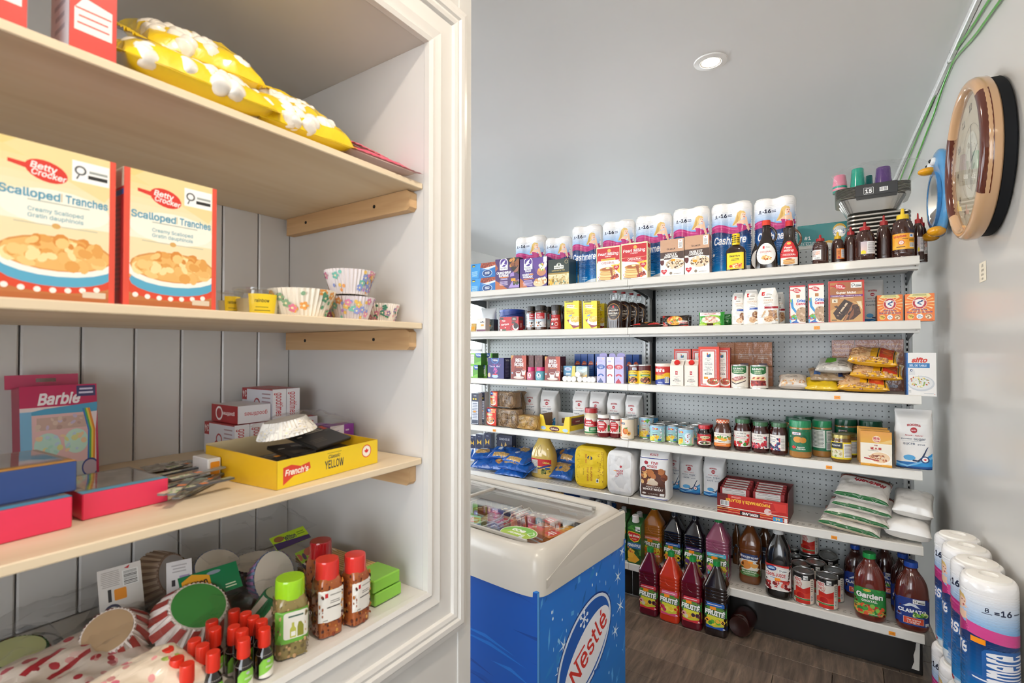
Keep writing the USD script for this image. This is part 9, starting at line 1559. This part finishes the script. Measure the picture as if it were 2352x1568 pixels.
def f_gr(p): p.r(0, 0, 1, 1, '#6aa83c').rr(.2, .12, .98, .95, '#e0dcd0').lines(.32, .76, .86, .86, 1, '#3a5a4c').p([(.4, .15), (.6, .15), (.6, .42), (.54, .5), (.54, .62), (.46, .62), (.46, .5), (.4, .42)], '#b8b850').p([(.64, .15), (.84, .15), (.84, .46), (.76, .6), (.68, .6), (.64, .46)], '#8a8a30').r(.44, .2, .58, .34, '#e8e8e0')
spice('spice jar with a lime green lid and green label', 672, 1512, .045, .112, '#9ad020', ['#8a7a4a', '#c8a070', '#6a5a34'], f_gr, 68)
# flavouring bottles with red caps
CP_ = [(265, 800), (410, 930), (555, 1010), (660, 670), (775, 745), (925, 840), (910, 400), (950, 510), (1225, 250), (1220, 480), (1340, 530), (1360, 660), (1390, 290), (1500, 350), (1615, 395), (1655, 510)]
LBc = ['#d8342c', '#7ac03c', '#e8a02c', '#8ac848']; fb0 = None
RW_ = ['first', 'second', 'third', 'fourth', 'fifth', 'sixth', 'seventh', 'eighth', 'ninth', 'tenth', 'eleventh', 'twelfth', 'thirteenth', 'fourteenth', 'fifteenth', 'sixteenth']
order = sorted(range(16), key=lambda k: CP_[k][0])
for k, (px, py) in enumerate(CP_):
 P = onZ(340+px/6.19, 1360+py/6.19, .926); h, w = .926-N0-.0004, .0225
 t = thing('flavouring_bottle', f'small dark flavouring bottle with a red cap, {RW_[order.index(k)]} from the left', 'bottle', (min(P[0], -.684), P[1], N0+.0004), 90, 'red-capped flavouring bottles on the sill')
 put(t, 'bottle', lathe([(w*.42, 0), (w*.5, .002), (w*.5, h*.42), (w*.46, h*.5), (w*.28, h*.6), (w*.27, h*.66)], 26), LIQ, '#17110f', smooth=40)
 put(t, 'cap', lathe([(.0082, h*.64), (.0084, h*.66), (.0082, h*.98), (.0076, h), (.001, h)], 24), PLAS, '#d8301c', smooth=40)
 L = Loft([(0, w*.5, w*.5, 2), (h, w*.5, w*.5, 2)], 0, 30); cl = LBc[k % 4]; p = mk(lambda p: p.p([(.0, 0), (1, 0), (1, .7), (.8, .98), (.5, 1), (.2, .98), (0, .7)], cl).p([(0, 0), (1, 0), (1, .5), (0, .12)], '#ece8e0').e(.5, .84, .1, .07, '#b8b8c0').lines(.3, .5, .8, .62, 2, '#f0ece8', .4), w*1.1, h*.4); printed(t, 'label', p, lambda x, z, l: L.wrap(x, z+.002, l, w*.5), PRINT, .005)
 put(t, 'neck_label', lathe([(w*.47, h*.49), (w*.40, h*.53), (w*.385, h*.53)], 24), PLAS, '#b8b0a8', smooth=False)
# bamboo skewers with green wrappers
for k, (dz, dy) in enumerate(((0., .0), (.0245, -.004))):
 t = thing('skewer_pack', f'{["lower", "upper"][k]} pack of bamboo skewers with a green paper end', 'skewers', (-.70, .644+dy, N0+.001+dz), 90); V = [tube(np.array([(-.028+.0062*j, .004, .003+.0052*i), (-.028+.0062*j, .235, .003+.0052*i)]), .0022, 6) for j in range(10) for i in range(4)]
 put(t, 'skewers', cat_(V), MATT, '#d8b480', smooth=True, kind='stuff'); put(t, 'green_wrapper', cbox(.064, .062, .0225, .002, 0, -.001), FILM, '#86c440', smooth=False)
# baking cups in clear bags
RSTR = (14, '#a83c34')
CB = [('red and white striped baking cups with a green disc, in the middle of the heap', 440, 1425, .058, .036, '#ece0d8', RSTR, '#4a9a4c', (34, 10), 20, True), ('red and white striped baking cups lower left in the heap', 265, 1470, .046, .036, '#ece0d8', RSTR, '#b89a78', (40, 0), -10, True), ('green baking cups with a pale round top, right of the heap', 640, 1392, .046, .040, '#1f7a48', (7, '#d8c8b8'), '#c8d8a8', (8, 12), 30, True), ('green baking cups with a pale round top at the left picture edge', 28, 1520, .046, .036, '#1f5a34', (7, '#8a2c2c'), '#c8d098', (10, 10), 0, True),
   ('dark purple baking cups with small flowers at the back of the heap', 590, 1305, .044, .036, '#34264a', None, None, (6, 4), 0, False), ('pale blue foil baking cups left of the purple ones', 490, 1318, .040, .034, '#a8b4d0', (30, '#8a98c0'), None, (30, 20), 0, False), ('silvery blue and pink baking cups lying on their side', 600, 1340, .044, .034, '#8aa0c0', (26, '#b880b0'), None, (70, 10), 40, False), ('brown-edged silver baking cups standing on edge, left', 360, 1345, .050, .034, '#a89080', (24, '#c8b4a0'), '#b8b4b4', (70, 0), 60, True), ('second dark purple baking cups at the right back', 735, 1290, .036, .032, '#34264a', None, None, (10, 0), 0, False)]
for q, (lb, u, v, r, h, base, st, top, tl, rz, fp) in enumerate(CB):
 x, y = nxy(u, v, N0+.03); t = cup_stack(lb, (x, y, N0+.006+r*math.sin(math.radians(tl[0]))*.75), r, h, base, ['#c8c0d8', '#d8d060', '#b87850', '#8a78b8'], 30+q, (tl[0], tl[1]), rz+60, top, flip=fp, stripes=st)
 if q < 8: m, _ = pillow(r*3.6, r*2.6, h*1.5, q, .01); put(None, 'clear_bag', move(m, x=x, y=y, z=N0+.004, rx=tl[0]*.2, rz=rz), WRAP, smooth=60, label='clear crinkled bag round the '+' '.join(lb.split(',')[0].split()[:11]), cat='plastic bag')
def tagcard(lb, u, v, z, w, h, fn, rz, rx, col='#e8e4e0'):
 x, y = nxy(u, v, z); t = thing('header_card', lb, 'card', (x, y, z), rz, rx=rx); put(t, 'card', cbox(w, .001, h, .0002, 0, 0, -h/2), CARD, col, smooth=False); p = mk(fn, w, h); printed(t, 'printed_front', p, lambda xx, zz, l: np.stack([xx, -l, zz-h/2], -1)); return t
tagcard('white header card with a barcode and an orange sticker, on the heap of bags', 279, 1362, N0+.062, .058, .086, lambda p: p.r(0, 0, 1, 1, '#e4e0dc').bar(.55, .62, .92, .9, True).lines(.06, .66, .5, .95, 9, '#b0a8a4', .4).p([(.6, .94), (.74, .98), (.7, .92)], '#c83038').rr(.34, .4, .62, .6, '#f0961c').r(.2, .4, .28, .62, '#2a2a2c').ring(.28, .22, .13, .2, '#3a3c58', 20, ), 84, -22)
tagcard('green header card with a yellow and red emblem on the heap of bags', 485, 1337, N0+.075, .088, .045, lambda p: p.r(0, 0, 1, 1, '#0f7a4c').p([(.04, .36), (.04, .8), (.22, .98), (.5, .8), (.5, .36)], '#e8a82c').r(.04, .04, .48, .36, '#d0302c').t('Wilton', .27, .6, .2, '#2a2218', 1.6, mw=.36, rot=4).lines(.1, .1, .44, .28, 2, '#f0d8d0', .4).lines(.7, .1, .92, .3, 2, '#d8e8c8', .4).e(.58, .84, .12, .07, '#8a98a8'), 84, -40, '#0f7a4c')
tagcard('small white header card behind the green one', 412, 1322, N0+.08, .036, .05, lambda p: p.r(0, 0, 1, 1, '#e4e2e4').r(.5, .1, .9, .5, '#a898c0').lines(.2, .6, .8, .9, 3, '#b8b4b8', .4).r(.2, .2, .34, .4, '#3a3a40'), 70, -34)
tagcard('lime and purple header card at the back of the heap', 668, 1235, N0+.10, .075, .030, lambda p: p.r(0, 0, 1, 1, '#a8c828').p([(0, 0), (1, 0), (1, .3), (0, .5)], '#3c2a5c').e(.2, .7, .14, .2, '#8a5a3c').t('Wilton', .5, .6, .3, '#2c2250', 1.6, mw=.34).lines(.7, .5, .95, .8, 2, '#5a7a20', .4), 96, -52, '#a8c828')
tagcard('lime and brown header card right of the purple baking cups', 715, 1268, N0+.08, .06, .024, lambda p: p.r(0, 0, 1, 1, '#8ab030').blobs(0, .3, 1, 1, ['#a85a48', '#d89a78', '#5a3a5c'], 12, .12, 3), 100, -50, '#8ab030')
m, _ = pillow(.24, .17, .07, 3, .016); x, y = nxy(560, 1270, N0+.03); put(None, 'clear_bag', move(m, x=x-.01, y=y, z=N0+.05, rx=12, rz=95), WRAP, smooth=60, label='large crinkled clear bag at the back of the sill over the purple baking cups', cat='plastic bag')
m, _ = pillow(.26, .16, .05, 6, .014); x, y = nxy(190, 1420, N0+.02); put(None, 'clear_bag', move(m, x=x, y=y, z=N0+.004, rz=95), WRAP, smooth=60, label='clear crinkled bag at the left of the sill by the barcode card', cat='plastic bag')
fx = lambda p: p.r(0, 0, 1, 1, '#e6d8cc').blobs(.05, .1, .7, .95, ['#b83c48', '#c8606c', '#a8a858', '#d89a98', '#e8c8c0'], 46, .03, 4).p([(.2, .7), (.5, .78), (.52, .72), (.22, .64)], '#b02c38').p([(.3, .5), (.62, .56), (.6, .5), (.3, .44)], '#b02c38').blobs(.7, .4, .95, .9, ['#d84858', '#a8b850'], 6, .03, 5)
x, y = nxy(165, 1530, N0+.03); bag('printed_bag', 'white bag with red print at the lower left of the sill', (x, y, N0+.006), .17, .13, .035, '#e4d8cc', fx, 6, rz=104, rx=16, wr=.006, pw=.4)
x, y = nxy(330, 1590, N0+.03); bag('printed_bag', 'white bag with red and green print at the bottom edge, before the red caps', (min(x, -.72), y, N0+.012), .12, .10, .05, '#ecdcc8', lambda p: p.r(0, 0, 1, 1, '#ecdcc8').blobs(.1, .1, .9, .9, ['#e8a0a0', '#a8c060', '#e0788c'], 14, .04, 7), 8, rz=100, rx=14, wr=.005, pw=.4)
